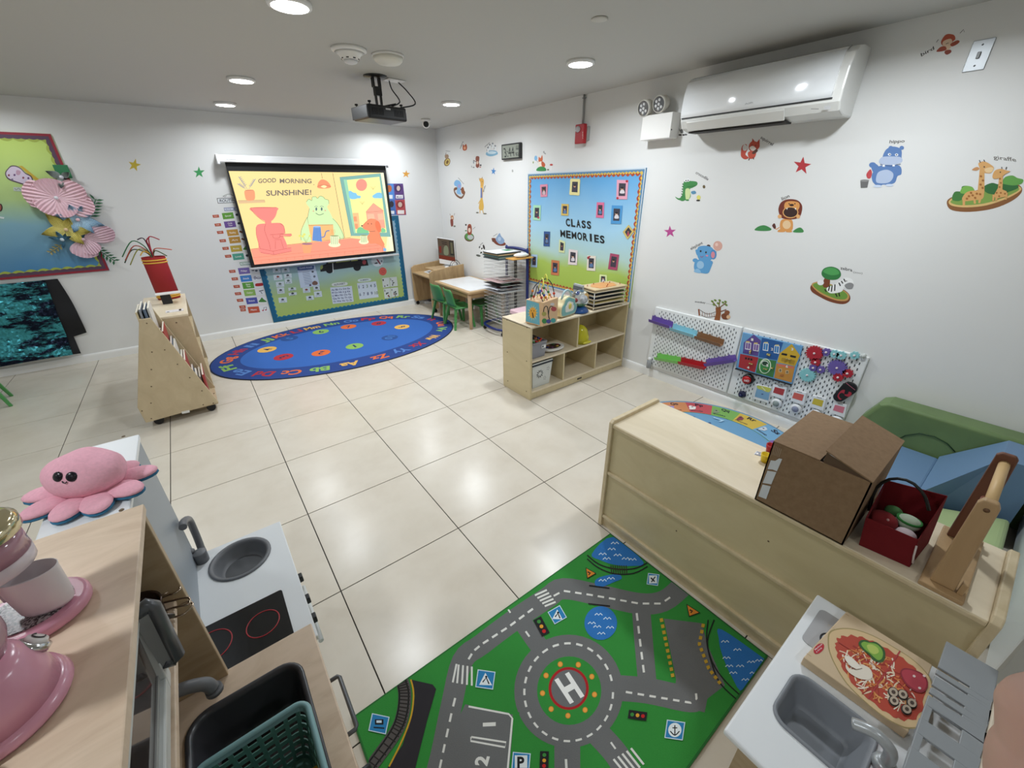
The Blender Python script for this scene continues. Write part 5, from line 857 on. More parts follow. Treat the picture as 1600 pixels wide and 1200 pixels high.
# ================================================================ FAR FURNITURE
def V(x, y, z): return Vector((x, y, z))
def rotz(c, a): return Matrix.Translation(c) @ Matrix.Rotation(a, 4, 'Z') @ Matrix.Translation(-Vector(c))
def screws(par, pts, ax, r=.006, m=None):
    for p in pts:
        R = {'x': Matrix.Rotation(-pi/2, 3, 'Y'), 'y': Matrix.Rotation(pi/2, 3, 'X'), 'z': Matrix.Identity(3)}[ax]
        b = MB(); b.lathe([(r, 0), (r*.8, .0015), (0, .0015)], p, m or mat('#6a5840', .5), 8, R=R); b.build('screw', par)
# five-compartment shelf
sx0, sx1, sy0, sy1, sh = -1.235, -.02, -3.62, -3.235, .655
t = thing('storage_shelf', 'low birch storage shelf with five compartments beside the class board', 'shelf', (-.63, -3.43, 0))
for x in (sx0, sx1-.02): b = MB(); b.box(x, sy0, .0, x+.02, sy1, sh-.005, BIRCHV); b.build('side_panel', t, bevel=.004)
b = MB(); b.box(sx0, sy0-.004, sh-.018, sx1, sy1, sh, BIRCH); b.build('top', t, bevel=.004)
b = MB(); b.box(sx0+.02, sy0, .34, sx1-.02, sy1-.01, .358, BIRCH); b.build('shelf_board', t, bevel=.003)
b = MB(); b.box(sx0+.02, sy0, .062, sx1-.02, sy1-.01, .08, BIRCH); b.build('shelf_board', t, bevel=.003)
b = MB(); b.box(sx0+.02, sy0+.006, .004, sx1-.02, sy0+.022, .062, BIRCHV); b.build('kick_board', t, bevel=.002)
b = MB(); b.box(sx0+.02, sy1-.012, .01, sx1-.02, sy1, sh-.018, BIRCHV); b.build('back_panel', t)
for x, z0, z1 in ((-.69, .358, .637), (-.845, .08, .34), (-.43, .08, .34)): b = MB(); b.box(x-.008, sy0+.003, z0, x+.008, sy1-.012, z1, BIRCHV); b.build('divider', t, bevel=.003)
screws(t, [V(sx0, y, z) for y in (sy0+.05, sy1-.07) for z in (.07, .35, .64)], 'x')
ar = Art(lambda u, v: Vector((u, sy0+.0058, v)), NY); ar.rect(-.66, .025, -.6, .042, '#4a4438'); ar.build('badge', parent=t)
# bead maze cube
cc = V(-1.085, -3.575, .66); Mx = rotz(cc, radians(14))
t = thing('bead_maze_cube', 'wooden activity cube with sun face and bead maze wires on top', 'toy', cc)
def quadface(b, p, m): b.add(p, [(0, 1, 2, 3)], m)
b = MB(Mx); hx, hy = .105, .085; b.box(cc.x-hx, cc.y-hy, .66, cc.x+hx, cc.y+hy, .852, mat('#d9b48a', .45)); b.build('cube', t, bevel=.004)
P0 = Mx @ V(cc.x-hx, cc.y-hy, .66); nW = (Mx.to_3x3() @ V(-1, 0, 0)); nS = (Mx.to_3x3() @ V(0, -1, 0))
a = Art(lambda u, v: onp(u, v, P0, nW), nW, 780, 420, 5.457, base=.0006); a.poly([(232, 262), (340, 296), (346, 480), (228, 448)], '#6fb3c4')
for k in range(14): an = 2*pi*k/14; a.poly([(287+25*cos(an-.16), 375+38*sin(an-.16)), (287+46*cos(an), 375+72*sin(an)), (287+25*cos(an+.16), 375+38*sin(an+.16))], '#ead98a')
a.ell(287, 375, 30, 46, '#e8a83c'); a.line([(284, 372), (292, 418)], 9, '#2a1c14'); a.ell(275, 358, 4, 5, '#5a3a1a'); a.ell(297, 358, 4, 5, '#5a3a1a'); a.build('sun_picture', parent=t)
a = Art(lambda u, v: onp(u, v, P0, nS), nS, 780, 420, 5.457, base=.0006); a.line([(375, 390), (385, 330), (410, 325), (420, 400), (430, 430), (420, 400), (430, 330), (455, 322), (470, 345)], 7, '#1c1714', sm=True); a.ell(465, 343, 24, 20, '#b0484a'); a.ell(452, 302, 18, 12, '#cfc9c8'); a.ell(382, 385, 20, 18, '#a8a050'); a.ell(385, 445, 22, 22, '#3f8a4a'); a.ell(420, 448, 20, 18, '#4a4a90'); a.ell(460, 440, 22, 20, '#3f9a98'); a.build('track_picture', parent=t)
tp = .853
for col, pts in (('#d8d860', [(-.06, -.06, 0), (-.055, -.05, .1), (-.02, -.01, .135), (.0, .03, .08), (.02, .06, 0)]), ('#e0d850', [(.02, -.05, 0), (.02, -.03, .12), (.04, 0, .15), (.06, .03, .1), (.05, .06, 0)]), ('#1c1c20', [(-.08, .05, 0), (-.08, .03, .07), (-.04, 0, .115), (.04, -.02, .12), (.085, -.04, .07), (.085, -.06, 0)]), ('#1c1c20', [(-.09, -.07, 0), (-.09, -.03, .07), (-.07, .0, .09), (-.05, .03, .04), (-.04, .06, 0)]), ('#b03028', [(-.03, -.07, 0), (-.04, -.03, .05), (.0, .0, .07), (.05, .0, .05), (.06, -.05, 0)])):
    b = MB(Mx); pp = [cc+V(x, y, z*1.2+tp-.66) for x, y, z in pts]; sp = spline(pp, 5, False); b.tube(sp, .0036, mat(col, .35), 6); w_ = b.build('wire', t)
    for k in (2, 4, len(sp)-3): b = MB(Mx); b.ell(sp[k], .011, mat(random.choice(['#a8321e', '#c8781e', '#2f6a3a', '#2a3f90', '#c23a20']), .35), None, 10, 7); b.build('bead', w_)
# cloud toy
cc = V(-.80, -3.56, .66); Mx = rotz(cc, radians(8))
t = thing('cloud_toy', 'cream and teal cloud-shaped toy with a handle beside the bead cube', 'toy', cc); CR = mat('#e3d8ae', .4); TL = mat('#7fb3b0', .4)
cl = [(-.10, .01), (-.06, .004), (.07, .004), (.105, .03), (.11, .075), (.085, .10), (.08, .135), (.03, .155), (-.01, .17), (-.06, .155), (-.08, .12), (-.11, .09), (-.115, .045)]
def cs(k, y, n=4): return [(cc.x+p.x*k, cc.y+y, cc.z+.08+(p.y-.08)*k) for p in spline([(a_, b_, 0) for a_, b_ in cl], n)]
b = MB(Mx); b.prism(cs(1, -.035), (0, .07, 0), CR, True); b.build('body', t, bevel=.006)
b = MB(Mx); b.prism(cs(.88, -.039), (0, .004, 0), TL); b.build('face_panel', t)
b = MB(Mx); b.prism(cs(.52, -.043), (0, .004, 0), mat('#e8e4da', .4)); b.ell(cc+V(.0, -.044, .085), (.022, .004, .026), mat('#d8c860', .4), None, 12, 8); b.build('cloud_badge', t)
b = MB(Mx); b.tube([cc+V(.062*cos(k*pi/10), 0, .145+.068*sin(k*pi/10)) for k in range(11)], .009, mat('#9fb8bc', .4), 8); b.build('handle', t)
b = MB(Mx)
for x in (-.06, .06): b.box(cc.x+x-.012, cc.y-.03, .66, cc.x+x+.012, cc.y+.03, .668, mat('#8a5a30', .5))
b.build('foot', t)
# popper globe
cc = V(-.63, -3.56, .66); t = thing('ball_popper_toy', 'clear dome toy with coloured pieces on a blue base', 'toy', cc)
b = MB(); b.lathe([(.075, 0), (.078, .012), (.06, .035), (.035, .05), (0, .05)], cc, mat('#24508c', .3), 24); b.build('base', t)
b = MB(); b.lathe([(.035, .05), (.062, .068), (.076, .105), (.07, .15), (.045, .18), (0, .192)], cc, mat('#f2f6f8', .03, trans=.95, spec=.5), 24); b.build('dome', t)
b = MB(); b.lathe([(.018, .05), (.04, .075), (.045, .085), (0, .085)], cc, mat('#2f7a34', .4), 7, smooth=False); b.build('leaf_ring', t)
for k, (dx, dy, dz, r, c) in enumerate([(0, -.03, .115, .03, '#d8d8da'), (-.045, 0, .11, .016, '#c0303a'), (.045, 0, .12, .016, '#d8a030'), (-.02, .01, .155, .016, '#2a50a8'), (.03, .02, .15, .014, '#3a8ab0')]): b = MB(); b.ell(cc+V(dx, dy, dz), r, mat(c, .3), None, 12, 8); b.build('ball', t)
# puzzle rack with puzzles
cc = V(-.30, -3.50, .66); Mx = rotz(cc, radians(-6)); t = thing('puzzle_rack', 'white wire rack holding the stacked wooden puzzles', 'rack', cc); WW = mat('#e6e6e4', .35)
b = MB(Mx)
for k in range(5):
    z = .672+.034*k; b.tube([cc+V(x, y, z-.66) for x, y in ((-.19, -.125), (.17, -.125), (.17, .12), (-.19, .12))], .0032, WW, 6, True)
for x, y in ((-.19, -.125), (.17, -.125), (.17, .12), (-.19, .12)): b.tube([cc+V(x, y, 0), cc+V(x, y, .16)], .0042, WW, 6)
b.build('wire_frame', t)
for k in range(5):
    b = MB(Mx); o_ = .01*(k % 2); z = .6765+.034*k; b.box(cc.x-.20+o_, cc.y-.135, z, cc.x+.18+o_, cc.y+.105, z+.007, mat('#d8c49c', .5)); b.box(cc.x-.195+o_, cc.y-.13, z+.007, cc.x+.175+o_, cc.y+.10, z+.011, mat(['#3a3430', '#b8a868', '#20243a', '#20202c', '#5a4a3a'][k], .5))
    tag(b.build('wooden_puzzle'), 'flat wooden puzzle with %s pieces, %s in the white rack' % (['brown', 'olive', 'navy', 'black', 'dark tan'][k], ['lowest', 'second from bottom', 'in the middle', 'second from top', 'on the highest wire'][k]), 'puzzle', 'stacked wooden puzzles')
t = thing('knob_puzzle', 'tan wooden puzzle with red pegs lying across the rack top', 'puzzle', cc+V(0, 0, .17)); b = MB(Mx); b.box(cc.x-.19, cc.y-.13, .826, cc.x+.2, cc.y+.10, .836, mat('#d0b890', .5)); b.build('board', t)
b = MB(Mx); b.prism([(cc.x+x, cc.y+y, .8362) for x, y in ((-.1, -.1), (.1, -.09), (.15, 0), (.08, .08), (-.06, .07), (-.13, .0))], (0, 0, .003), mat('#d89a60', .5)); b.build('piece', t)
for x, y in ((-.15, .02), (-.05, .05), (.03, -.05), (.12, .02), (-.02, -.09), (.16, -.07), (.08, .06)): b = MB(Mx); b.lathe([(.003, .839-.66), (.003, .848-.66), (.006, .85-.66), (0, .854-.66)], cc+V(x, y, 0), mat('#a83020', .4), 8); b.build('knob', t)
b = MB(Mx); b.box(cc.x-.235, cc.y-.01, .66, cc.x-.215, cc.y+.11, .86, mat('#b0b4b4', .5)); b.box(cc.x-.24, cc.y-.01, .81, cc.x-.234, cc.y+.11, .845, mat('#5a6066', .5)); tag(b.build('upright_puzzle'), 'grey patterned board standing upright behind the puzzle rack', 'board')
# in the compartments
t = thing('storage_bin', 'grey plastic bin full of coloured pieces in the upper left compartment', 'bin', (-1.125, -3.5, .36)); GB = mat('#8e8e94', .45)
def tub(b, x0, y0, z0, x1, y1, z1, tk, m, fl=.012):
    o = [(x0+fl, y0+fl), (x1-fl, y0+fl), (x1-fl, y1-fl), (x0+fl, y1-fl)]; O = [(x0, y0), (x1, y0), (x1, y1), (x0, y1)]
    I = [(x0+tk, y0+tk), (x1-tk, y0+tk), (x1-tk, y1-tk), (x0+tk, y1-tk)]; i = [(x0+fl+tk, y0+fl+tk), (x1-fl-tk, y0+fl+tk), (x1-fl-tk, y1-fl-tk), (x0+fl+tk, y1-fl-tk)]
    vs = [(x, y, z0) for x, y in o]+[(x, y, z1) for x, y in O]+[(x, y, z1) for x, y in I]+[(x, y, z0+tk) for x, y in i]; fs = [(3, 2, 1, 0), (12, 13, 14, 15)]
    for k in range(4): j = (k+1) % 4; fs += [(k, j, 4+j, 4+k), (4+k, 4+j, 8+j, 8+k), (8+k, 8+j, 12+j, 12+k)]
    b.add(vs, fs, m)
b = MB(); tub(b, -1.205, -3.60, .36, -1.04, -3.33, .50, .006, GB); b.build('tub', t, bevel=.003)
b = MB(); b.box(-1.20, -3.607, .488, -1.045, -3.59, .5, GB); b.build('rim', t, bevel=.002)
ar = Art(lambda u, v: Vector((u, -3.6005, v)), NY, base=.003); ar.rect(-1.10, .44, -1.055, .468, '#e6e6e6'); ar.rect(-1.095, .446, -1.08, .462, '#3a3a3a'); ar.build('label_card', parent=t)
b = MB(); rs = random.Random(5)
for k in range(60): x, y = -1.12+rs.uniform(-.065, .065), -3.47+rs.uniform(-.11, .11); b.ell((x, y, .485+rs.uniform(-.01, .014)), (.016, .01, .01), mat(rs.choice(['#c0342c', '#2a3a8a', '#d8b040', '#d8d8d8', '#3a7a3a', '#d08060']), .4), Matrix.Rotation(rs.random()*3, 3, 'Z'), 8, 5)
tag(b.build('toy_pieces'), 'small mixed coloured toy pieces filling the grey bin', 'toys', kind='stuff')
t = thing('paint_palette', 'white oval paint palette with dark colour wells on the shelf', 'palette', (-.90, -3.52, .36))
b = MB(); pp = [(-.90+.125*cos(a_)*(1-.08*cos(2*a_)), -3.52+.075*sin(a_)) for a_ in [2*pi*k/32 for k in range(32)]]; b.prism([(x, y, .372) for x, y in pp], (0, 0, .018), mat('#e2dfd8', .4), True); b.build('tray', t, bevel=.004)
b = MB(); b.prism([(-.90+(x+.90)*.7, -3.52+(y+3.52)*.7, .3902) for x, y in pp], (0, 0, .001), mat('#3a2a24', .4)); b.build('well', t)
for k in range(6): a_ = k*pi/3; b = MB(); b.ell((-.90+.06*cos(a_), -3.52+.032*sin(a_), .393), (.016, .012, .006), mat(['#7a2a24', '#2a5a30', '#8a5a2a', '#23306a', '#5a2a5a', '#b89a40'][k], .3), None, 10, 6); b.build('paint_pot', t)
b = MB(); b.box(-.93, -3.50, .3585, -.87, -3.44, .372, mat('#d8c49c', .5)); b.build('foot', t)
t = thing('toy_dome', 'translucent yellow dome-shaped toy helmet in the upper right compartment', 'toy', (-.555, -3.53, .36))
b = MB(); b.lathe([(.082, 0), (.08, .06), (.06, .125), (.03, .155), (0, .163)], (-.57, -3.53, .3585), mat('#e3dc2e', .15, trans=.35), 24); b.build('shell', t)
b = MB(); b.ell((-.56, -3.61, .375), (.055, .02, .012), mat('#d8d040', .3), None, 14, 8); b.build('brim', t)
t = thing('white_basket', 'white patterned plastic basket in the lower left compartment', 'basket', (-1.1, -3.45, .08))
b = MB(); tub(b, -1.195, -3.60, .0805, -.965, -3.30, .318, .006, mat('#cfd2ce', .5), .018); b.build('tub', t, bevel=.004)
b = MB(); b.box(-1.195, -3.603, .292, -.965, -3.596, .305, mat('#202430', .5)); b.build('rim_line', t)
ar = Art(lambda u, v: Vector((u, -3.600+.018*(1-(v-.08)/.238), v)), NY, base=.0012, g=1)
for k in range(10): an = 2*pi*k/10; ar.ell(-1.105+.028*cos(an), .205+.028*sin(an), .011, .0045, '#24282a', math.degrees(an))
for k in range(5): an = 2*pi*k/5; ar.ell(-1.045+.012*cos(an), .15+.014*sin(an), .004, .003, '#3a4042', math.degrees(an)); ar.ell(-1.015+.012*cos(an), .235+.014*sin(an), .004, .003, '#3a4042', math.degrees(an))
ar.build('cutout_pattern', parent=t)
# ================================================================ BOOKCASE
by0, by1 = -2.17, -1.795; t = thing('book_display', 'slanted birch book display cart on black casters, full of books', 'bookcase', (-3.58, -1.7, 0))
side = [(u, v) for u, v in ((217, 500), (235, 497), (342, 629), (228, 661), (214.7, 637))]
sp_ = [ony(u, v, by0) for u, v in side]
for y in (by0, by1-.018): b = MB(); b.prism([V(p.x, y, p.z) for p in sp_], (0, .018, 0), BOOKPLY); b.build('side_panel', t, bevel=.003)
TLx, TLz = sp_[0].x, sp_[0].z; TRx, TRz = sp_[1].x, sp_[1].z; BRx, BRz = sp_[2].x, sp_[2].z; BLx, BLz = sp_[3].x, sp_[3].z; NLx, NLz = sp_[4].x, sp_[4].z
b = MB(); b.hexa([V(TLx, by0+.018, TLz), V(TLx+.012, by0+.018, TLz), V(NLx+.012, by0+.018, NLz), V(NLx, by0+.018, NLz)], [V(TLx, by1-.018, TLz), V(TLx+.012, by1-.018, TLz), V(NLx+.012, by1-.018, NLz), V(NLx, by1-.018, NLz)], BOOKPLY); b.build('back_panel', t)
b = MB(); b.box(BLx+.01, by0+.018, BLz+.004, BRx-.006, by1-.018, BLz+.02, BOOKPLY); b.build('base_board', t)
ym = by1-.018
screws(t, [onp(180+u/3.75, 360+v/3.75, V(0, by0, 0), V(0, 1, 0)) for u, v in ((185, 545), (215, 713), (290, 700), (365, 785), (212, 815), (437, 863), (212, 915), (508, 940), (210, 1012), (578, 955), (157, 1058), (516, 1022), (575, 1012), (212, 1103))], 'y', .005)
ar = Art(lambda u, v: ony(u, v, by0), NY, 180, 360, 3.75, base=.0006); ar.poly([(388, 1062), (435, 1052), (437, 1066), (392, 1075)], '#e4e2dc'); ar.build('badge', parent=t)
for x, y in ((BLx+.07, by0+.05), (BRx-.06, by0+.05), (BLx+.07, by1-.05), (BRx-.06, by1-.05)):
    b = MB(); b.lathe([(.03, -.011), (.032, 0), (.03, .011)], (x, y, .032), BLACK, 16, R=Matrix.Rotation(pi/2, 3, 'X')); b.box(x-.012, y-.014, .04, x+.012, y+.014, BLz+.006, BLACK); b.build('caster', t)
tz = .737; t2 = thing('low_cabinet', 'plain birch cabinet behind the book display with a red container on top', 'cabinet', (-3.51, -1.32, 0)); c0, c1, e0, e1 = -3.665, -3.356, -1.775, -.86
for y in (e0, e1-.018): b = MB(); b.box(c0, y, .05, c1, y+.018, tz-.018, BOOKPLY); b.build('side_panel', t2, bevel=.002)
b = MB(); b.box(c0-.003, e0-.002, tz-.018, c1+.003, e1+.002, tz, BIRCH); b.build('top', t2, bevel=.003)
b = MB(); b.box(c0, e0+.018, .05, c0+.012, e1-.018, tz-.018, BOOKPLY); b.build('back_panel', t2)
for z in (.05, .28, .5): b = MB(); b.box(c0+.012, e0+.018, z, c1-.005, e1-.018, z+.016, BIRCHD); b.build('shelf_board', t2)
screws(t2, [V(c1-.09, e0, tz-.06)], 'y', .006)
for x, y in ((c0+.05, e0+.05), (c1-.05, e0+.05), (c0+.05, e1-.05), (c1-.05, e1-.05)): b = MB(); b.lathe([(.022, -.01), (.024, 0), (.022, .01)], (x, y, .024), BLACK, 12, R=Matrix.Rotation(pi/2, 3, 'X')); b.box(x-.01, y-.01, .03, x+.01, y+.01, .05, BLACK); b.build('caster', t2)
# book tiers with books
rs = random.Random(11); BC = ['#d8d4cc', '#8a8f98', '#c8bfae', '#3a4452', '#a83a34', '#5a6a80', '#d8c8a0', '#6a4438', '#2a3040']; BN = ['off-white', 'grey', 'beige', 'slate', 'red', 'blue-grey', 'cream', 'brown', 'navy']
for tier in range(6):
    f = (tier+.35)/6.2; x = TRx+(BRx-TRx)*f; z = TRz+(BRz-TRz)*f
    b = MB(); b.box(x-.10, by0+.019, max(z-.2, BLz+.021), x-.012, by1-.001, max(z-.192, BLz+.029), BOOKPLY); b.build('tier_board', t)
    for k in range(4):
        ci = (tier*4+k*5+tier // 2) % 9; hh = rs.uniform(.2, .24) if tier else rs.uniform(.27, .31); w_ = rs.uniform(.2, .32); xb = x-.022-.02*k; zb = max(z-.19, BLz+.03); yb = by0+.024+rs.uniform(0, .325-w_)
        lean = rs.uniform(.02, .12); Mb = Matrix.Translation(V(xb, yb, zb)) @ Matrix.Rotation(lean*.5, 4, 'Y'); b = MB(Mb); b.box(-.006, 0, 0, .006, w_, hh, mat(BC[ci], .5)); b.box(-.0045, .003, .003, .0045, w_+.001, hh+.001, mat('#e6e0d0', .8))
        tag(b.build('picture_book'), '%s picture book, %s in the %s tier of the slanted display' % (BN[ci], ['front one', 'second', 'third', 'rearmost'][k], ['top', 'second', 'third', 'fourth', 'fifth', 'lowest'][tier]), 'book', 'picture books in the slanted display')
# red tall box with pipe cleaners on the bookcase
zt = tz; rb = onz(265, 466, zt); t = thing('red_paper_tube', 'tall red paper container with yellow bands holding pipe cleaners', 'container', (rb.x, rb.y, zt)); RP = mat('#a8262a', .7)
top_z = ony(240, 401, rb.y).z; cx0 = ony(239, 401, rb.y).x; r_ = .085; b = MB()
N = 20; vs = [V(rb.x-.0+r_*cos(2*pi*k/N), rb.y+r_*sin(2*pi*k/N)*.8, zt+.001) for k in range(N)]+[V(cx0+.0+r_*cos(2*pi*k/N), rb.y+r_*sin(2*pi*k/N)*.8, top_z) for k in range(N)]
b.add(vs, [(k, (k+1) % N, N+(k+1) % N, N+k) for k in range(N)]+[tuple(range(N))[::-1]], RP, True); b.add([p-V(0, 0, .012) if i >= N else p for i, p in enumerate(vs)][N:], [tuple(range(N))], mat('#6a1418', .8)); b.build('tube', t)
for f in (.93, .87, .1, .06):
    cx = rb.x+(cx0-rb.x)*f; z = zt+(top_z-zt)*f; b = MB(); b.tube([V(cx+(r_+.001)*cos(2*pi*k/N), rb.y+(r_+.001)*sin(2*pi*k/N)*.8, z) for k in range(N)], .006, mat('#e0b040', .5), 6, True); b.build('yellow_band', t)
for k, (c, dx, dz, fx, fz) in enumerate([('#3a4a3a', -.12, .1, -.2, .0), ('#a04a3a', -.1, .13, -.19, .02), ('#8a8a40', -.08, .1, -.17, -.02), ('#2f6a40', -.1, .17, -.2, .05), ('#b03040', .0, .17, .03, .2), ('#a02a3a', .03, .2, .09, .17), ('#3a2a3a', -.02, .19, -.06, .18), ('#c0543a', .05, .1, .15, .08), ('#4a5a30', .04, .08, .1, .03), ('#d8a840', -.05, .08, -.08, .05)]):
    b = MB(); o_ = V(cx0, rb.y, top_z-.03); b.tube(spline([o_, o_+V(dx*.3, 0, dz*.7), o_+V(dx, -.02, dz), o_+V(fx, -.03, fz)], 5, False), .0045, mat(c, .9), 6); tag(b.build('pipe_cleaner'), ['dark grey', 'rust', 'olive', 'green', 'crimson', 'deep red', 'purplish', 'orange-brown', 'moss green', 'mustard'][k]+' pipe cleaner sticking out of the red container', 'pipe cleaner', 'pipe cleaners in the red container')
q = onz(264, 474, zt); b = MB(); b.box(q.x-.04, q.y-.03, zt, q.x+.03, q.y+.03, zt+.085, mat('#15151c', .5)); tag(b.build('black_holder', bevel=.004), 'small black holder in front of the red container', 'holder')
b = MB(); b.box(q.x-.07, q.y-.05, zt+.0855, q.x+.11, q.y+.05, zt+.092, mat('#dcdad8', .6)); tag(b.build('paper_stack'), 'white papers lying on the black holder', 'paper')
q = onz(273, 486, zt); b = MB(); b.box(q.x-.06, q.y-.04, zt, q.x+.06, q.y+.04, zt+.004, mat('#e2dede', .5)); b.box(q.x-.05, q.y-.03, zt+.004, q.x-.035, q.y-.015, zt+.005, BLACK); b.box(q.x+.03, q.y-.03, zt+.004, q.x+.045, q.y+.03, zt+.005, BLACK); tag(b.build('flat_card'), 'white card with dark marks lying on the bookcase top', 'card')
# green chair leg at the far left edge
t = thing('green_chair', 'green plastic child chair mostly outside the left edge', 'chair', (-4.95, -.95, 0)); GC = mat('#43884a', .4); GCL = mat('#4c9450', .4)
def child_chair(t, M):
    b = MB(M); n1, n2 = 9, 7; vs = []
    for j in range(n2):
        for i in range(n1): u = i/(n1-1)*2-1; v_ = j/(n2-1); vs.append((-.13+.27*v_, u*(.145-.02*v_), .262-.02*(1-u*u)*sin(pi*v_)-(.02*v_**6)))
    o_ = len(vs); vs += [(x, y, z-.008) for x, y, z in vs]; F = [(j*n1+i, j*n1+i+1, (j+1)*n1+i+1, (j+1)*n1+i) for j in range(n2-1) for i in range(n1-1)]
    b.add(vs, F+[tuple(o_+k for k in f[::-1]) for f in F], GC, True); b.tube([(-.13, -.145, .256), (.13, -.128, .252), (.145, 0, .24), (.13, .128, .252), (-.13, .145, .256)], .009, GC, 8); b.build('seat', t)
    b = MB(M); vs = []
    for j in range(7):
        for i in range(n1): u = i/(n1-1)*2-1; v_ = j/6; w_ = .138*(1-.12*v_)*(1-(.25 if v_ > .9 else 0)*abs(u)**4); vs.append((-.135-.05*v_+.03*u*u, u*w_, .275+.205*v_))
    o_ = len(vs); vs += [(x-.009, y, z) for x, y, z in vs]; F = [(j*n1+i, j*n1+i+1, (j+1)*n1+i+1, (j+1)*n1+i) for j in range(6) for i in range(n1-1)]
    E_ = [i for i in range(n1)]+[j*n1+n1-1 for j in range(1, 7)]+[6*n1+i for i in range(n1-2, -1, -1)]+[j*n1 for j in range(5, 0, -1)]
    b.add(vs, F+[tuple(o_+k for k in f[::-1]) for f in F]+[(E_[k], E_[(k+1) % len(E_)], o_+E_[(k+1) % len(E_)], o_+E_[k]) for k in range(len(E_))], GC, True); b.build('backrest', t)
    for sx, sy in ((-1, -1), (-1, 1), (1, -1), (1, 1)):
        b = MB(M); b.hexa([V(sx*.10+d, sy*.10+e, .252) for d, e in ((-.018, -.014), (.018, -.014), (.018, .014), (-.018, .014))][::1], [V(sx*.155-(.03 if sx > 0 else 0)+d, sy*.155+e, 0) for d, e in ((-.012, -.011), (.014, -.011), (.014, .011), (-.012, .011))], GCL); b.build('leg', t, bevel=.004)
child_chair(t, Matrix.Translation((-4.95, -.83, 0)) @ Matrix.Rotation(radians(100), 4, 'Z'))
# ================================================================ COMPUTER DESK, TABLE, CHAIRS, RACK
t = thing('computer_desk', 'light oak computer desk on casters in the far corner', 'desk', (-.35, -.35, 0)); dx0, dx1, dy0, dy1 = -.62, -.05, -.66, -.05
for y in (dy0, dy1-.02):
    b = MB(); b.prism([(dx0+.02, y, .055), (dx1, y, .055), (dx1, y, .64), (dx0+.05, y, .60), (dx0, y, .57), (dx0, y, .10)], (0, .02, 0), OAK); b.build('side_panel', t, bevel=.006)
b = MB(); b.box(dx0+.01, dy0+.02, .485, dx1, dy1-.02, .505, OAK); b.build('keyboard_shelf', t, bevel=.003)
b = MB(); b.box(dx0+.16, dy0+.02, .555, dx1, dy1-.16, .575, OAK); b.build('monitor_shelf', t, bevel=.003)
b = MB(); b.box(dx1-.12, dy0+.02, .12, dx1-.10, dy1-.02, .485, OAK); b.build('modesty_panel', t)
b = MB(); b.box(dx0+.1, dy0+.02, .505, dx0+.32, dy0+.035, .555, mat('#2e2a26', .6)); b.build('shelf_gap', t)
for x, y in ((dx0+.05, dy0+.01), (dx1-.05, dy0+.01), (dx0+.05, dy1-.01), (dx1-.05, dy1-.01)): b = MB(); b.lathe([(.025, -.012), (.027, 0), (.025, .012)], (x, y, .027), BLACK, 14, R=Matrix.Rotation(pi/2, 3, 'X')); b.box(x-.01, y-.012, .03, x+.01, y+.012, .06, BLACK); b.build('caster', t)
b = MB(); b.prism([onz(u, v, .5052) for u, v in ((662, 425), (675, 421), (681, 424), (676, 430))], (0, 0, .003), mat('#e4e6e8', .6)); tag(b.build('paper'), 'white paper sheet lying on the computer desk', 'paper')
t = thing('desktop_computer', 'white all-in-one desktop computer showing the screen picture', 'computer', (-.2, -.33, .575))
q = [ony(u, v, -.33) for u, v in ((682, 370), (709, 374), (713.5, 416), (687, 411))]; xa, xb, za, zb = q[0].x+.02, q[1].x-.02, q[2].z+.015, q[0].z-.03
q0 = V(-.36, -.17, 0); dm = (V(.05, -.42, 0)-q0).normalized(); nm = V(dm.y, -dm.x, 0)
if nm.dot(CAM-q0) < 0: nm = -nm
def mp(s_, z): return q0+dm*s_+V(0, 0, z)
pl = [onp(u, v, q0, nm) for u, v in ((682.5, 370.5), (709.5, 374.5), (713.5, 415.5), (687, 411.5))]
b = MB(); b.prism(pl, -nm*.02, mat('#e8e9ea', .3)); b.build('monitor', t, bevel=.003)
ar = Art(lambda u, v: onp(u, v, q0, nm), nm, 630, 350, 6.667, emit=.35, base=.001, step=.0001); ar.poly([(355, 145), (525, 172), (545, 392), (372, 360)], '#7a6a5a'); ar.poly([(372, 320), (540, 350), (545, 392), (374, 360)], '#9a4a38'); ar.poly([(478, 175), (520, 182), (532, 330), (490, 325)], '#4a4a44'); ar.poly([(488, 190), (513, 194), (522, 310), (498, 308)], '#8a8468'); ar.blob([(425, 240), (450, 225), (468, 250), (470, 320), (425, 315)], '#a8b090'); ar.poly([(370, 235), (395, 228), (400, 300), (380, 300)], '#a04a40'); ar.line([(400, 185), (455, 192)], 8, '#4a423c'); ar.line([(405, 205), (455, 212)], 8, '#4a423c'); ar.build('screen_picture', parent=t)
pb = (pl[2]+pl[3])/2-nm*.03; b = MB(); b.bar(V(pb.x, pb.y, .58), V(pb.x, pb.y, pb.z+.08), .07, .01, mat('#c8cacc', .3, .5)); b.box(pb.x-.07, pb.y-.08, .5755, pb.x+.07, pb.y+.06, .582, mat('#c8cacc', .3, .5)); b.build('stand', t, bevel=.002)
b = MB(); cq = V(-.12, -.5, .576); b.tube([cq+V(.09*cos(a_), -.02, .11*sin(a_)) for a_ in [k*pi/12 for k in range(13)]], .004, BLACK, 6); b.tube([cq+V(.06*cos(a_), -.02, .08*sin(a_)) for a_ in [k*pi/12 for k in range(13)]], .003, BLACK, 6); tag(b.build('cable_loop'), 'black looped cable beside the computer stand', 'cable')
b = MB(); q = onz(698, 418.5, .576); b.ell(q+V(0, 0, .012), (.035, .022, .012), WPLAS, None, 14, 8); tag(b.build('computer_mouse'), 'white mouse on the desk in front of the computer', 'mouse')
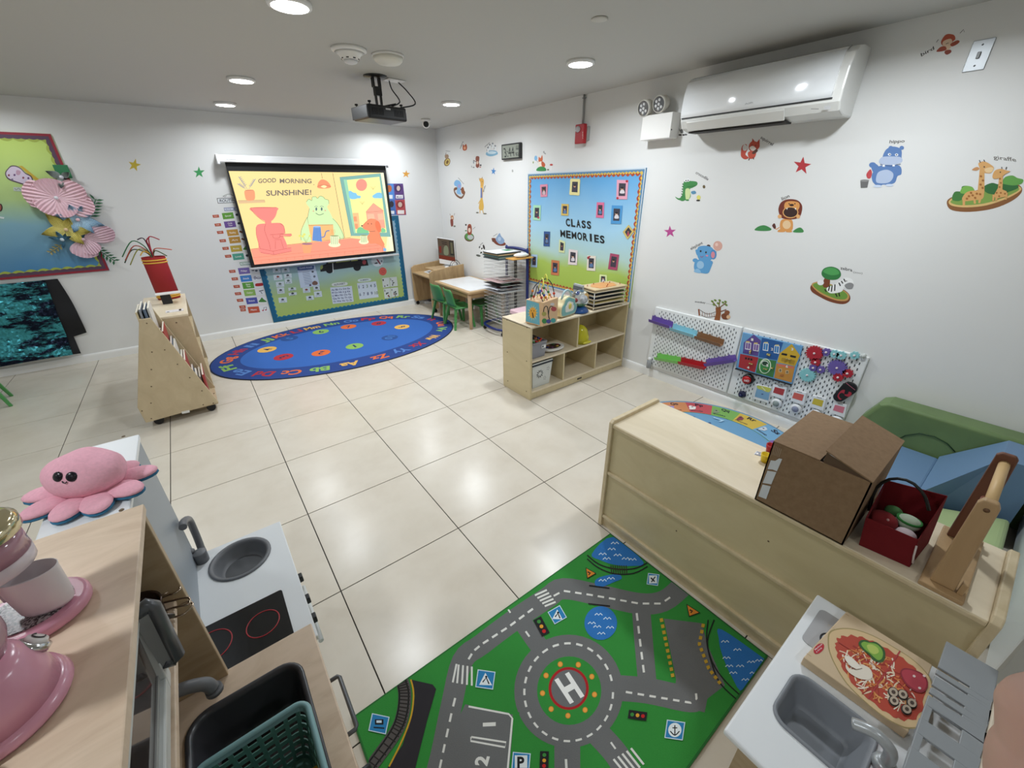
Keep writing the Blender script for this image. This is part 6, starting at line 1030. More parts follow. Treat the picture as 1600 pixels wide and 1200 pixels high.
b = MB(); q = onz(671, 473, .001); b.box(q.x-.08, q.y-.05, .001, q.x+.08, q.y+.05, .03, mat('#d0d0d0', .5)); b.box(q.x-.02, q.y-.052, .03, q.x+.09, q.y+.02, .055, mat('#3a3a3e', .5)); tag(b.build('power_box', bevel=.004), 'white and black power adapter lying under the computer desk', 'adapter')
# white-topped table
t = thing('light_table', 'low beech table with a glossy white top by the green chairs', 'table', (-.33, -1.24, 0)); tx0, tx1, ty0, ty1, th = -.625, -.03, -1.70, -.80, .49
b = MB(); b.box(tx0, ty0, th-.035, tx1, ty1, th, mat('#bfa078', .45)); b.build('tabletop', t, bevel=.012, seg=3)
b = MB(); b.box(tx0+.05, ty0+.05, th-.002, tx1-.05, ty1-.05, th+.003, mat('#eceef0', .12)); b.build('white_panel', t, bevel=.002)
b = MB(); [b.box(*q, mat('#a88a64', .5)) for q in ((tx0+.03, ty0+.03, .40, tx1-.03, ty0+.05, .455), (tx0+.03, ty1-.05, .40, tx1-.03, ty1-.03, .455), (tx0+.03, ty0+.03, .40, tx0+.05, ty1-.03, .455), (tx1-.05, ty0+.03, .40, tx1-.03, ty1-.03, .455))]; b.build('apron', t)
for x in (tx0+.04, tx1-.04):
    for y in (ty0+.05, ty1-.05): b = MB(); b.lathe([(.019, 0), (.024, .2), (.026, .455)], (x, y, 0), mat('#c4a684', .5), 14); b.build('leg', t)
for k, (x, y, rz, lab) in enumerate([(-.60, -1.06, 4, 'green plastic child chair nearer the computer desk'), (-.605, -1.42, -5, 'green plastic child chair at the near end of the white-topped table'), (-.26, -1.46, 178, 'green plastic child chair tucked in at the wall side, only legs showing')]):
    t = thing('green_chair', lab, 'chair', (x, y, 0), 'green child chairs at the table'); child_chair(t, Matrix.Translation((x, y, 0)) @ Matrix.Rotation(radians(rz), 4, 'Z') @ Matrix.Diagonal((1.0, 1.04, 1.06, 1)))
# drying rack
t = thing('drying_rack', 'art drying rack with white wire shelves on a navy blue tube frame', 'rack', (-.23, -1.93, 0)); NV = mat('#16286a', .3); rx0, rx1, ry0, ry1 = -.43, -.05, -2.13, -1.74
b = MB(); b.tube([p for p in spline([V(rx1, ry1+.02, .08), V(rx1, ry1+.02, .9), V(rx1, ry1-.02, .975), V(rx1, ry0+.04, .975), V(rx1, ry0-.0, .9), V(rx1, ry0, .08)], 6, False)], .018, NV, 10); b.build('frame_arch', t)
b = MB(); b.tube(spline([V(rx0, ry0, .075), V(rx1, ry0, .075), V(rx1, ry1, .075), V(rx0, ry1, .075)], 8), .016, NV, 10, True); b.build('base_loop', t)
for x, y in ((rx0, ry0), (rx0, ry1), (rx1, ry0), (rx1, ry1)): b = MB(); b.lathe([(.022, -.009), (.022, .009)], (x, y, .022), BLACK, 12, R=Matrix.Rotation(pi/2, 3, 'X')); b.box(x-.006, y-.011, .03, x+.006, y+.011, .07, BLACK); b.build('caster', t)
b = MB(); b.box(-.03+rx1-.01, -1.95, .08, rx1-.015, -1.92, .93, BLACK); b.build('notched_post', t)
LV_ = [.14+.041*k for k in range(19)]
for k, z in enumerate(LV_):
    b = MB(); zz = lambda x: z+(rx1-x)*.03; b.tube([V(rx0, ry0+.01, zz(rx0)), V(rx1-.02, ry0+.01, z), V(rx1-.02, ry1-.01, z), V(rx0, ry1-.01, zz(rx0))], .0022, WW, 5, True)
    for j in range(1, 7): y = ry0+.01+(ry1-ry0-.02)*j/7; b.tube([V(rx0, y, zz(rx0)), V(rx1-.02, y, z)], .0012, WW, 4)
    b.build('wire_shelf', t)
for k, (lev, c1, c2, off, lab) in enumerate([(9, '#e0e0e0', '#7a8088', 0, 'white sheet with grey paint marks, lowest on the rack'), (10, '#d8dae4', '#7a2440', .02, 'white sheet with crimson paint on the rack'), (11, '#18181c', '#5a8a6a', .0, 'black sheet with green paint on the rack'), (12, '#c8a8a8', '#4a4a50', .01, 'pinkish painted sheet on the rack')]):
    z = LV_[lev]+.0035; b = MB(); b.hexa([V(rx0-.02-off, ry0+.02+off, z+.012), V(rx1-.03, ry0+.02+off, z), V(rx1-.03, ry1-.03, z), V(rx0-.02-off, ry1-.03, z+.012)], [V(rx0-.02-off, ry0+.02+off, z+.013), V(rx1-.03, ry0+.02+off, z+.001), V(rx1-.03, ry1-.03, z+.001), V(rx0-.02-off, ry1-.03, z+.013)], mat(c1, .6))
    o = b.build('painting'); tag(o, lab, 'painting', 'paintings drying on the rack'); a = Art(lambda u, v: Vector((u, v, z+.0022+(rx1-.03-u)*.032)), NZ, base=.0006); rs = random.Random(k)
    for j in range(7): x, y = -.24+rs.uniform(-.12, .12), -1.93+rs.uniform(-.12, .12); a.blob([(x+rs.uniform(.03, .09)*cos(q), y+rs.uniform(.02, .06)*sin(q)) for q in (0, 1, 2, 3, 4, 5)], c2 if j % 3 else '#b08a80', 3)
    a.build('paint_strokes', parent=o)
zt = LV_[-1]+.016
for k, (c, dz, w_, lab) in enumerate([('#5a6a70', .0, .0, 'grey folder at the bottom of the stack on the rack'), ('#8a9a96', .016, .01, 'sage grey folder in the stack on the rack'), ('#3f5a56', .032, -.01, 'dark green folder in the stack on the rack'), ('#c8b08a', .048, .005, 'tan folder in the stack on the rack'), ('#2a2a26', .06, .0, 'black board near the top of the stack on the rack')]): b = MB(); b.box(rx0+w_, ry0+.06, zt+dz, rx1-.05+w_, ry1-.02, zt+dz+.012, mat(c, .6)); tag(b.build('folder'), lab, 'folder', 'folders stacked on the rack')
b = MB(); b.box(rx0-.01, ry0+.08, zt+.0725, rx1-.06, ry1-.03, zt+.076, mat('#e0e2e2', .6)); b.box(-.22, -1.95, zt+.076, -.12, -1.84, zt+.0775, mat('#3f8a5a', .6)); tag(b.build('painted_sheet'), 'white sheet with green paint on top of the rack stack', 'painting')
b = MB(); b.box(-.33, ry0-.09, zt+.008, rx1+.02, ry0+.055, zt+.02, mat('#d8a050', .6)); tag(b.build('orange_tray', bevel=.003), 'orange-yellow tray on the near side of the rack top', 'tray')
b = MB(); b.ell(V(-.16, ry0-.02, zt+.045), (.10, .055, .026), mat('#eeeeee', .9), None, 20, 10, fn=lambda p: p*(1+.1*sin(9*p.x)*sin(8*p.y))); tag(b.build('cotton_pile'), 'white fluffy cotton lying on the orange tray', 'cotton')
# pink child table behind the storage shelf
t = thing('pink_table', 'pale pink plastic child table behind the birch shelf', 'table', (-.40, -2.62, 0)); PK = mat('#e6c3cc', .4)
b = MB(); b.box(-.60, -2.95, .40, -.10, -2.50, .45, PK); b.build('tabletop', t, bevel=.012, seg=3)
for x, y in ((-.56, -2.55), (-.14, -2.55), (-.56, -2.90), (-.14, -2.90)): b = MB(); b.lathe([(.022, 0), (.033, .40)], (x, y, 0), PK, 14); b.build('leg', t)
# ================================================================ PEGBOARDS on the right wall
PB = mat('#e8eae9', .4); HOLE = mat('#4a4d50', .7)
for k, (a0, a1, lab) in enumerate([(-4.672, -3.905, 'white pegboard with coloured marble-run gutters, next to the storage shelf'), (-5.452, -4.682, 'white pegboard with house lock board and gears, by the soft corner')]):
    t = thing('pegboard', lab, 'pegboard', (0, (a0+a1)/2, .11)); b = MB(); b.box(-.02, a0, .112, -.001, a1, .672, PB); b.build('panel', t, bevel=.006, seg=3)
    h = MB()
    n1, n2 = int((a1-a0-.05)/.02), 26
    for j in range(n2):
        for i in range(n1):
            if (i+j) % 2: continue
            y, z = a0+.035+i*.02, .14+j*.02; h.add([(-.0208, y-.0034, z-.0085), (-.0208, y-.0034, z+.0085), (-.0208, y+.0034, z+.0085), (-.0208, y+.0034, z-.0085)], [(0, 1, 2, 3)], HOLE)
    h.flat = 1; h.build('peg_hole', t, kind='stuff')
PV = lambda x=-.0215, **k: artx(990, 460, 3.902, x, **k)
def pv(u, v, x=-.021): return onx(990+u/3.902, 460+v/3.902, x)
for lab, c, (u0, v0), (u1, v1) in (('purple gutter at the top left of the pegboard', '#6f57a6', (112, 150), (238, 190)), ('pale blue gutter in the upper middle of the pegboard', '#8fc9d8', (240, 200), (385, 245)), ('brown gutter at the right end of the upper run', '#8a6444', (390, 250), (548, 300)), ('light green gutter at the left of the lower run', '#86cf6a', (145, 380), (288, 405)), ('red gutter in the middle of the lower run', '#b3242c', (290, 405), (445, 440)), ('purple gutter sloping up at the right of the lower run', '#6f57a6', (448, 420), (628, 392))):
    A_, B_ = pv(u0, v0), pv(u1, v1); d = (B_-A_); up = V(0, -d.z, d.y).normalized(); up = up if up.z > 0 else -up; t = thing('gutter', lab, 'toy', A_, 'marble run gutters'); m_ = mat(c, .4); b = MB()
    b.prism([A_+V(0, 0, 0)+up*.028, A_+up*-.012, A_+up*-.018+V(-.045, 0, 0), A_+up*.01+V(-.056, 0, 0), A_+up*.01+V(-.052, 0, 0), A_+up*-.012+V(-.043, 0, 0), A_+up*-.008+V(-.004, 0, 0), A_+up*.036+V(-.004, 0, 0)], d, m_); b.build('channel', t)
    for f in (.12, .45, .8): b = MB(); q = A_+d*f+up*.038; b.box(q.x-.006, q.y-.005, q.z-.006, q.x+.0, q.y+.005, q.z+.006, m_); b.build('peg', t)
b = MB(); q = pv(105, 410); b.lathe([(.02, -.045), (.022, 0), (.02, .035)], q+V(-.025, 0, -.01), mat('#b8bcc0', .1, trans=.4), 16); b.ell(q+V(-.025, 0, .035), .018, mat('#e8e8e8', .4), None, 12, 8); tag(b.build('jar'), 'small clear jar with a white ball fixed to the pegboard left edge', 'jar')
# latch house board
QV = lambda x, **k: artx(1130, 500, 6.667, x, **k)
def qv(u, v, x=-.021): return onx(1130+u/6.667, 500+v/6.667, x)
t = thing('latch_board', 'wooden board of six numbered coloured houses with metal latches', 'toy', qv(450, 600)); qd = [(212, 125), (838, 268), (725, 665), (138, 495)]
b = MB(); b.prism([qv(u, v, -.022) for u, v in qd], (-.014, 0, 0), mat('#6aa0cc', .5)); b.build('board', t, bevel=.003)
b = MB(); q = qv(138, 500); q2 = qv(722, 668); b.bar(V(-.032, q.y, q.z), V(-.032, q2.y, q2.z), .03, .006, mat('#2a2a2c', .5)); b.build('ledge', t)
HS = [('1', (285, 200), '#5f4a90', [(215, 235), (318, 150), (395, 215), (362, 378), (205, 345)]), ('2', (490, 300), '#245a9a', [(405, 185), (625, 235), (560, 418), (370, 385), (395, 240)]), ('3', (700, 300), '#d0a82e', [(715, 248), (800, 370), (748, 480), (562, 440), (590, 345)]), ('4', (240, 490), '#a82a30', [(178, 352), (368, 390), (330, 545), (160, 490)]), ('5', (440, 470), '#3f7a40', [(370, 398), (555, 425), (520, 598), (340, 550)]), ('6', (645, 480), '#c88a3a', [(555, 450), (748, 485), (712, 650), (530, 602)])]
for k, (d, (dx, dy), c, pts) in enumerate(HS):
    a = QV(-.0365, base=.0006, step=.0003); a.poly(pts, c); cx = sum(p[0] for p in pts)/len(pts); cy = sum(p[1] for p in pts)/len(pts)
    if k == 0: [(a.poly([(x, y), (x+58, y+10), (x+50, y+85), (x-8, y+75)], '#e8e6ea'), a.poly([(x+5, y+8), (x+50, y+16), (x+43, y+76), (x-1, y+68)], '#7a5a98'), a.line([(x+26, y+6), (x+20, y+78)], 4, '#e8e6ea'), a.rect(x+3, y-8, x+42, y+4, '#e0c070')) for x, y in ((235, 228), (320, 243))]; [a.line([(215+i*22, 320), (210+i*22, 345)], 5, '#4a3878') for i in range(7)]
    if k == 1: [(a.poly([(x, y), (x+55, y+9), (x+48, y+90), (x-8, y+80)], '#e8ecf0'), a.poly([(x+5, y+8), (x+48, y+15), (x+41, y+80), (x-2, y+72)], '#3a80bc'), a.line([(x+26, y+6), (x+20, y+78)], 4, '#e8ecf0'), a.rect(x+8, y-6, x+48, y+6, '#e0d090')) for x, y in ((420, 235), (535, 262))]
    if k == 2: a.poly([(612, 342), (668, 353), (664, 374), (606, 362)], '#1c1a18'); a.poly([(700, 363), (760, 376), (756, 396), (696, 384)], '#1c1a18'); a.poly([(610, 392), (670, 402), (664, 440), (604, 428)], '#b08a28'); a.poly([(690, 410), (750, 420), (740, 462), (682, 450)], '#b08a28')
    if k == 3: [a.rect(228+i*28, 388+i*6, 248+i*28, 410+i*6, '#1a1618') for i in range(3)]
    if k == 4: a.ell(437, 480, 62, 80, '#d8e4c8', 10); a.ell(437, 482, 52, 70, '#3f8a48', 10); a.ell(437, 450, 38, 28, '#e8ece0', 10); a.ell(437, 452, 32, 22, '#22402a', 10)
    if k == 5: a.poly([(570, 455), (735, 488), (732, 508), (568, 476)], '#d8705a'); [(a.rect(x, y, x+30, y+34, '#e8d8b0'), a.rect(x+5, y+5, x+25, y+29, '#2a2420'), a.ell(x+15, y+18, 5, 7, '#b89a60')) for x, y in ((580, 508), (652, 525))]; a.ell(612, 575, 22, 12, '#b06a30')
    a.text(d, dx+8, dy+14, dx+32, dy+17, 26, '#f0ece0', up=(.05, -1), bold=.03); a.build('house_door', parent=t)
BR = mat('#c8b878', .25, .8)
for (u, v, w_, h_) in ((285, 330, .010, .03), (475, 360, .024, .015), (680, 405, .035, .006), (290, 455, .028, .008), (440, 510, .028, .008), (515, 500, .012, .012)): q = qv(u, v, -.04); b = MB(); b.box(q.x-.008, q.y-w_/2, q.z-h_/2, q.x+.003, q.y+w_/2, q.z+h_/2, BR); b.ell(q+V(-.008, w_*.3, 0), .006, BR, None, 8, 6); b.build('latch', t, bevel=.001)
def gear(u, v, r, c, lab, nt):
    q = qv(u, v, -.024); t = thing('gear', lab, 'toy gear', q, 'plastic gears on the pegboard'); b = MB(); pts = []
    for k in range(nt*4):
        an = 2*pi*k/(nt*4); rr = r*(1.0 if k % 4 in (1, 2) else .83); pts.append(V(q.x, q.y+rr*cos(an), q.z+rr*sin(an)))
    b.prism(pts, (-.014, 0, 0), mat(c, .45)); b.build('gear_wheel', t); b = MB(); b.lathe([(.007, 0), (.007, .004), (.005, .006), (0, .006)], q+V(-.014, 0, 0), mat('#e8d8d8', .4), 12, R=Matrix.Rotation(-pi/2, 3, 'Y')); b.build('hub', t)
for u, v, r, c, lab, nt in ((957, 342, .052, '#b02030', 'large red gear, topmost on the pegboard', 18), (967, 436, .03, '#b02030', 'small red gear just under the large red one', 9), (1080, 332, .027, '#6a58a0', 'small purple gear between red and aqua gears at the top', 8), (1165, 350, .028, '#8cc8cc', 'small aqua gear, left of the three in the top row', 9), (1235, 365, .028, '#8cc8cc', 'small aqua gear, middle of the three in the top row', 9), (1375, 365, .026, '#8cc8cc', 'small aqua gear, rightmost in the top row', 8),
                           (945, 494, .026, '#6a58a0', 'small purple gear above the large aqua gear', 8), (1020, 513, .027, '#6a58a0', 'small purple gear right of its twin in the middle', 8), (883, 570, .05, '#86c4c6', 'large aqua gear low beside the house board', 18), (1192, 495, .055, '#6a58a0', 'large purple gear at the right', 20), (1202, 593, .03, '#b02030', 'small red gear below the large purple gear', 9), (1300, 552, .03, '#b02030', 'small red gear right of the large purple gear', 9)): gear(u, v, r, c, lab, nt)
b = MB(); q = qv(1465, 372); b.lathe([(.014, 0), (.014, .012), (0, .014)], q, mat('#c8ccc8', .5), 8, R=Matrix.Rotation(-pi/2, 3, 'Y')); tag(b.build('grey_peg'), 'tiny grey peg at the top right corner of the pegboard', 'peg')
RY = Matrix.Rotation(-pi/2, 3, 'Y')
t = thing('answer_buzzer', 'red NO buzzer button in a black ring on the pegboard', 'buzzer', qv(250, 620)); q = qv(268, 612, -.02); b = MB(); b.lathe([(.042, 0), (.042, .02), (.036, .032)], q, mat('#17171a', .35), 24, R=RY); b.build('ring', t); b = MB(); b.lathe([(.031, .03), (.031, .045), (.026, .05), (0, .052)], q, mat('#b3161e', .3), 24, R=RY); b.build('button', t)
a = QV(-.0725, base=.001); a.text('NO', 218, 640, 270, 646, 22, '#f4e8e4', up=(.1, -1), bold=.02); a.build('lettering', parent=t)
b = MB(); q = qv(205, 770, -.02); b.lathe([(.028, 0), (.030, .018), (.02, .034), (0, .038)], q, mat('#14183c', .35), 7, R=RY, smooth=False); b.lathe([(.01, .03), (.012, .05), (0, .054)], q, mat('#1e2450', .35), 10, R=RY); tag(b.build('blue_knob'), 'dark navy lobed knob under the NO buzzer', 'knob')
t = thing('beach_picture', 'small picture of a beach in a white frame on the pegboard', 'picture', qv(400, 850)); b = MB(); b.prism([qv(u, v, -.021) for u, v in ((345, 665), (505, 700), (475, 860), (310, 815))], (-.01, 0, 0), mat('#e6e8ea', .4)); b.build('frame', t, bevel=.002)
a = QV(-.0315, base=.0006, step=.0002); a.poly([(358, 678), (495, 706), (470, 838), (328, 798)], '#7fa8c8'); a.blob([(360, 682), (492, 710), (480, 750), (440, 745), (400, 725), (362, 715)], '#c8c85a'); a.line([(400, 695), (440, 735)], 9, '#e8e4c0'); a.ell(408, 772, 12, 6, '#4a5a8a'); a.build('picture', parent=t)
for k, (u, v, c, cn) in enumerate([(600, 665, '#b03a3e', 'dark red'), (800, 722, '#d26258', 'coral'), (1005, 782, '#cdb83e', 'yellow'), (1225, 850, '#d4788a', 'pink')]):
    t = thing('sound_card_holder', 'white card holder with a %s card on the pegboard' % cn, 'card holder', qv(u, v+140), 'white card holders on the pegboard'); b = MB(); b.prism([qv(u+p, v+q, -.021) for p, q in ((-68, -5), (75, 30), (45, 165), (-95, 115))], (-.014, 0, 0), mat('#e8eaec', .35)); b.build('holder', t, bevel=.003)
    a = QV(-.0355, base=.0006, step=.0002); a.poly([(u-60, v+32), (u+42, v+58), (u+22, v+122), (u-82, v+90)], c); a.text('Record', u-28, v+24, u+20, v+36, 11, '#3a3a3e', up=(.1, -1), bold=.02); a.build('card', parent=t)
    t = thing('sound_button', 'round white recordable button with a grey centre under the %s card' % cn, 'button', qv(u-40, v+200), 'round recordable buttons on the pegboard'); q = qv(u-38, v+198, -.02); b = MB(); b.lathe([(.036, 0), (.036, .012), (.03, .02), (.024, .022)], q, mat('#e4e6e8', .35), 24, R=RY); b.build('ring', t); b = MB(); b.lathe([(.024, .018), (.022, .024), (0, .026)], q, mat(['#8f9a98', '#8a90a8', '#9a9aa0', '#9a8a90'][k], .4), 20, R=RY); b.build('centre', t)
t = thing('foot_toy', 'black and red oval toy shaped like a slipper on the pegboard', 'toy', qv(1270, 780)); A_, B_ = qv(1320, 705, -.021), qv(1215, 795, -.021)
b = MB(); d = (B_-A_).normalized(); p = V(0, -d.z, d.y); pts = [A_+p*.042*cos(x)-d*.042*sin(x) for x in [pi*k/10 for k in range(11)]]+[B_-p*.032*cos(x)+d*.032*sin(x) for x in [pi*k/10 for k in range(11)]]; b.prism(pts, (-.025, 0, 0), mat('#141214', .35)); b.build('body', t, bevel=.006)
a = QV(-.0465, base=.0006, step=.0002); a.line([(1280, 655), (1375, 730)], 6, '#b06070'); a.blob([(1228, 735), (1268, 730), (1262, 770), (1300, 770), (1310, 745), (1340, 765), (1310, 800), (1270, 790), (1240, 820), (1215, 830), (1190, 790)], '#a8283a'); a.ell(1238, 790, 30, 32, '#141214', -40); a.build('red_pattern', parent=t)
# ================================================================ SOFT PLAY CORNER
GN = ramp_mat('green_vinyl', '#60764a', '#718a56', 3, 4, .42, lo=.3, hi=.7, bump=.4); BLV = mat('#6886a6', .42); LGN = mat('#a9bb86', .45)
t = thing('soft_back_pad', 'olive green vinyl wall cushion of the soft play corner', 'cushion', (-.08, -5.93, 0)); b = MB(); b.prism([V(-.155, y, z) for y, z in ((-5.52, 0), (-5.54, .33), (-5.60, .455), (-5.64, .475), (-6.30, .475), (-6.33, .45), (-6.33, 0))], (.15, 0, 0), GN); b.build('cushion', t, bevel=.02, seg=4)
b = MB(); b.tube([onx(u, v, -.157) for u, v in ((1402, 687), (1415, 680), (1437, 677), (1460, 682), (1480, 693), (1492, 706))], .003, mat('#22401e', .5), 6); b.build('arc_seam', t)
t = thing('soft_play_ramp', 'light blue vinyl soft play seat rising into a ramp', 'soft play block', (-.45, -6.0, 0)); b = MB(); b.prism([V(-.86, y, z) for y, z in ((-5.58, .001), (-5.58, .235), (-5.60, .252), (-5.935, .252), (-5.935, .001))], (.695, 0, 0), BLV); b.build('seat_block', t, bevel=.015, seg=3)
b = MB(); b.hexa([V(-.165, -5.93, .001), V(-.60, -5.93, .001), V(-.38, -6.255, .001), V(-.165, -6.255, .001)], [V(-.165, -5.93, .262), V(-.64, -5.93, .252), V(-.40, -6.12, .46), V(-.165, -6.12, .47)], BLV); b.add([V(-.165, -6.12, .47), V(-.40, -6.12, .46), V(-.38, -6.255, .46), V(-.165, -6.255, .465)], [(0, 1, 2, 3)], BLV); b.add([V(-.165, -6.255, .001), V(-.38, -6.255, .001), V(-.38, -6.255, .46), V(-.165, -6.255, .465)], [(0, 1, 2, 3)], BLV); b.add([V(-.38, -6.255, .001), V(-.40, -6.12, .46), V(-.38, -6.255, .46)], [(0, 1, 2)], BLV); b.add([V(-.165, -6.255, .001), V(-.165, -6.12, .47), V(-.165, -6.255, .465)], [(0, 1, 2)], BLV); b.build('ramp_block', t)
for pts in ([V(-.30, -5.94, .256), V(-.55, -5.945, .256), V(-.78, -5.95, .256)],): b = MB(); b.tube(pts, .002, mat('#4a6e92', .5), 5); b.build('seam', t)
b = MB(); b.prism([V(-1.12, -5.945, .001), V(-.625, -5.945, .001), V(-.42, -6.25, .001), V(-1.12, -6.25, .001)], (0, 0, .20), LGN); tag(b.build('soft_step', bevel=.03, seg=4), 'pale lime green soft step in front of the blue seat', 'soft play block')
t = thing('white_cabinet', 'white low cabinet behind the far end of the soft play corner', 'cabinet', (-.7, -6.6, 0)); b = MB(); b.box(-1.44, -6.9, .06, -.03, -6.30, .46, mat('#d8dcdc', .4)); b.build('body', t, bevel=.01)
b = MB(); b.box(-1.42, -6.88, 0, -.05, -6.34, .06, mat('#3a3c40', .5)); b.build('plinth', t)
# ================================================================ LONG DISPLAY SHELF
lx0, lx1, ly1, ly0, lh = -1.838, -1.475, -4.928, -6.19, .635
t = thing('long_shelf', 'long birch shelf unit seen from behind, separating the rug corner', 'shelf', (-1.65, -5.56, 0))
for y0, y1 in ((ly1-.022, ly1), (ly0, ly0+.022)): b = MB(); b.prism([V(lx0-.006, y0, 0), V(lx0-.006, y0, lh+.004), V(lx0+.012, y0, lh+.018), V(lx1-.01, y0, lh+.018), V(lx1+.004, y0, lh+.004), V(lx1+.004, y0, 0)], (0, y1-y0, 0), BIRCHD); b.build('side_panel', t, bevel=.004)
b = MB(); b.box(lx0, ly0+.022, lh-.02, lx1, ly1-.022, lh, BIRCH); b.build('top', t, bevel=.003)
for z0, z1 in ((.36, lh-.02), (.075, .345)): b = MB(); b.box(lx0+.008, ly0+.022, z0, lx0+.016, ly1-.022, z1, BIRCHV); b.build('back_panel', t)
for z0, z1 in ((lh-.02, lh-.002), (.343, .361), (.06, .078)): b = MB(); b.box(lx0-.004, ly0+.022, z0, lx0+.012, ly1-.022, z1, BIRCHD); b.build('rail', t, bevel=.004)
b = MB(); b.box(lx0+.01, ly0+.022, .0, lx0+.022, ly1-.022, .062, BIRCHD); b.build('kick_board', t)
for z in (.343, .06): b = MB(); b.box(lx0+.02, ly0+.022, z, lx1-.004, ly1-.022, z+.016, BIRCHD); b.build('shelf_board', t)
screws(t, [onx(920+u*.425, 600+v*.425, lx0+.0075) for u, v in ((322, 540), (660, 578), (365, 522))], 'x', .0035)
b = MB(); b.prism([onz(u, v, lh+.0002) for u, v in ((1182, 705), (1203, 711), (1199, 716), (1178, 710))], (0, 0, .0008), mat('#e8e8ea', .5)); q = b.build('shelf_label'); tag(q, 'small white shelf label with a blue border beside the cardboard box', 'label')
a = Art(lambda u, v: onz(u, v, lh+.0012), NZ); a.line([(1183, 706), (1202, 711.5), (1198.5, 715), (1179.5, 709.5)], .8, '#2a3f70', closed=True); a.text('BLOCKS', 1185, 710, 1198, 713.5, 2.2, '#2a2a30'); a.build('label_print', parent=q)
for u, v, c, lab in ((1203, 703, '#b01c26', 'small red toy cup peeking out beside the box'), (1195, 718, '#e0c020', 'small yellow toy cup peeking out beside the box')): p = onz(u+4, v-2, lh+.02); b = MB(); b.lathe([(.014, 0), (.02, .035), (.017, .035), (.012, .006)], (p.x+.0, p.y+.006, lh+.0005), mat(c, .35), 16); tag(b.build('toy_cup'), lab, 'toy cup')
# cardboard box
bx0, bx1, by0_, by1_, bz = -1.842, -1.505, -5.855, -5.592, .879
t = thing('cardboard_box', 'half-open brown cardboard box with torn white label on the long shelf', 'box', (-1.67, -5.72, lh))
b = MB(); T_ = .004
for q in ((bx0, by0_, lh+.001, bx0+T_, by1_, bz), (bx1-T_, by0_, lh+.001, bx1, by1_, bz), (bx0, by0_, lh+.001, bx1, by0_+T_, bz), (bx0, by1_-T_, lh+.001, bx1, by1_, bz), (bx0, by0_, lh+.001, bx1, by1_, lh+.005)): b.box(*q, CARD)
b.build('carton', t)
b = MB(); ym_ = -5.725; b.box(bx0+.002, ym_, bz, bx1-.002, by1_, bz+.004, CARD); b.build('flap', t)
b = MB(); b.hexa([V(bx0, by0_-.001, bz), V(bx1, by0_-.001, bz), V(bx1, ym_-.005, bz+.04), V(bx0, ym_-.005, bz+.04)], [V(bx0, by0_-.001, bz+.004), V(bx1, by0_-.001, bz+.004), V(bx1, ym_-.005, bz+.044), V(bx0, ym_-.005, bz+.044)], CARD); b.build('flap', t)
b = MB(); b.add([V(bx0+.004, by0_+.005, bz), V(bx0+.004, ym_-.008, bz), V(bx0+.004, ym_-.008, bz+.036)], [(0, 1, 2)], mat('#5a4632', .8)); b.box(bx0+.03, -5.76, .70, bx1-.03, -5.70, .872, mat('#c8ccd0', .2, .6)); b.build('packing', t)
a = artx(1160, 630, 5.22, bx0-.0006, base=.0004); a.poly([(232, 465), (268, 470), (300, 450), (325, 455), (282, 555), (245, 540), (205, 538)], '#d4d8dc'); a.poly([(205, 550), (278, 562), (236, 662), (200, 655), (165, 650)], '#d4d8dc'); a.poly([(165, 662), (232, 678), (194, 782), (130, 758)], '#d4d8dc')
for k in range(5): a.line([(262+k*14, 345+k*7), (250+k*12, 420+k*5)], 3, '#b8a690')
a.build('torn_label', parent=t)
# red felt basket with felt food
t = thing('felt_basket', 'dark red felt basket with black arched handle holding felt food', 'basket', (-1.72, -5.95, lh)); FR = mat('#6e0510', .95, bump=(500, .4))
bb = [V(-1.80, -5.885, lh+.001), V(-1.785, -6.002, lh+.001), V(-1.62, -6.015, lh+.001), V(-1.63, -5.875, lh+.001)]; tt = [V(-1.805, -5.872, .742), V(-1.785, -5.990, .735), V(-1.585, -6.000, .795), V(-1.60, -5.862, .775)]
for i in range(4):
    j = (i+1) % 4; cen = sum(bb, V(0, 0, 0))/4; ins = lambda p: p+(V(cen.x, cen.y, p.z)-p)*.035; b = MB(); b.hexa([bb[i], bb[j], tt[j], tt[i]], [ins(bb[i]), ins(bb[j]), ins(tt[j]), ins(tt[i])], FR); b.build('side', t, bevel=.001)
b = MB(); b.add([p+V(0, 0, .003) for p in bb], [(0, 1, 2, 3)], FR); b.build('bottom', t)
hp = [onp(1320+u/7.5, 740+v/7.5, V(-1.70, 0, 0), V(1, 0, 0)) for u, v in ((280, 430), (300, 370), (325, 270), (370, 170), (440, 105), (530, 65), (620, 58), (720, 75), (810, 120), (890, 195), (940, 270), (965, 340), (985, 430))]
b = MB(); b.tube(hp, .0045, mat('#101312', .5), 8); b.build('handle', t)
b = MB(); q = bb[1]+(tt[1]-bb[1])*.45; b.tube([bb[1]+V(-.001, -.001, .02), q+V(-.002, -.001, .0), bb[1]+(tt[1]-bb[1])*.8+V(-.002, 0, 0)], .0025, mat('#d8ccc8', .8), 6); b.build('white_seam', t)
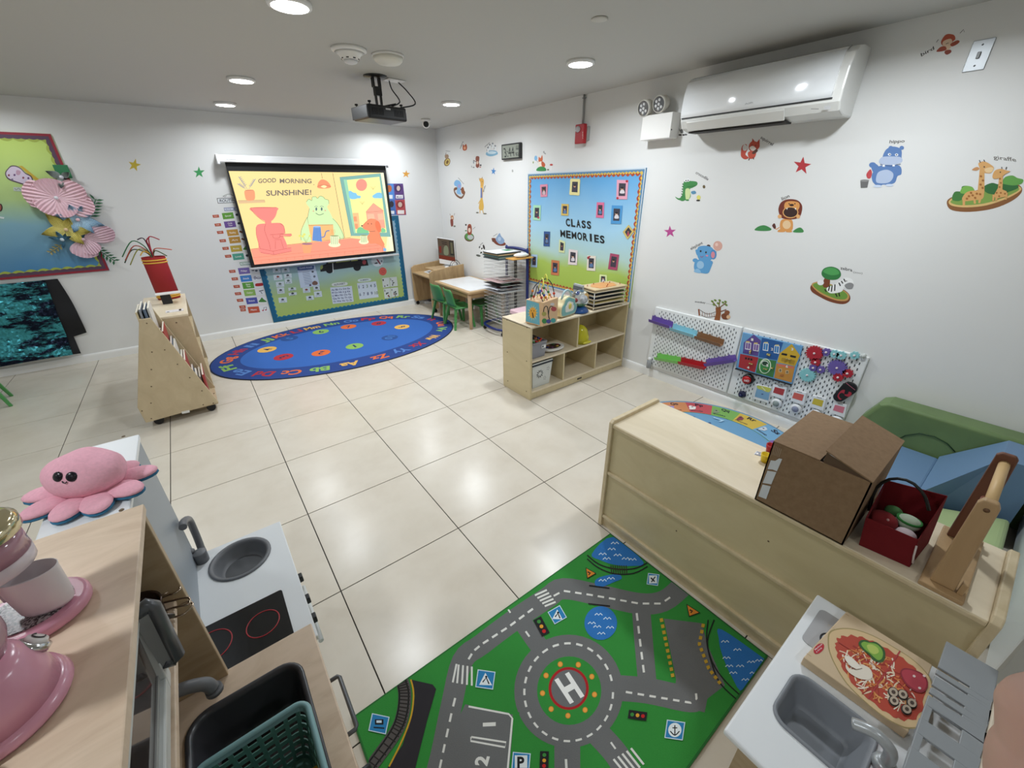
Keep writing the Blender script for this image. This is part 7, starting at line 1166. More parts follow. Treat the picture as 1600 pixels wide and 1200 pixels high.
for nm, p, r, c, lab in (('felt_tomato', (-1.735, -5.905, .715), .032, '#7a1c20', 'dark red felt tomato in the red basket'), ('felt_cabbage', (-1.70, -5.955, .722), .027, '#b8c8b0', 'pale green and white felt vegetable in the red basket'), ('felt_radish', (-1.745, -5.962, .705), .024, '#c8b8bc', 'pale pink felt radish in the red basket'), ('felt_leaf', (-1.68, -5.915, .725), .02, '#3f6a3a', 'dark green felt leaf behind the tomato')):
    tb = thing(nm, lab, 'felt food', p); b = MB(); b.ell(p, (r, r*1.1, r*.85), mat(c, .95), None, 16, 10); b.build('body', tb)
    if nm == 'felt_cabbage': b = MB(); b.tube([V(p[0]+r*.9*cos(x), p[1]+r*1.0*sin(x), p[2]+r*.35) for x in [2*pi*k/16 for k in range(16)]], .004, mat('#2f7a35', .9), 6, True); b.build('green_rim', tb)
    if nm == 'felt_tomato': b = MB(); b.ell(V(p[0]-.02, p[1]-.01, p[2]+.02), .004, mat('#c89a98', .9), None, 8, 6); b.build('stitch', tb)
# wooden caddy with dowel handle
t = thing('wooden_caddy', 'wooden toy frame of two upright slats joined by a dowel', 'wooden toy', (-1.67, -6.07, lh)); DKW = mat('#6e4430', .5); LW = BEECH
b = MB(); b.box(-1.835, -6.118, lh+.0005, -1.50, -6.028, lh+.014, LW); b.build('base', t, bevel=.003)
b = MB(); b.prism([V(-1.812, y, z) for y, z in ((-6.045, lh+.014), (-6.043, .925), (-6.05, .94), (-6.075, .94), (-6.082, .925), (-6.095, lh+.014))], (.022, 0, 0), LW); b.build('upright_slat', t, bevel=.004)
b = MB(); b.prism([V(-1.555, y, z) for y, z in ((-6.04, lh+.014), (-6.04, .955), (-6.048, .965), (-6.075, .965), (-6.082, .955), (-6.095, lh+.014))], (.016, 0, 0), DKW); q = b.build('upright_slat', t, bevel=.004); q['label'] = 'dark reddish-brown slat'
b = MB(); b.tube([V(-1.80, -6.063, .925), V(-1.54, -6.063, .935)], .0115, mat('#d2b07c', .5), 14); b.build('dowel', t)
b = MB(); b.tube([V(-1.79, -6.05, .90), V(-1.75, -6.05, .915), V(-1.77, -6.05, .925)], .004, mat('#a87060', .7), 6); b.build('cord', t)
b = MB(); b.lathe([(.006, 0), (.006, .001), (0, .0012)], V(-1.812, -6.063, .915), mat('#6a4a30', .5), 12, R=RY); b.build('screw', t)
for x, y in ((-1.80, -6.105), (-1.52, -6.105)): b = MB(); b.box(x-.012, y-.006, lh+.014, x+.012, y+.006, lh+.05, LW); b.build('peg', t, bevel=.002)
# ================================================================ PLATES WITH HOLES, BASINS
def plate(b, x0, y0, x1, y1, z0, z1, loop, m):
    n = len(loop); cx = sum(p[0] for p in loop)/n; cy = sum(p[1] for p in loop)/n; loop = sorted(loop, key=lambda p: math.atan2(p[1]-cy, p[0]-cx)); out = []
    rays = [math.atan2(p[1]-cy, p[0]-cx) for p in loop]
    for (px_, py_) in ((x0, y0), (x1, y0), (x1, y1), (x0, y1)):      # snap the nearest ray to every corner
        an = math.atan2(py_-cy, px_-cx); k = min(range(n), key=lambda i: abs((rays[i]-an+pi) % (2*pi)-pi)); rays[k] = an
    for an in rays:
        dx, dy = cos(an), sin(an); t_ = min([((x1-cx)/dx if dx > 1e-9 else (x0-cx)/dx if dx < -1e-9 else 9e9), ((y1-cy)/dy if dy > 1e-9 else (y0-cy)/dy if dy < -1e-9 else 9e9)]); out.append((cx+dx*t_, cy+dy*t_))
    vs = [(x, y, z1) for x, y in loop]+[(x, y, z1) for x, y in out]+[(x, y, z0) for x, y in loop]+[(x, y, z0) for x, y in out]; fs = []
    for i in range(n): j = (i+1) % n; fs += [(i, n+i, n+j, j), (2*n+j, 3*n+j, 3*n+i, 2*n+i), (n+i, 3*n+i, 3*n+j, n+j), (j, 2*n+j, 2*n+i, i)]
    b.add(vs, fs, m)
def rrect(cx, cy, hx, hy, r, n=6):
    out = []
    for sx, sy, a0 in ((1, 1, 0), (-1, 1, pi/2), (-1, -1, pi), (1, -1, 3*pi/2)):
        for k in range(n+1): an = a0+pi/2*k/n; out.append((cx+sx*(hx-r)+r*cos(an), cy+sy*(hy-r)+r*sin(an)))
    return out
def basin(b, f, z, depth, rim, m, taper=.85, mb=None):
    """f(offset, scale) -> loop of xy; rim ring, walls and bottom"""
    Ls = [(f(rim, 1), z), (f(rim, 1), z+.004), (f(rim*.7, 1), z+.006), (f(0, 1), z+.004), (f(-.004, 1), z-.008), (f(-.01, taper), z-depth+.01), (f(-.02, taper), z-depth)]
    n = len(Ls[0][0]); vs = [(x, y, zz_) for L, zz_ in Ls for x, y in L]; b.add(vs, [(i*n+k, i*n+(k+1) % n, (i+1)*n+(k+1) % n, (i+1)*n+k) for i in range(len(Ls)-1) for k in range(n)], m, True); b.add(vs[-n:], [tuple(range(n))], mb or m)
# ================================================================ KITCHEN AT RIGHT
kx0, kx1, ky0, ky1, kz = -2.545, -1.995, -6.215, -5.864, .55
t = thing('play_kitchen', 'white-topped play kitchen with grey sink at the lower right corner', 'play kitchen', (-2.27, -6.04, 0)); GS = mat('#85898f', .45)
scx, scy, shx, shy = -2.357, -5.995, .072, .078
b = MB(); plate(b, kx0, ky0, kx1, ky1, kz-.018, kz, rrect(scx, scy, shx, shy, .03), WHITE); b.build('countertop', t, bevel=.006, seg=3)
b = MB(); basin(b, lambda o, s: rrect(scx, scy, (shx+o)*s if s < 1 else shx+o, (shy+o)*s if s < 1 else shy+o, max(.012, .03+o)), kz, .07, .008, GS); b.build('sink', t)
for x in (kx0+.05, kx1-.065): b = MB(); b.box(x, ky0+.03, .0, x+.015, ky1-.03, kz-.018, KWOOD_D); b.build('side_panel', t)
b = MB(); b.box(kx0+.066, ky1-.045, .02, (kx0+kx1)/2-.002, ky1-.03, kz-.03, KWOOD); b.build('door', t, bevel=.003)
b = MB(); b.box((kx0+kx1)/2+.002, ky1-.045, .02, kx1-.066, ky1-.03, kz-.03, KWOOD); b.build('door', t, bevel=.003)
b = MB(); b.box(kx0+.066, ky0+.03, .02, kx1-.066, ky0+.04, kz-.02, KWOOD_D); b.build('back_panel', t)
b = MB(); b.prism([(x, y, kz+.0002) for x, y in rrect(-2.115, -5.935, .072, .048, .015)], (0, 0, .0018), mat('#a8a8aa', .4)); b.build('burner_plate', t)
b = MB(); b.lathe([(.03, 0), (.03, .001), (0, .0012)], (-2.135, -5.945, kz+.002), mat('#222326', .4), 24); b.build('burner', t)
b = MB(); b.tube([(-2.135+.024*cos(x), -5.945+.024*sin(x), kz+.0036) for x in [2*pi*k/24 for k in range(24)]], .0014, mat('#b8b8ba', .4), 5, True); b.build('burner_ring', t)
# dish-rack shelf above the counter
pz_ = .632; PLT = mat('#93979a', .4); b = MB(); SL = []
pr = [onz(u, v, pz_) for u, v in ((1477, 1008), (1549, 1041))]; yA, yB = pr[0].y, pr[1].y-.012; xR, xL = -1.985, -2.60
xs_ = [xR]; slots = [-2.085, -2.108, -2.147, -2.172]
cur = xR
for sx in slots: b.box(sx+.004, yB, pz_-.006, cur, yA, pz_, PLT); b.box(sx-.004, yB, pz_-.006, sx+.004, yB+.035, pz_, PLT); cur = sx-.004
for s0, s1 in ((-2.205, -2.245), (-2.285, -2.325)): b.box(s0, yB, pz_-.006, cur, yA, pz_, PLT); b.box(s1, yB, pz_-.006, s0, yB+.03, pz_, PLT); b.box(s1, yA-.012, pz_-.006, s0, yA, pz_, PLT); cur = s1
b.box(xL, yB, pz_-.006, cur, yA, pz_, PLT); b.build('rack_shelf', t, bevel=.0012)
b = MB(); b.box(kx0, ky0-.002, kz+.0002, kx1-.03, ky0+.014, pz_+.004, mat('#d2c4ae', .5)); b.build('back_board', t, bevel=.003)
b = MB(); FC = mat('#b4b8ba', .3, .3); b.tube(spline([V(-2.345, -6.098, kz+.002), V(-2.345, -6.098, kz+.035), V(-2.348, -6.09, kz+.062), V(-2.352, -6.062, kz+.078), V(-2.358, -6.03, kz+.066)], 5, False), .0115, FC, 12); b.build('faucet', t)
b = MB(); b.lathe([(.022, 0), (.02, .014), (.014, .02), (0, .02)], V(-2.345, -6.098, kz+.0005), FC, 18); b.build('faucet_base', t)
for x in (-2.375, -2.305): b = MB(); b.ell(V(x, -6.098, kz+.012), (.008, .010, .011), mat('#b01828', .3), None, 10, 8); b.build('tap_dot', t)
# pizza puzzle
zt_ = .578; t = thing('pizza_puzzle', 'wooden pizza puzzle board with mushroom, pepper and salami pieces', 'puzzle', (-2.15, -6.02, kz)); PZ = lambda **k: Art(lambda u, v: onz(u, v, zt_), NZ, 1240, 940, 5.4545, **k)
q = [onz(u, v, zt_) for u, v in ((1323, 955), (1255.5, 1027), (1420, 1144), (1457, 1039))]
b = MB(); b.prism(q, (0, 0, -(zt_-kz-.0005)), mat('#cdb593', .5)); b.build('board', t, bevel=.002)
for nm, a0 in (('seam', 0),): a = PZ(base=.0003); a.line([(110, 440), (150, 468)], 3, '#a88a60'); a.line([(440, 105), (475, 125)], 3, '#a88a60'); a.line([(290, 195), (360, 240)], 2, '#b8a078'); a.build(nm, parent=t)
def PZw(p): return onz(1240+p[0]/5.4545, 940+p[1]/5.4545, zt_)
ol = [(290, 330), (300, 265), (350, 235), (450, 225), (560, 245), (700, 300), (850, 385), (1000, 480), (1120, 590), (1180, 700), (1180, 900), (1120, 1050), (1000, 1085), (900, 1060), (760, 980), (600, 850), (450, 700), (350, 540), (300, 420)]
a = PZ(base=.0004, step=.0003); a.blob(ol, '#a3905f'); cxy = (730, 640); sc2 = lambda k: [(cxy[0]+(x-cxy[0])*k, cxy[1]+(y-cxy[1])*k) for x, y in ol]
a.blob(sc2(.975), '#d6b98c'); sauce = []
for i, p in enumerate(spline([(x, y, 0) for x, y in sc2(.84)], 4)): k = 1+.03*sin(i*1.7); sauce.append((cxy[0]+(p.x-cxy[0])*k, cxy[1]+(p.y-cxy[1])*k))
a.poly(sauce, '#b5432e'); a.build('crust', parent=t)
a = PZ(base=.0012, step=.000006); rs = random.Random(9); n_ = 0
while n_ < 150:
    x, y = rs.uniform(330, 1150), rs.uniform(260, 1040); k = ((x-cxy[0])*.78+(y-cxy[1])*.62)/470, (-(x-cxy[0])*.62+(y-cxy[1])*.78)/220
    if k[0]**2+k[1]**2 > .62: continue
    n_ += 1; an = rs.uniform(0, pi); L = rs.uniform(25, 50); w_ = rs.uniform(-18, 18); a.line([(x-L*cos(an), y-L*sin(an)), (x+w_*sin(an), y-w_*cos(an)), (x+L*cos(an), y+L*sin(an))], rs.uniform(8, 14), rs.choice(['#e4cdb0', '#cf7a3c', '#dd9a58', '#ecdcc8', '#a03224']), sm=True)
a.line([(905, 425), (630, 835)], 13, '#b03a3c'); a.line([(380, 350), (650, 520), (900, 700), (1060, 860)], 5, '#9a2f28'); a.build('cheese_strands', parent=t)
a = PZ(base=.0028, step=.0003); a.blob([(550, 370), (570, 335), (620, 335), (650, 350), (700, 350), (760, 400), (778, 450), (765, 510), (720, 522), (670, 500), (640, 460), (590, 420)], '#2c5a24'); a.blob([(572, 368), (595, 348), (630, 355), (700, 368), (745, 410), (758, 455), (745, 495), (715, 505), (680, 480), (650, 450), (600, 410)], '#7fae42'); a.blob([(620, 380), (660, 372), (710, 400), (720, 440), (680, 455), (640, 430)], '#b4c860'); a.build('pepper_slice', parent=t)
a = PZ(base=.0028, step=.0003); a.blob([(445, 540), (480, 580), (560, 570), (570, 540), (640, 570), (668, 620), (660, 660), (610, 672), (540, 655), (470, 610), (442, 570)], '#e6dccb'); a.blob([(430, 480), (480, 475), (570, 560), (575, 585), (530, 580), (470, 545)], '#ece4d6'); a.line([(475, 555), (520, 585), (580, 575)], 5, '#6a5444', sm=True); a.build('mushroom_slice', parent=t)
a = PZ(base=.0028, step=.0003); a.blob([(905, 620), (930, 575), (1000, 580), (1080, 610), (1130, 660), (1140, 730), (1100, 780), (1030, 770), (950, 710)], '#8e2432'); a.blob([(918, 622), (938, 588), (1000, 592), (1070, 620), (1118, 665), (1125, 722), (1095, 765), (1035, 756), (960, 700)], '#b23a48'); [a.ell(x, y, 14, 10, '#e8d0cc', 30) for x, y in ((1022, 642), (1108, 640), (1068, 745))]; a.build('salami_slice', parent=t)
a = PZ(base=.0028, step=.0003)
for x, y in ((845, 780), (925, 800), (850, 855), (1000, 875), (955, 930)): a.ell(x, y, 52, 42, '#3a302a', 45)
for x, y in ((845, 780), (925, 800), (850, 855), (1000, 875), (955, 930)): a.ell(x, y, 42, 33, '#b8a894', 45); a.ell(x, y, 20, 15, '#4a3a30', 45)
a.build('olive_rings', parent=t)
a = PZ(base=.0006, step=.0002); a.ell(215, 402, 55, 34, '#b8182c', -45); a.text('Melissa', 185, 418, 245, 365, 14, '#f0dcdc'); a.text('& Doug', 195, 438, 240, 398, 12, '#f0dcdc'); a.build('maker_sticker', parent=t)
# ================================================================ WHITE PLAY KITCHEN AT LEFT
t = thing('white_play_kitchen', 'white play kitchen with round grey sink and black hob, at left', 'play kitchen', (-3.42, -4.75, 0)); wz = .48; wy1, wy0 = -4.462, -5.028; DG2 = mat('#6d6f73', .45)
b = MB(); ccx, ccy, cr = -3.352, -4.575, .082; circ = lambda o, s: [(ccx+(cr+o)*s*cos(2*pi*k/36) if s < 1 else ccx+(cr+o)*cos(2*pi*k/36), ccy+((cr+o)*s if s < 1 else cr+o)*sin(2*pi*k/36)) for k in range(36)]
plate(b, -3.61, wy0, -3.208, wy1, wz-.018, wz, circ(0, 1), WHITE); b.build('countertop', t, bevel=.003)
b = MB(); basin(b, circ, wz, .045, .012, DG2, .93, mat('#55575a', .5)); b.build('sink', t)
b = MB(); b.tube(spline([onp(u, v, V(-3.455, 0, 0), V(1, 0, 0)) for u, v in ((318, 868), (312, 850), (303, 828), (295, 812), (287, 815), (286, 824))], 4, False), [.0125]*3+[.011]*18, DG2, 12); b.build('faucet', t)
q = onz(317, 876, wz); b = MB(); b.lathe([(.02, 0), (.021, .04), (.019, .042), (0, .042)], q, DG2, 20); b.build('faucet_base', t); b = MB(); b.ell(q+V(-.02, .012, .048), (.012, .012, .008), DG2, None, 12, 8); b.ell(q+V(-.022, .012, .06), (.005, .005, .01), DG2, None, 8, 6); b.build('tap_knob', t)
b = MB(); hx0, hx1, hy0, hy1 = -3.505, -3.262, -5.02, -4.80; b.prism([(x, y, wz+.0003) for x, y in rrect((hx0+hx1)/2, (hy0+hy1)/2, (hx1-hx0)/2, (hy1-hy0)/2, .008, 3)], (0, 0, .003), mat('#0c0c0e', .25)); h = b.build('hob', t)
for u, v in ((411, 974), (330, 1010)):
    p = onz(u, v, wz+.004); r_ = .043 if u > 400 else .05; b = MB(); b.tube([(p.x+r_*cos(x), p.y+r_*sin(x), wz+.0036) for x in [2*pi*k/40 for k in range(40)]], .0016, mat('#b83038', .4), 5, True); b.build('burner_ring', h)
for y0, y1 in ((wy1-.012, wy1-.002), (wy0+.002, wy0+.012)): b = MB(); b.box(-3.605, y0, 0, -3.225, y1, wz-.018, WHITE); b.build('side_panel', t)
b = MB(); b.box(-3.24, wy0+.012, .3, -3.225, wy1-.012, wz-.02, WHITE); b.build('front_rail', t)
b = MB(); b.box(-3.24, wy0+.012, .02, -3.225, wy1-.012, .296, mat('#e2e4e6', .4)); b.build('door', t, bevel=.003)
for y in (-4.695, -4.80, -4.885): b = MB(); b.box(-3.224, y-.012, .375, -3.196, y+.012, .40, mat('#101012', .4)); b.build('knob', t, bevel=.003)
b = MB(); b.tube([(-3.205, -4.70, .345), (-3.205, -4.945, .345)], .0075, mat('#d8dad8', .3), 12); b.build('towel_rail', t)
b = MB(); b.box(-3.62, wy0, wz+.0005, -3.478, wy1, .967, WHITE); q = b.build('tall_back', t)
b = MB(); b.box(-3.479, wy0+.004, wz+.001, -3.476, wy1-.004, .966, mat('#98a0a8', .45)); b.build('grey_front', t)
b = MB(); b.box(-3.625, wy0, .968, -3.472, wy1+.004, .985, WHITE); b.build('top_board', t, bevel=.004)
screws(t, [onz(193, 682, .9852)], 'z', .005)
# octopus plush
oc = V(-3.545, -4.72, .986); t = thing('octopus_plush', 'pink plush octopus with blue undersides sitting on the white kitchen', 'plush toy', oc); PP = mat('#ecb0c0', .95, bump=(160, .4)); PB2 = mat('#2f6f92', .9)
ex = V(.79, -.61, 0).normalized(); ey = V(.61, .79, 0).normalized(); Rb = Matrix((ex, ey, V(0, 0, 1))).transposed(); bc = oc+V(0.005, -.012, .058)
def obump(p): an_ = math.atan2(p.y, p.x); k = 1-.045*abs(sin(3.5*an_))**.6*(1-abs(p.z)); w_ = .05*max(0, p.z)*sin(6*p.x+2*p.y+1.0)-.10*max(0, -p.x)*max(0, p.z); return V(p.x*k, p.y*k, p.z+w_)
b = MB(); b.ell(bc, (.083, .066, .055), PP, Rb, 40, 22, fn=obump); b.build('body', t)
TA = [(-165, .125), (-120, .115), (-75, .11), (-40, .12), (-5, .125), (35, .12), (75, .1), (110, .1), (150, .11)]
for k, (an, L) in enumerate(TA):
    a_ = radians(an); d = ex*cos(a_)+ey*sin(a_); p = V(-d.y, d.x, 0)
    for nm, m_, dz, th in (('tentacle', PP, .0, .012), ('blue_lining', PB2, -.009, .008)):
        b = MB(); cen = oc+V(0, -.01, .014+dz)+d*(L*.68); Rm = Matrix((d, p, V(0, 0, 1))).transposed(); b.ell(cen+V(0, 0, .0025), (L*.38, .030, th), m_, Rm, 18, 10, fn=lambda q_: V(q_.x, q_.y*(1-.25*q_.x*0), q_.z+.35*q_.x*q_.x*(-.4))); pr_ = b.build(nm, t)
def onbody(u, v):
    d = ray(u, v).normalized(); Ri = Rb.transposed(); o_ = Ri @ (CAM-bc); dd = Ri @ d; s = V(1/.083, 1/.066, 1/.055); o_ = V(*[o_[i]*s[i] for i in range(3)]); dd = V(*[dd[i]*s[i] for i in range(3)])
    A2, B2, C2 = dd.dot(dd), 2*o_.dot(dd), o_.dot(o_)-1; D = max(0, B2*B2-4*A2*C2); return CAM+d*((-B2-math.sqrt(D))/(2*A2))
for u, v in ((90, 745), (112, 745)):
    p = onbody(u, v); nn = (p-bc).normalized(); b = MB(); b.ell(p, (.010, .0115, .004), mat('#14101a', .25), nn.to_track_quat('Z', 'Y').to_matrix(), 14, 8); b.build('eye', t)
b = MB(); b.tube([onbody(u, v)+(onbody(u, v)-bc).normalized()*.0005 for u, v in ((97, 752), (99, 754.5), (102, 755), (104.5, 752.5))], .0012, mat('#14101a', .4), 5); b.build('smile', t)
# ================================================================ WOODEN PLAY KITCHEN AT LEFT
t = thing('wooden_play_kitchen', 'birch play kitchen with black sink and tall shelf unit at lower left', 'play kitchen', (-3.5, -5.4, 0)); nz_ = .55; ny1, ny0 = -5.034, -5.76; SK = mat('#3d3d41', .3, spec=.6); SKB = mat('#19191b', .28, spec=.6)
nx0, nx1 = -3.50, -3.262; ncx, ncy, nhx, nhy = (nx0+nx1)/2, -5.285, (nx1-nx0)/2-.008, .165
b = MB(); plate(b, -3.80, ny0, -3.214, ny1, nz_-.018, nz_, rrect(ncx, ncy, nhx, nhy, .04), KWOOD); b.build('countertop', t, bevel=.004)
b = MB(); basin(b, lambda o, s: rrect(ncx, ncy, (nhx+o)*s if s < 1 else nhx+o, (nhy+o)*s if s < 1 else nhy+o, max(.02, .04+o)), nz_, .11, .011, SK, .93, SKB); b.build('sink', t)
b = MB(); b.tube(spline([V(-3.55, -5.13, nz_+.002), V(-3.55, -5.13, nz_+.08), V(-3.53, -5.132, nz_+.115), V(-3.48, -5.135, nz_+.135), V(-3.435, -5.14, nz_+.12), V(-3.425, -5.142, nz_+.095)], 5, False), .0135, DG2, 14); b.lathe([(.017, 0), (.016, .012)], V(-3.424, -5.142, nz_+.083), DG2, 16); b.build('faucet', t)
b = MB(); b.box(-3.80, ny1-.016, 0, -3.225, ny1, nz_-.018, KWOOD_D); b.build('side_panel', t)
b = MB(); b.box(-3.24, ny0, .40, -3.226, ny1-.016, nz_-.02, KWOOD); b.build('drawer_front', t, bevel=.003); b = MB(); b.box(-3.24, ny0, .02, -3.226, ny1-.016, .395, KWOOD); b.build('door', t, bevel=.003)
b = MB(); q = [V(-3.226, -5.152, .445), V(-3.196, -5.152, .445), V(-3.192, -5.158, .445), V(-3.192, -5.297, .445), V(-3.196, -5.303, .445), V(-3.226, -5.303, .445)]; b.tube(q, .0055, mat('#5a5c60', .35, .3), 8); b.build('handle', t)
b = MB(); b.tube([V(-3.226, -5.36, .38), V(-3.196, -5.36, .38), V(-3.196, -5.36, .27), V(-3.226, -5.36, .27)], .0055, mat('#3a3c40', .35, .3), 8); b.build('handle', t)
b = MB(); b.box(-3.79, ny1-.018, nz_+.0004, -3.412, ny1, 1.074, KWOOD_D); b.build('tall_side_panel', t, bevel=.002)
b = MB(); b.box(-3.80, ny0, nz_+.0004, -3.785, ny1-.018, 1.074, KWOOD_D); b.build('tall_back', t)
b = MB(); b.box(-3.81, ny0, 1.074, -3.408, ny1+.002, 1.09, KWOOD); b.build('top_board', t, bevel=.002)
screws(t, [onz(190, 797, 1.0902)], 'z', .0045)
b = MB(); b.box(-3.785, ny0, .838, -3.43, ny1-.018, .853, KWOOD); b.build('middle_shelf', t, bevel=.002)
b = MB(); b.box(-3.436, ny0, 1.045, -3.422, ny1-.05, 1.074, WHITE); b.build('top_rail', t)
# microwave: door tilted open a little
my1 = -5.238; D0, D1 = V(-3.450, 0, .856), V(-3.434, 0, 1.06); up = (D1-D0); LM = up.length; un = up.normalized(); fn_ = V(un.z, 0, -un.x)
def dp(y, h, o=0): return V(D0.x, y, D0.z)+un*h+fn_*o
def dbox(y0, y1, h0, h1, o0, o1, m): b = MB(); b.hexa([dp(y0, h0, o0), dp(y1, h0, o0), dp(y1, h1, o0), dp(y0, h1, o0)], [dp(y0, h0, o1), dp(y1, h0, o1), dp(y1, h1, o1), dp(y0, h1, o1)], m); return b
t2 = thing('toy_microwave', 'white-framed toy microwave with glass door on the middle shelf', 'toy microwave', (-3.55, -5.45, .853)); WF = mat('#c9ccca', .35)
b = MB(); b.box(-3.70, -5.70, .8535, -3.462, my1, .862, WF); b.box(-3.70, -5.70, 1.03, -3.462, my1, 1.04, WF); b.box(-3.70, my1-.008, .862, -3.462, my1, 1.03, WF); b.box(-3.70, -5.70, .862, -3.69, my1-.008, 1.03, mat('#4a3a36', .6)); b.build('housing', t2)
dbox(my1-.03, my1, 0, LM, 0, .014, WF).build('door_stile', t2, bevel=.002); dbox(-5.70, -5.68, 0, LM, 0, .014, WF).build('door_stile', t2, bevel=.002); dbox(-5.68, my1-.03, 0, .03, 0, .014, WF).build('door_rail', t2, bevel=.003); dbox(-5.68, my1-.03, LM-.03, LM, 0, .014, WF).build('door_rail', t2, bevel=.003); dbox(-5.68, my1-.03, .03, .042, -.004, .006, mat('#9a9c9a', .4)).build('door_gasket', t2)
dbox(-5.68, my1-.03, .03, LM-.03, .002, .004, mat('#8a7c78', .05, trans=.85)).build('glass', t2)
b = MB(); HG = mat('#5a5d61', .3, .2); b.tube([dp(my1-.02, .055, .014), V(-3.418, -5.252, .897), V(-3.412, -5.254, .905), V(-3.402, -5.270, 1.045), V(-3.406, -5.272, 1.055), dp(my1-.035, LM-.012, .014)], .0105, HG, 10); b.build('handle', t2)
b = MB(); b.hexa([V(-3.432, -5.262, .905), V(-3.417, -5.256, .905), V(-3.405, -5.272, 1.04), V(-3.424, -5.278, 1.04)], [V(-3.434, -5.266, .905), V(-3.419, -5.26, .905), V(-3.407, -5.276, 1.04), V(-3.426, -5.282, 1.04)], mat('#85888a', .35)); b.build('handle_plate', t2)
# saucepan and wire utensils on the shelf
p = V(-3.478, -5.096, .8535); t2 = thing('toy_saucepan', 'small dark brown saucepan on the shelf beside the microwave', 'saucepan', p); b = MB(); b.lathe([(.038, 0), (.041, .05), (.043, .052), (.038, .05), (.035, .004), (0, .004)], p, mat('#4a3a34', .25, .5), 28); b.build('pan', t2); b = MB(); b.tube([p+V(.03, -.03, .045), p+V(.06, -.06, .05)], .004, mat('#6a6460', .3, .7), 8); b.build('handle', t2)
for k, (pts, lab) in enumerate([([(232, 940), (262, 925), (272, 914), (281, 916), (280, 922), (270, 928), (262, 930), (240, 940)], 'wavy wire loop utensil sticking out of the shelf, uppermost'), ([(238, 946), (280, 936), (294, 934), (297, 939), (292, 945), (270, 950), (248, 958)], 'long wire loop utensil sticking out, in the middle'), ([(250, 968), (282, 962), (296, 952), (301, 946), (300, 942), (294, 940), (275, 950)], 'lowest wire loop utensil hanging out of the shelf')]):
    b = MB(); b.tube(spline([onz(u, v, .875-.006*k) for u, v in pts], 4, False), .0022, mat('#b0a090', .2, .95), 7); tag(b.build('wire_utensil'), lab, 'utensil', 'toy wire utensils')
# teal basket in the black sink
t2 = thing('teal_basket', 'teal perforated plastic basket standing in the black sink', 'basket', (-3.37, -5.38, .46)); TE = mat('#7fa9ad', .4); TE2 = mat('#4a7a70', .5)
q = [(-3.485, -5.262), (-3.265, -5.262), (-3.265, -5.50), (-3.485, -5.50)]; rcx, rcy, rhx, rhy = -3.374, -5.385, .106, .122; rl = lambda o, z: [(x, y, z) for x, y in rrect(rcx, rcy, rhx+o, rhy+o, .025)]
b = MB(); b.tube(rl(0, .602), .0065, TE, 8, True); b.build('rim', t2)
b = MB(); NR = 13; Ls = [rl(-.028+.026*j/NR, .465+.135*j/NR) for j in range(NR+1)]; n = len(Ls[0])
def resample(L, m):
    P_ = [Vector(p) for p in L]; d = [0]
    for i in range(len(P_)): d.append(d[-1]+(P_[(i+1) % len(P_)]-P_[i]).length)
    out = []
    for k in range(m):
        s = d[-1]*k/m; i = max(j for j in range(len(P_)) if d[j] <= s); out.append(P_[i]+(P_[(i+1) % len(P_)]-P_[i])*((s-d[i])/max(1e-9, d[i+1]-d[i])))
    return out
mm = 96; R_ = [resample(L, mm) for L in Ls]
for j in range(NR):
    for k in range(mm):
        if j % 2 == 1 and k % 3 != 0 and j < NR-1: continue
        b.add([R_[j][k], R_[j][(k+1) % mm], R_[j+1][(k+1) % mm], R_[j+1][k]], [(0, 1, 2, 3)], TE2 if j < NR-1 else TE)
o = b.build('perforated_wall', t2); md = o.modifiers.new('solid', 'SOLIDIFY'); md.thickness = .0025
b = MB(); b.add(rl(-.028, .466)+rl(-.028, .4635), [tuple(range(n)), tuple(range(2*n-1, n-1, -1))], TE2); b.build('bottom', t2)
b = MB(); YB = mat('#c79a1c', .35); c_ = V(-3.300, -5.40, .52); b.ell(c_, (.035, .04, .042), YB, None, 36, 14, fn=lambda p: V(p.x*(1+.07*cos(12*math.atan2(p.y, p.x))), p.y*(1+.07*cos(12*math.atan2(p.y, p.x))), p.z)); t3 = tag(b.build('toy_squash'), 'ribbed golden yellow toy squash inside the teal basket', 'toy food')
b = MB(); b.tube([c_+V(-.02, .0, .03), c_+V(-.035, .005, .04), c_+V(-.05, -.01, .035)], [.006, .008, .012], mat('#5a8a4a', .5), 8); b.build('green_stem', t3)
# ================================================================ PINK TOY APPLIANCES on the tall unit
PK1 = mat('#d99aae', .22, spec=.6); PKW = mat('#e4d6da', .3); tz_ = 1.0905
c_ = V(-3.520, -5.243, tz_); t = thing('toy_coffee_maker', 'pink toy coffee maker with gold lid and a white cup on its tray', 'toy appliance', c_)
def oval(rx, ry, z, n=32, dx=0): return [V(c_.x+dx+rx*cos(2*pi*k/n), c_.y+ry*sin(2*pi*k/n), z) for k in range(n)]
b = MB(); b.prism(oval(.062, .055, tz_+.0005), (0, 0, .018), PK1, True); b.build('base', t, bevel=.006, seg=3)
b = MB(); b.prism(oval(.046, .04, tz_+.0186), (0, 0, .002), ramp_mat('silver_grille', '#4a4448', '#a8a4a4', 420, 0, .25, lo=.45, hi=.55)); b.build('drip_tray', t)
b = MB(); b.prism([V(c_.x-.085+x, c_.y+y, tz_+.0005) for x, y in ((0, -.04), (.035, -.045), (.045, 0), (.035, .045), (0, .04))], (0, 0, .15), PK1, True); b.build('column', t, bevel=.008)
b = MB(); b.lathe([(.04, .095), (.047, .10), (.048, .118)], c_+V(-.010, .002, 0), PKW, 32); b.build('white_band', t)
b = MB(); b.lathe([(.047, .118), (.047, .15)], c_+V(-.010, .002, 0), mat('#b88a98', .12, spec=.7), 32); b.build('tank', t)
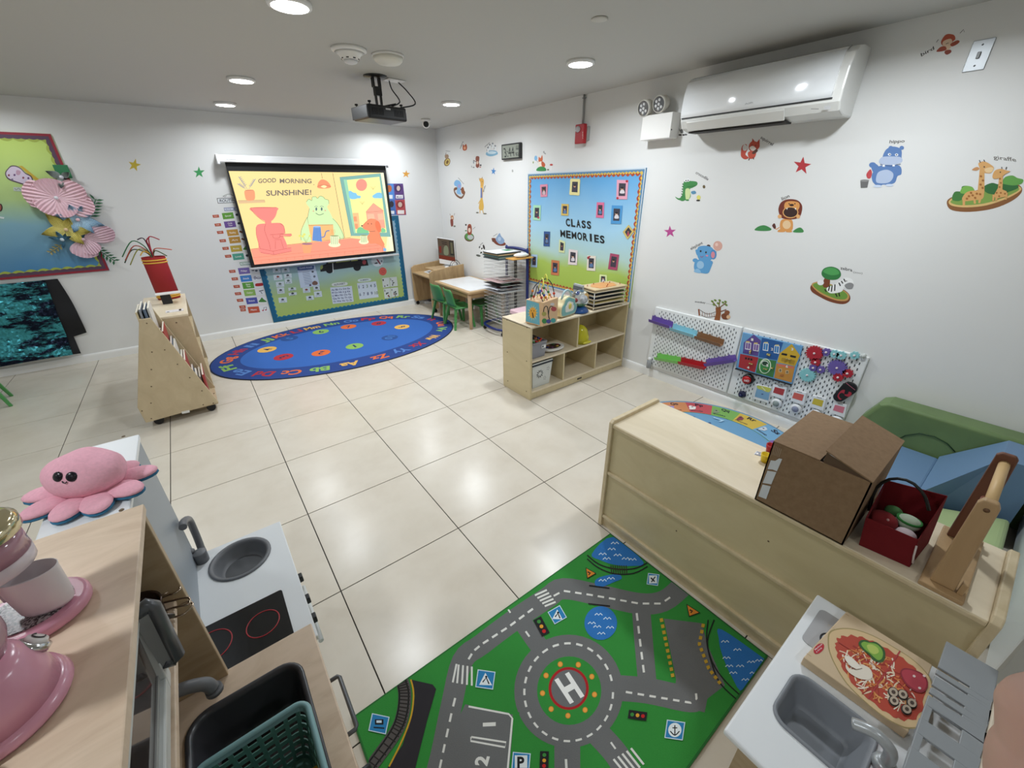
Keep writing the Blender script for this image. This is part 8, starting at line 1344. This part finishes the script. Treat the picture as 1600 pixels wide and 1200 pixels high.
b = MB(); b.lathe([(.050, .15), (.052, .152), (.052, .165), (.045, .171), (0, .174)], c_+V(-.010, .002, 0), mat('#c9bd9a', .12, .85), 32); b.build('gold_lid', t)
cb = V(-3.497, -5.253, tz_+.021); t2 = thing('white_toy_cup', 'white oval plastic cup standing on the coffee maker tray', 'cup', cb); prof = [(.8, 0), (.89, .005), (.96, .03), (1, .064), (1.02, .066), (.97, .066), (.86, .008), (0, .006)]
b = MB(); n = 32; vs = [V(cb.x+.031*r*cos(2*pi*k/n)-.004*sin(2*pi*k/n)*r, cb.y+.021*r*sin(2*pi*k/n), cb.z+z) for r, z in prof for k in range(n)]; b.add(vs, [(i*n+k, i*n+(k+1) % n, (i+1)*n+(k+1) % n, (i+1)*n+k) for i in range(len(prof)-1) for k in range(n)], mat('#e6dfe2', .3), True); b.add(vs[:n], [tuple(range(n))[::-1]], mat('#e6dfe2', .3)); b.build('cup_body', t2)
b = MB(); b.tube([cb+V(-.028, .012, .05), cb+V(-.04, .02, .045), cb+V(-.038, .018, .02)], .003, mat('#e6dfe2', .3), 8); b.build('handle', t2)
c_ = V(-3.531, -5.388, tz_); t = thing('toy_blender', 'pink toy blender with a chrome dial at the left edge', 'toy appliance', c_)
b = MB(); b.lathe([(.067, .0005), (.070, .006), (.067, .014), (.06, .018)], c_, PK1, 40); b.build('foot_rim', t)
b = MB(); b.lathe([(.062, .016), (.059, .045), (.05, .068), (.042, .078), (0, .08)], c_, PK1, 40); b.build('body', t)
b = MB(); b.lathe([(.034, .078), (.042, .10), (.046, .165), (.044, .165), (.040, .10), (.03, .082)], c_+V(.004, .01, 0), mat('#d8b4c0', .12, trans=.5), 32); b.build('jug', t)
dn = V(.62, .38, .62).normalized(); dpos = c_+V(.045, .026, .052); Rd = dn.to_track_quat('Z', 'Y').to_matrix()
b = MB(); b.lathe([(.016, 0), (.016, .007), (.012, .009)], dpos, CHROME, 20, R=Rd); b.build('dial_ring', t); b = MB(); b.lathe([(.0115, .008), (.01, .013), (0, .014)], dpos, mat('#e4e0de', .3), 20, R=Rd); b.build('dial', t)
b = MB(); b.tube([dpos+Rd @ V(.006*cos(x), .006*sin(x), .0145) for x in [k*pi/7 for k in range(11)]], .0009, mat('#4a4648', .4), 5); b.build('dial_mark', t)
b = MB(); b.ell(V(-3.552, -5.475, tz_+.022), (.036, .032, .022), mat('#d8d0bc', .6), None, 20, 12); tag(b.build('cream_lid'), 'cream rounded toy lid at the bottom left corner', 'toy')
# ================================================================ the photographer's finger at the lower right
def cp(u, v, d): return CAM+ray(u, v)*d
SKN = bpy.data.materials.new('skin'); SKN.use_nodes = True; _s = SKN.node_tree.nodes['Principled BSDF']; _s.inputs['Base Color'].default_value = lin('#c39c8c'); _s.inputs['Roughness'].default_value = .5; _s.inputs['Subsurface Weight'].default_value = .15; _s.inputs['Subsurface Scale'].default_value = .004
D_ = .12; k_ = D_/FPX; path = [(1705, 1072, 12), (1703, 1082, 48), (1699, 1110, 78), (1689, 1148, 90), (1680, 1176, 84), (1678, 1190, 82), (1681, 1215, 96), (1700, 1275, 110), (1735, 1350, 112), (1785, 1440, 110)]
sp3 = spline([(a_, b_, c_) for a_, b_, c_ in path], 4, False)
b = MB(); b.tube([cp(p.x, p.y, D_) for p in sp3], [max(.0005, p.z*k_) for p in sp3], SKN, 24); fg = b.build('fingertip', sub=1); tag(fg, "blurred pink fingertip of the photographer at the lower right edge", 'person')
b = MB(); q = cp(1730, 1110, D_-.009); b.ell(q, (.005, .006, .002), mat('#e0b8ac', .3), R_F.to_track_quat('Z', 'Y').to_matrix(), 12, 8); b.build('fingernail', fg)
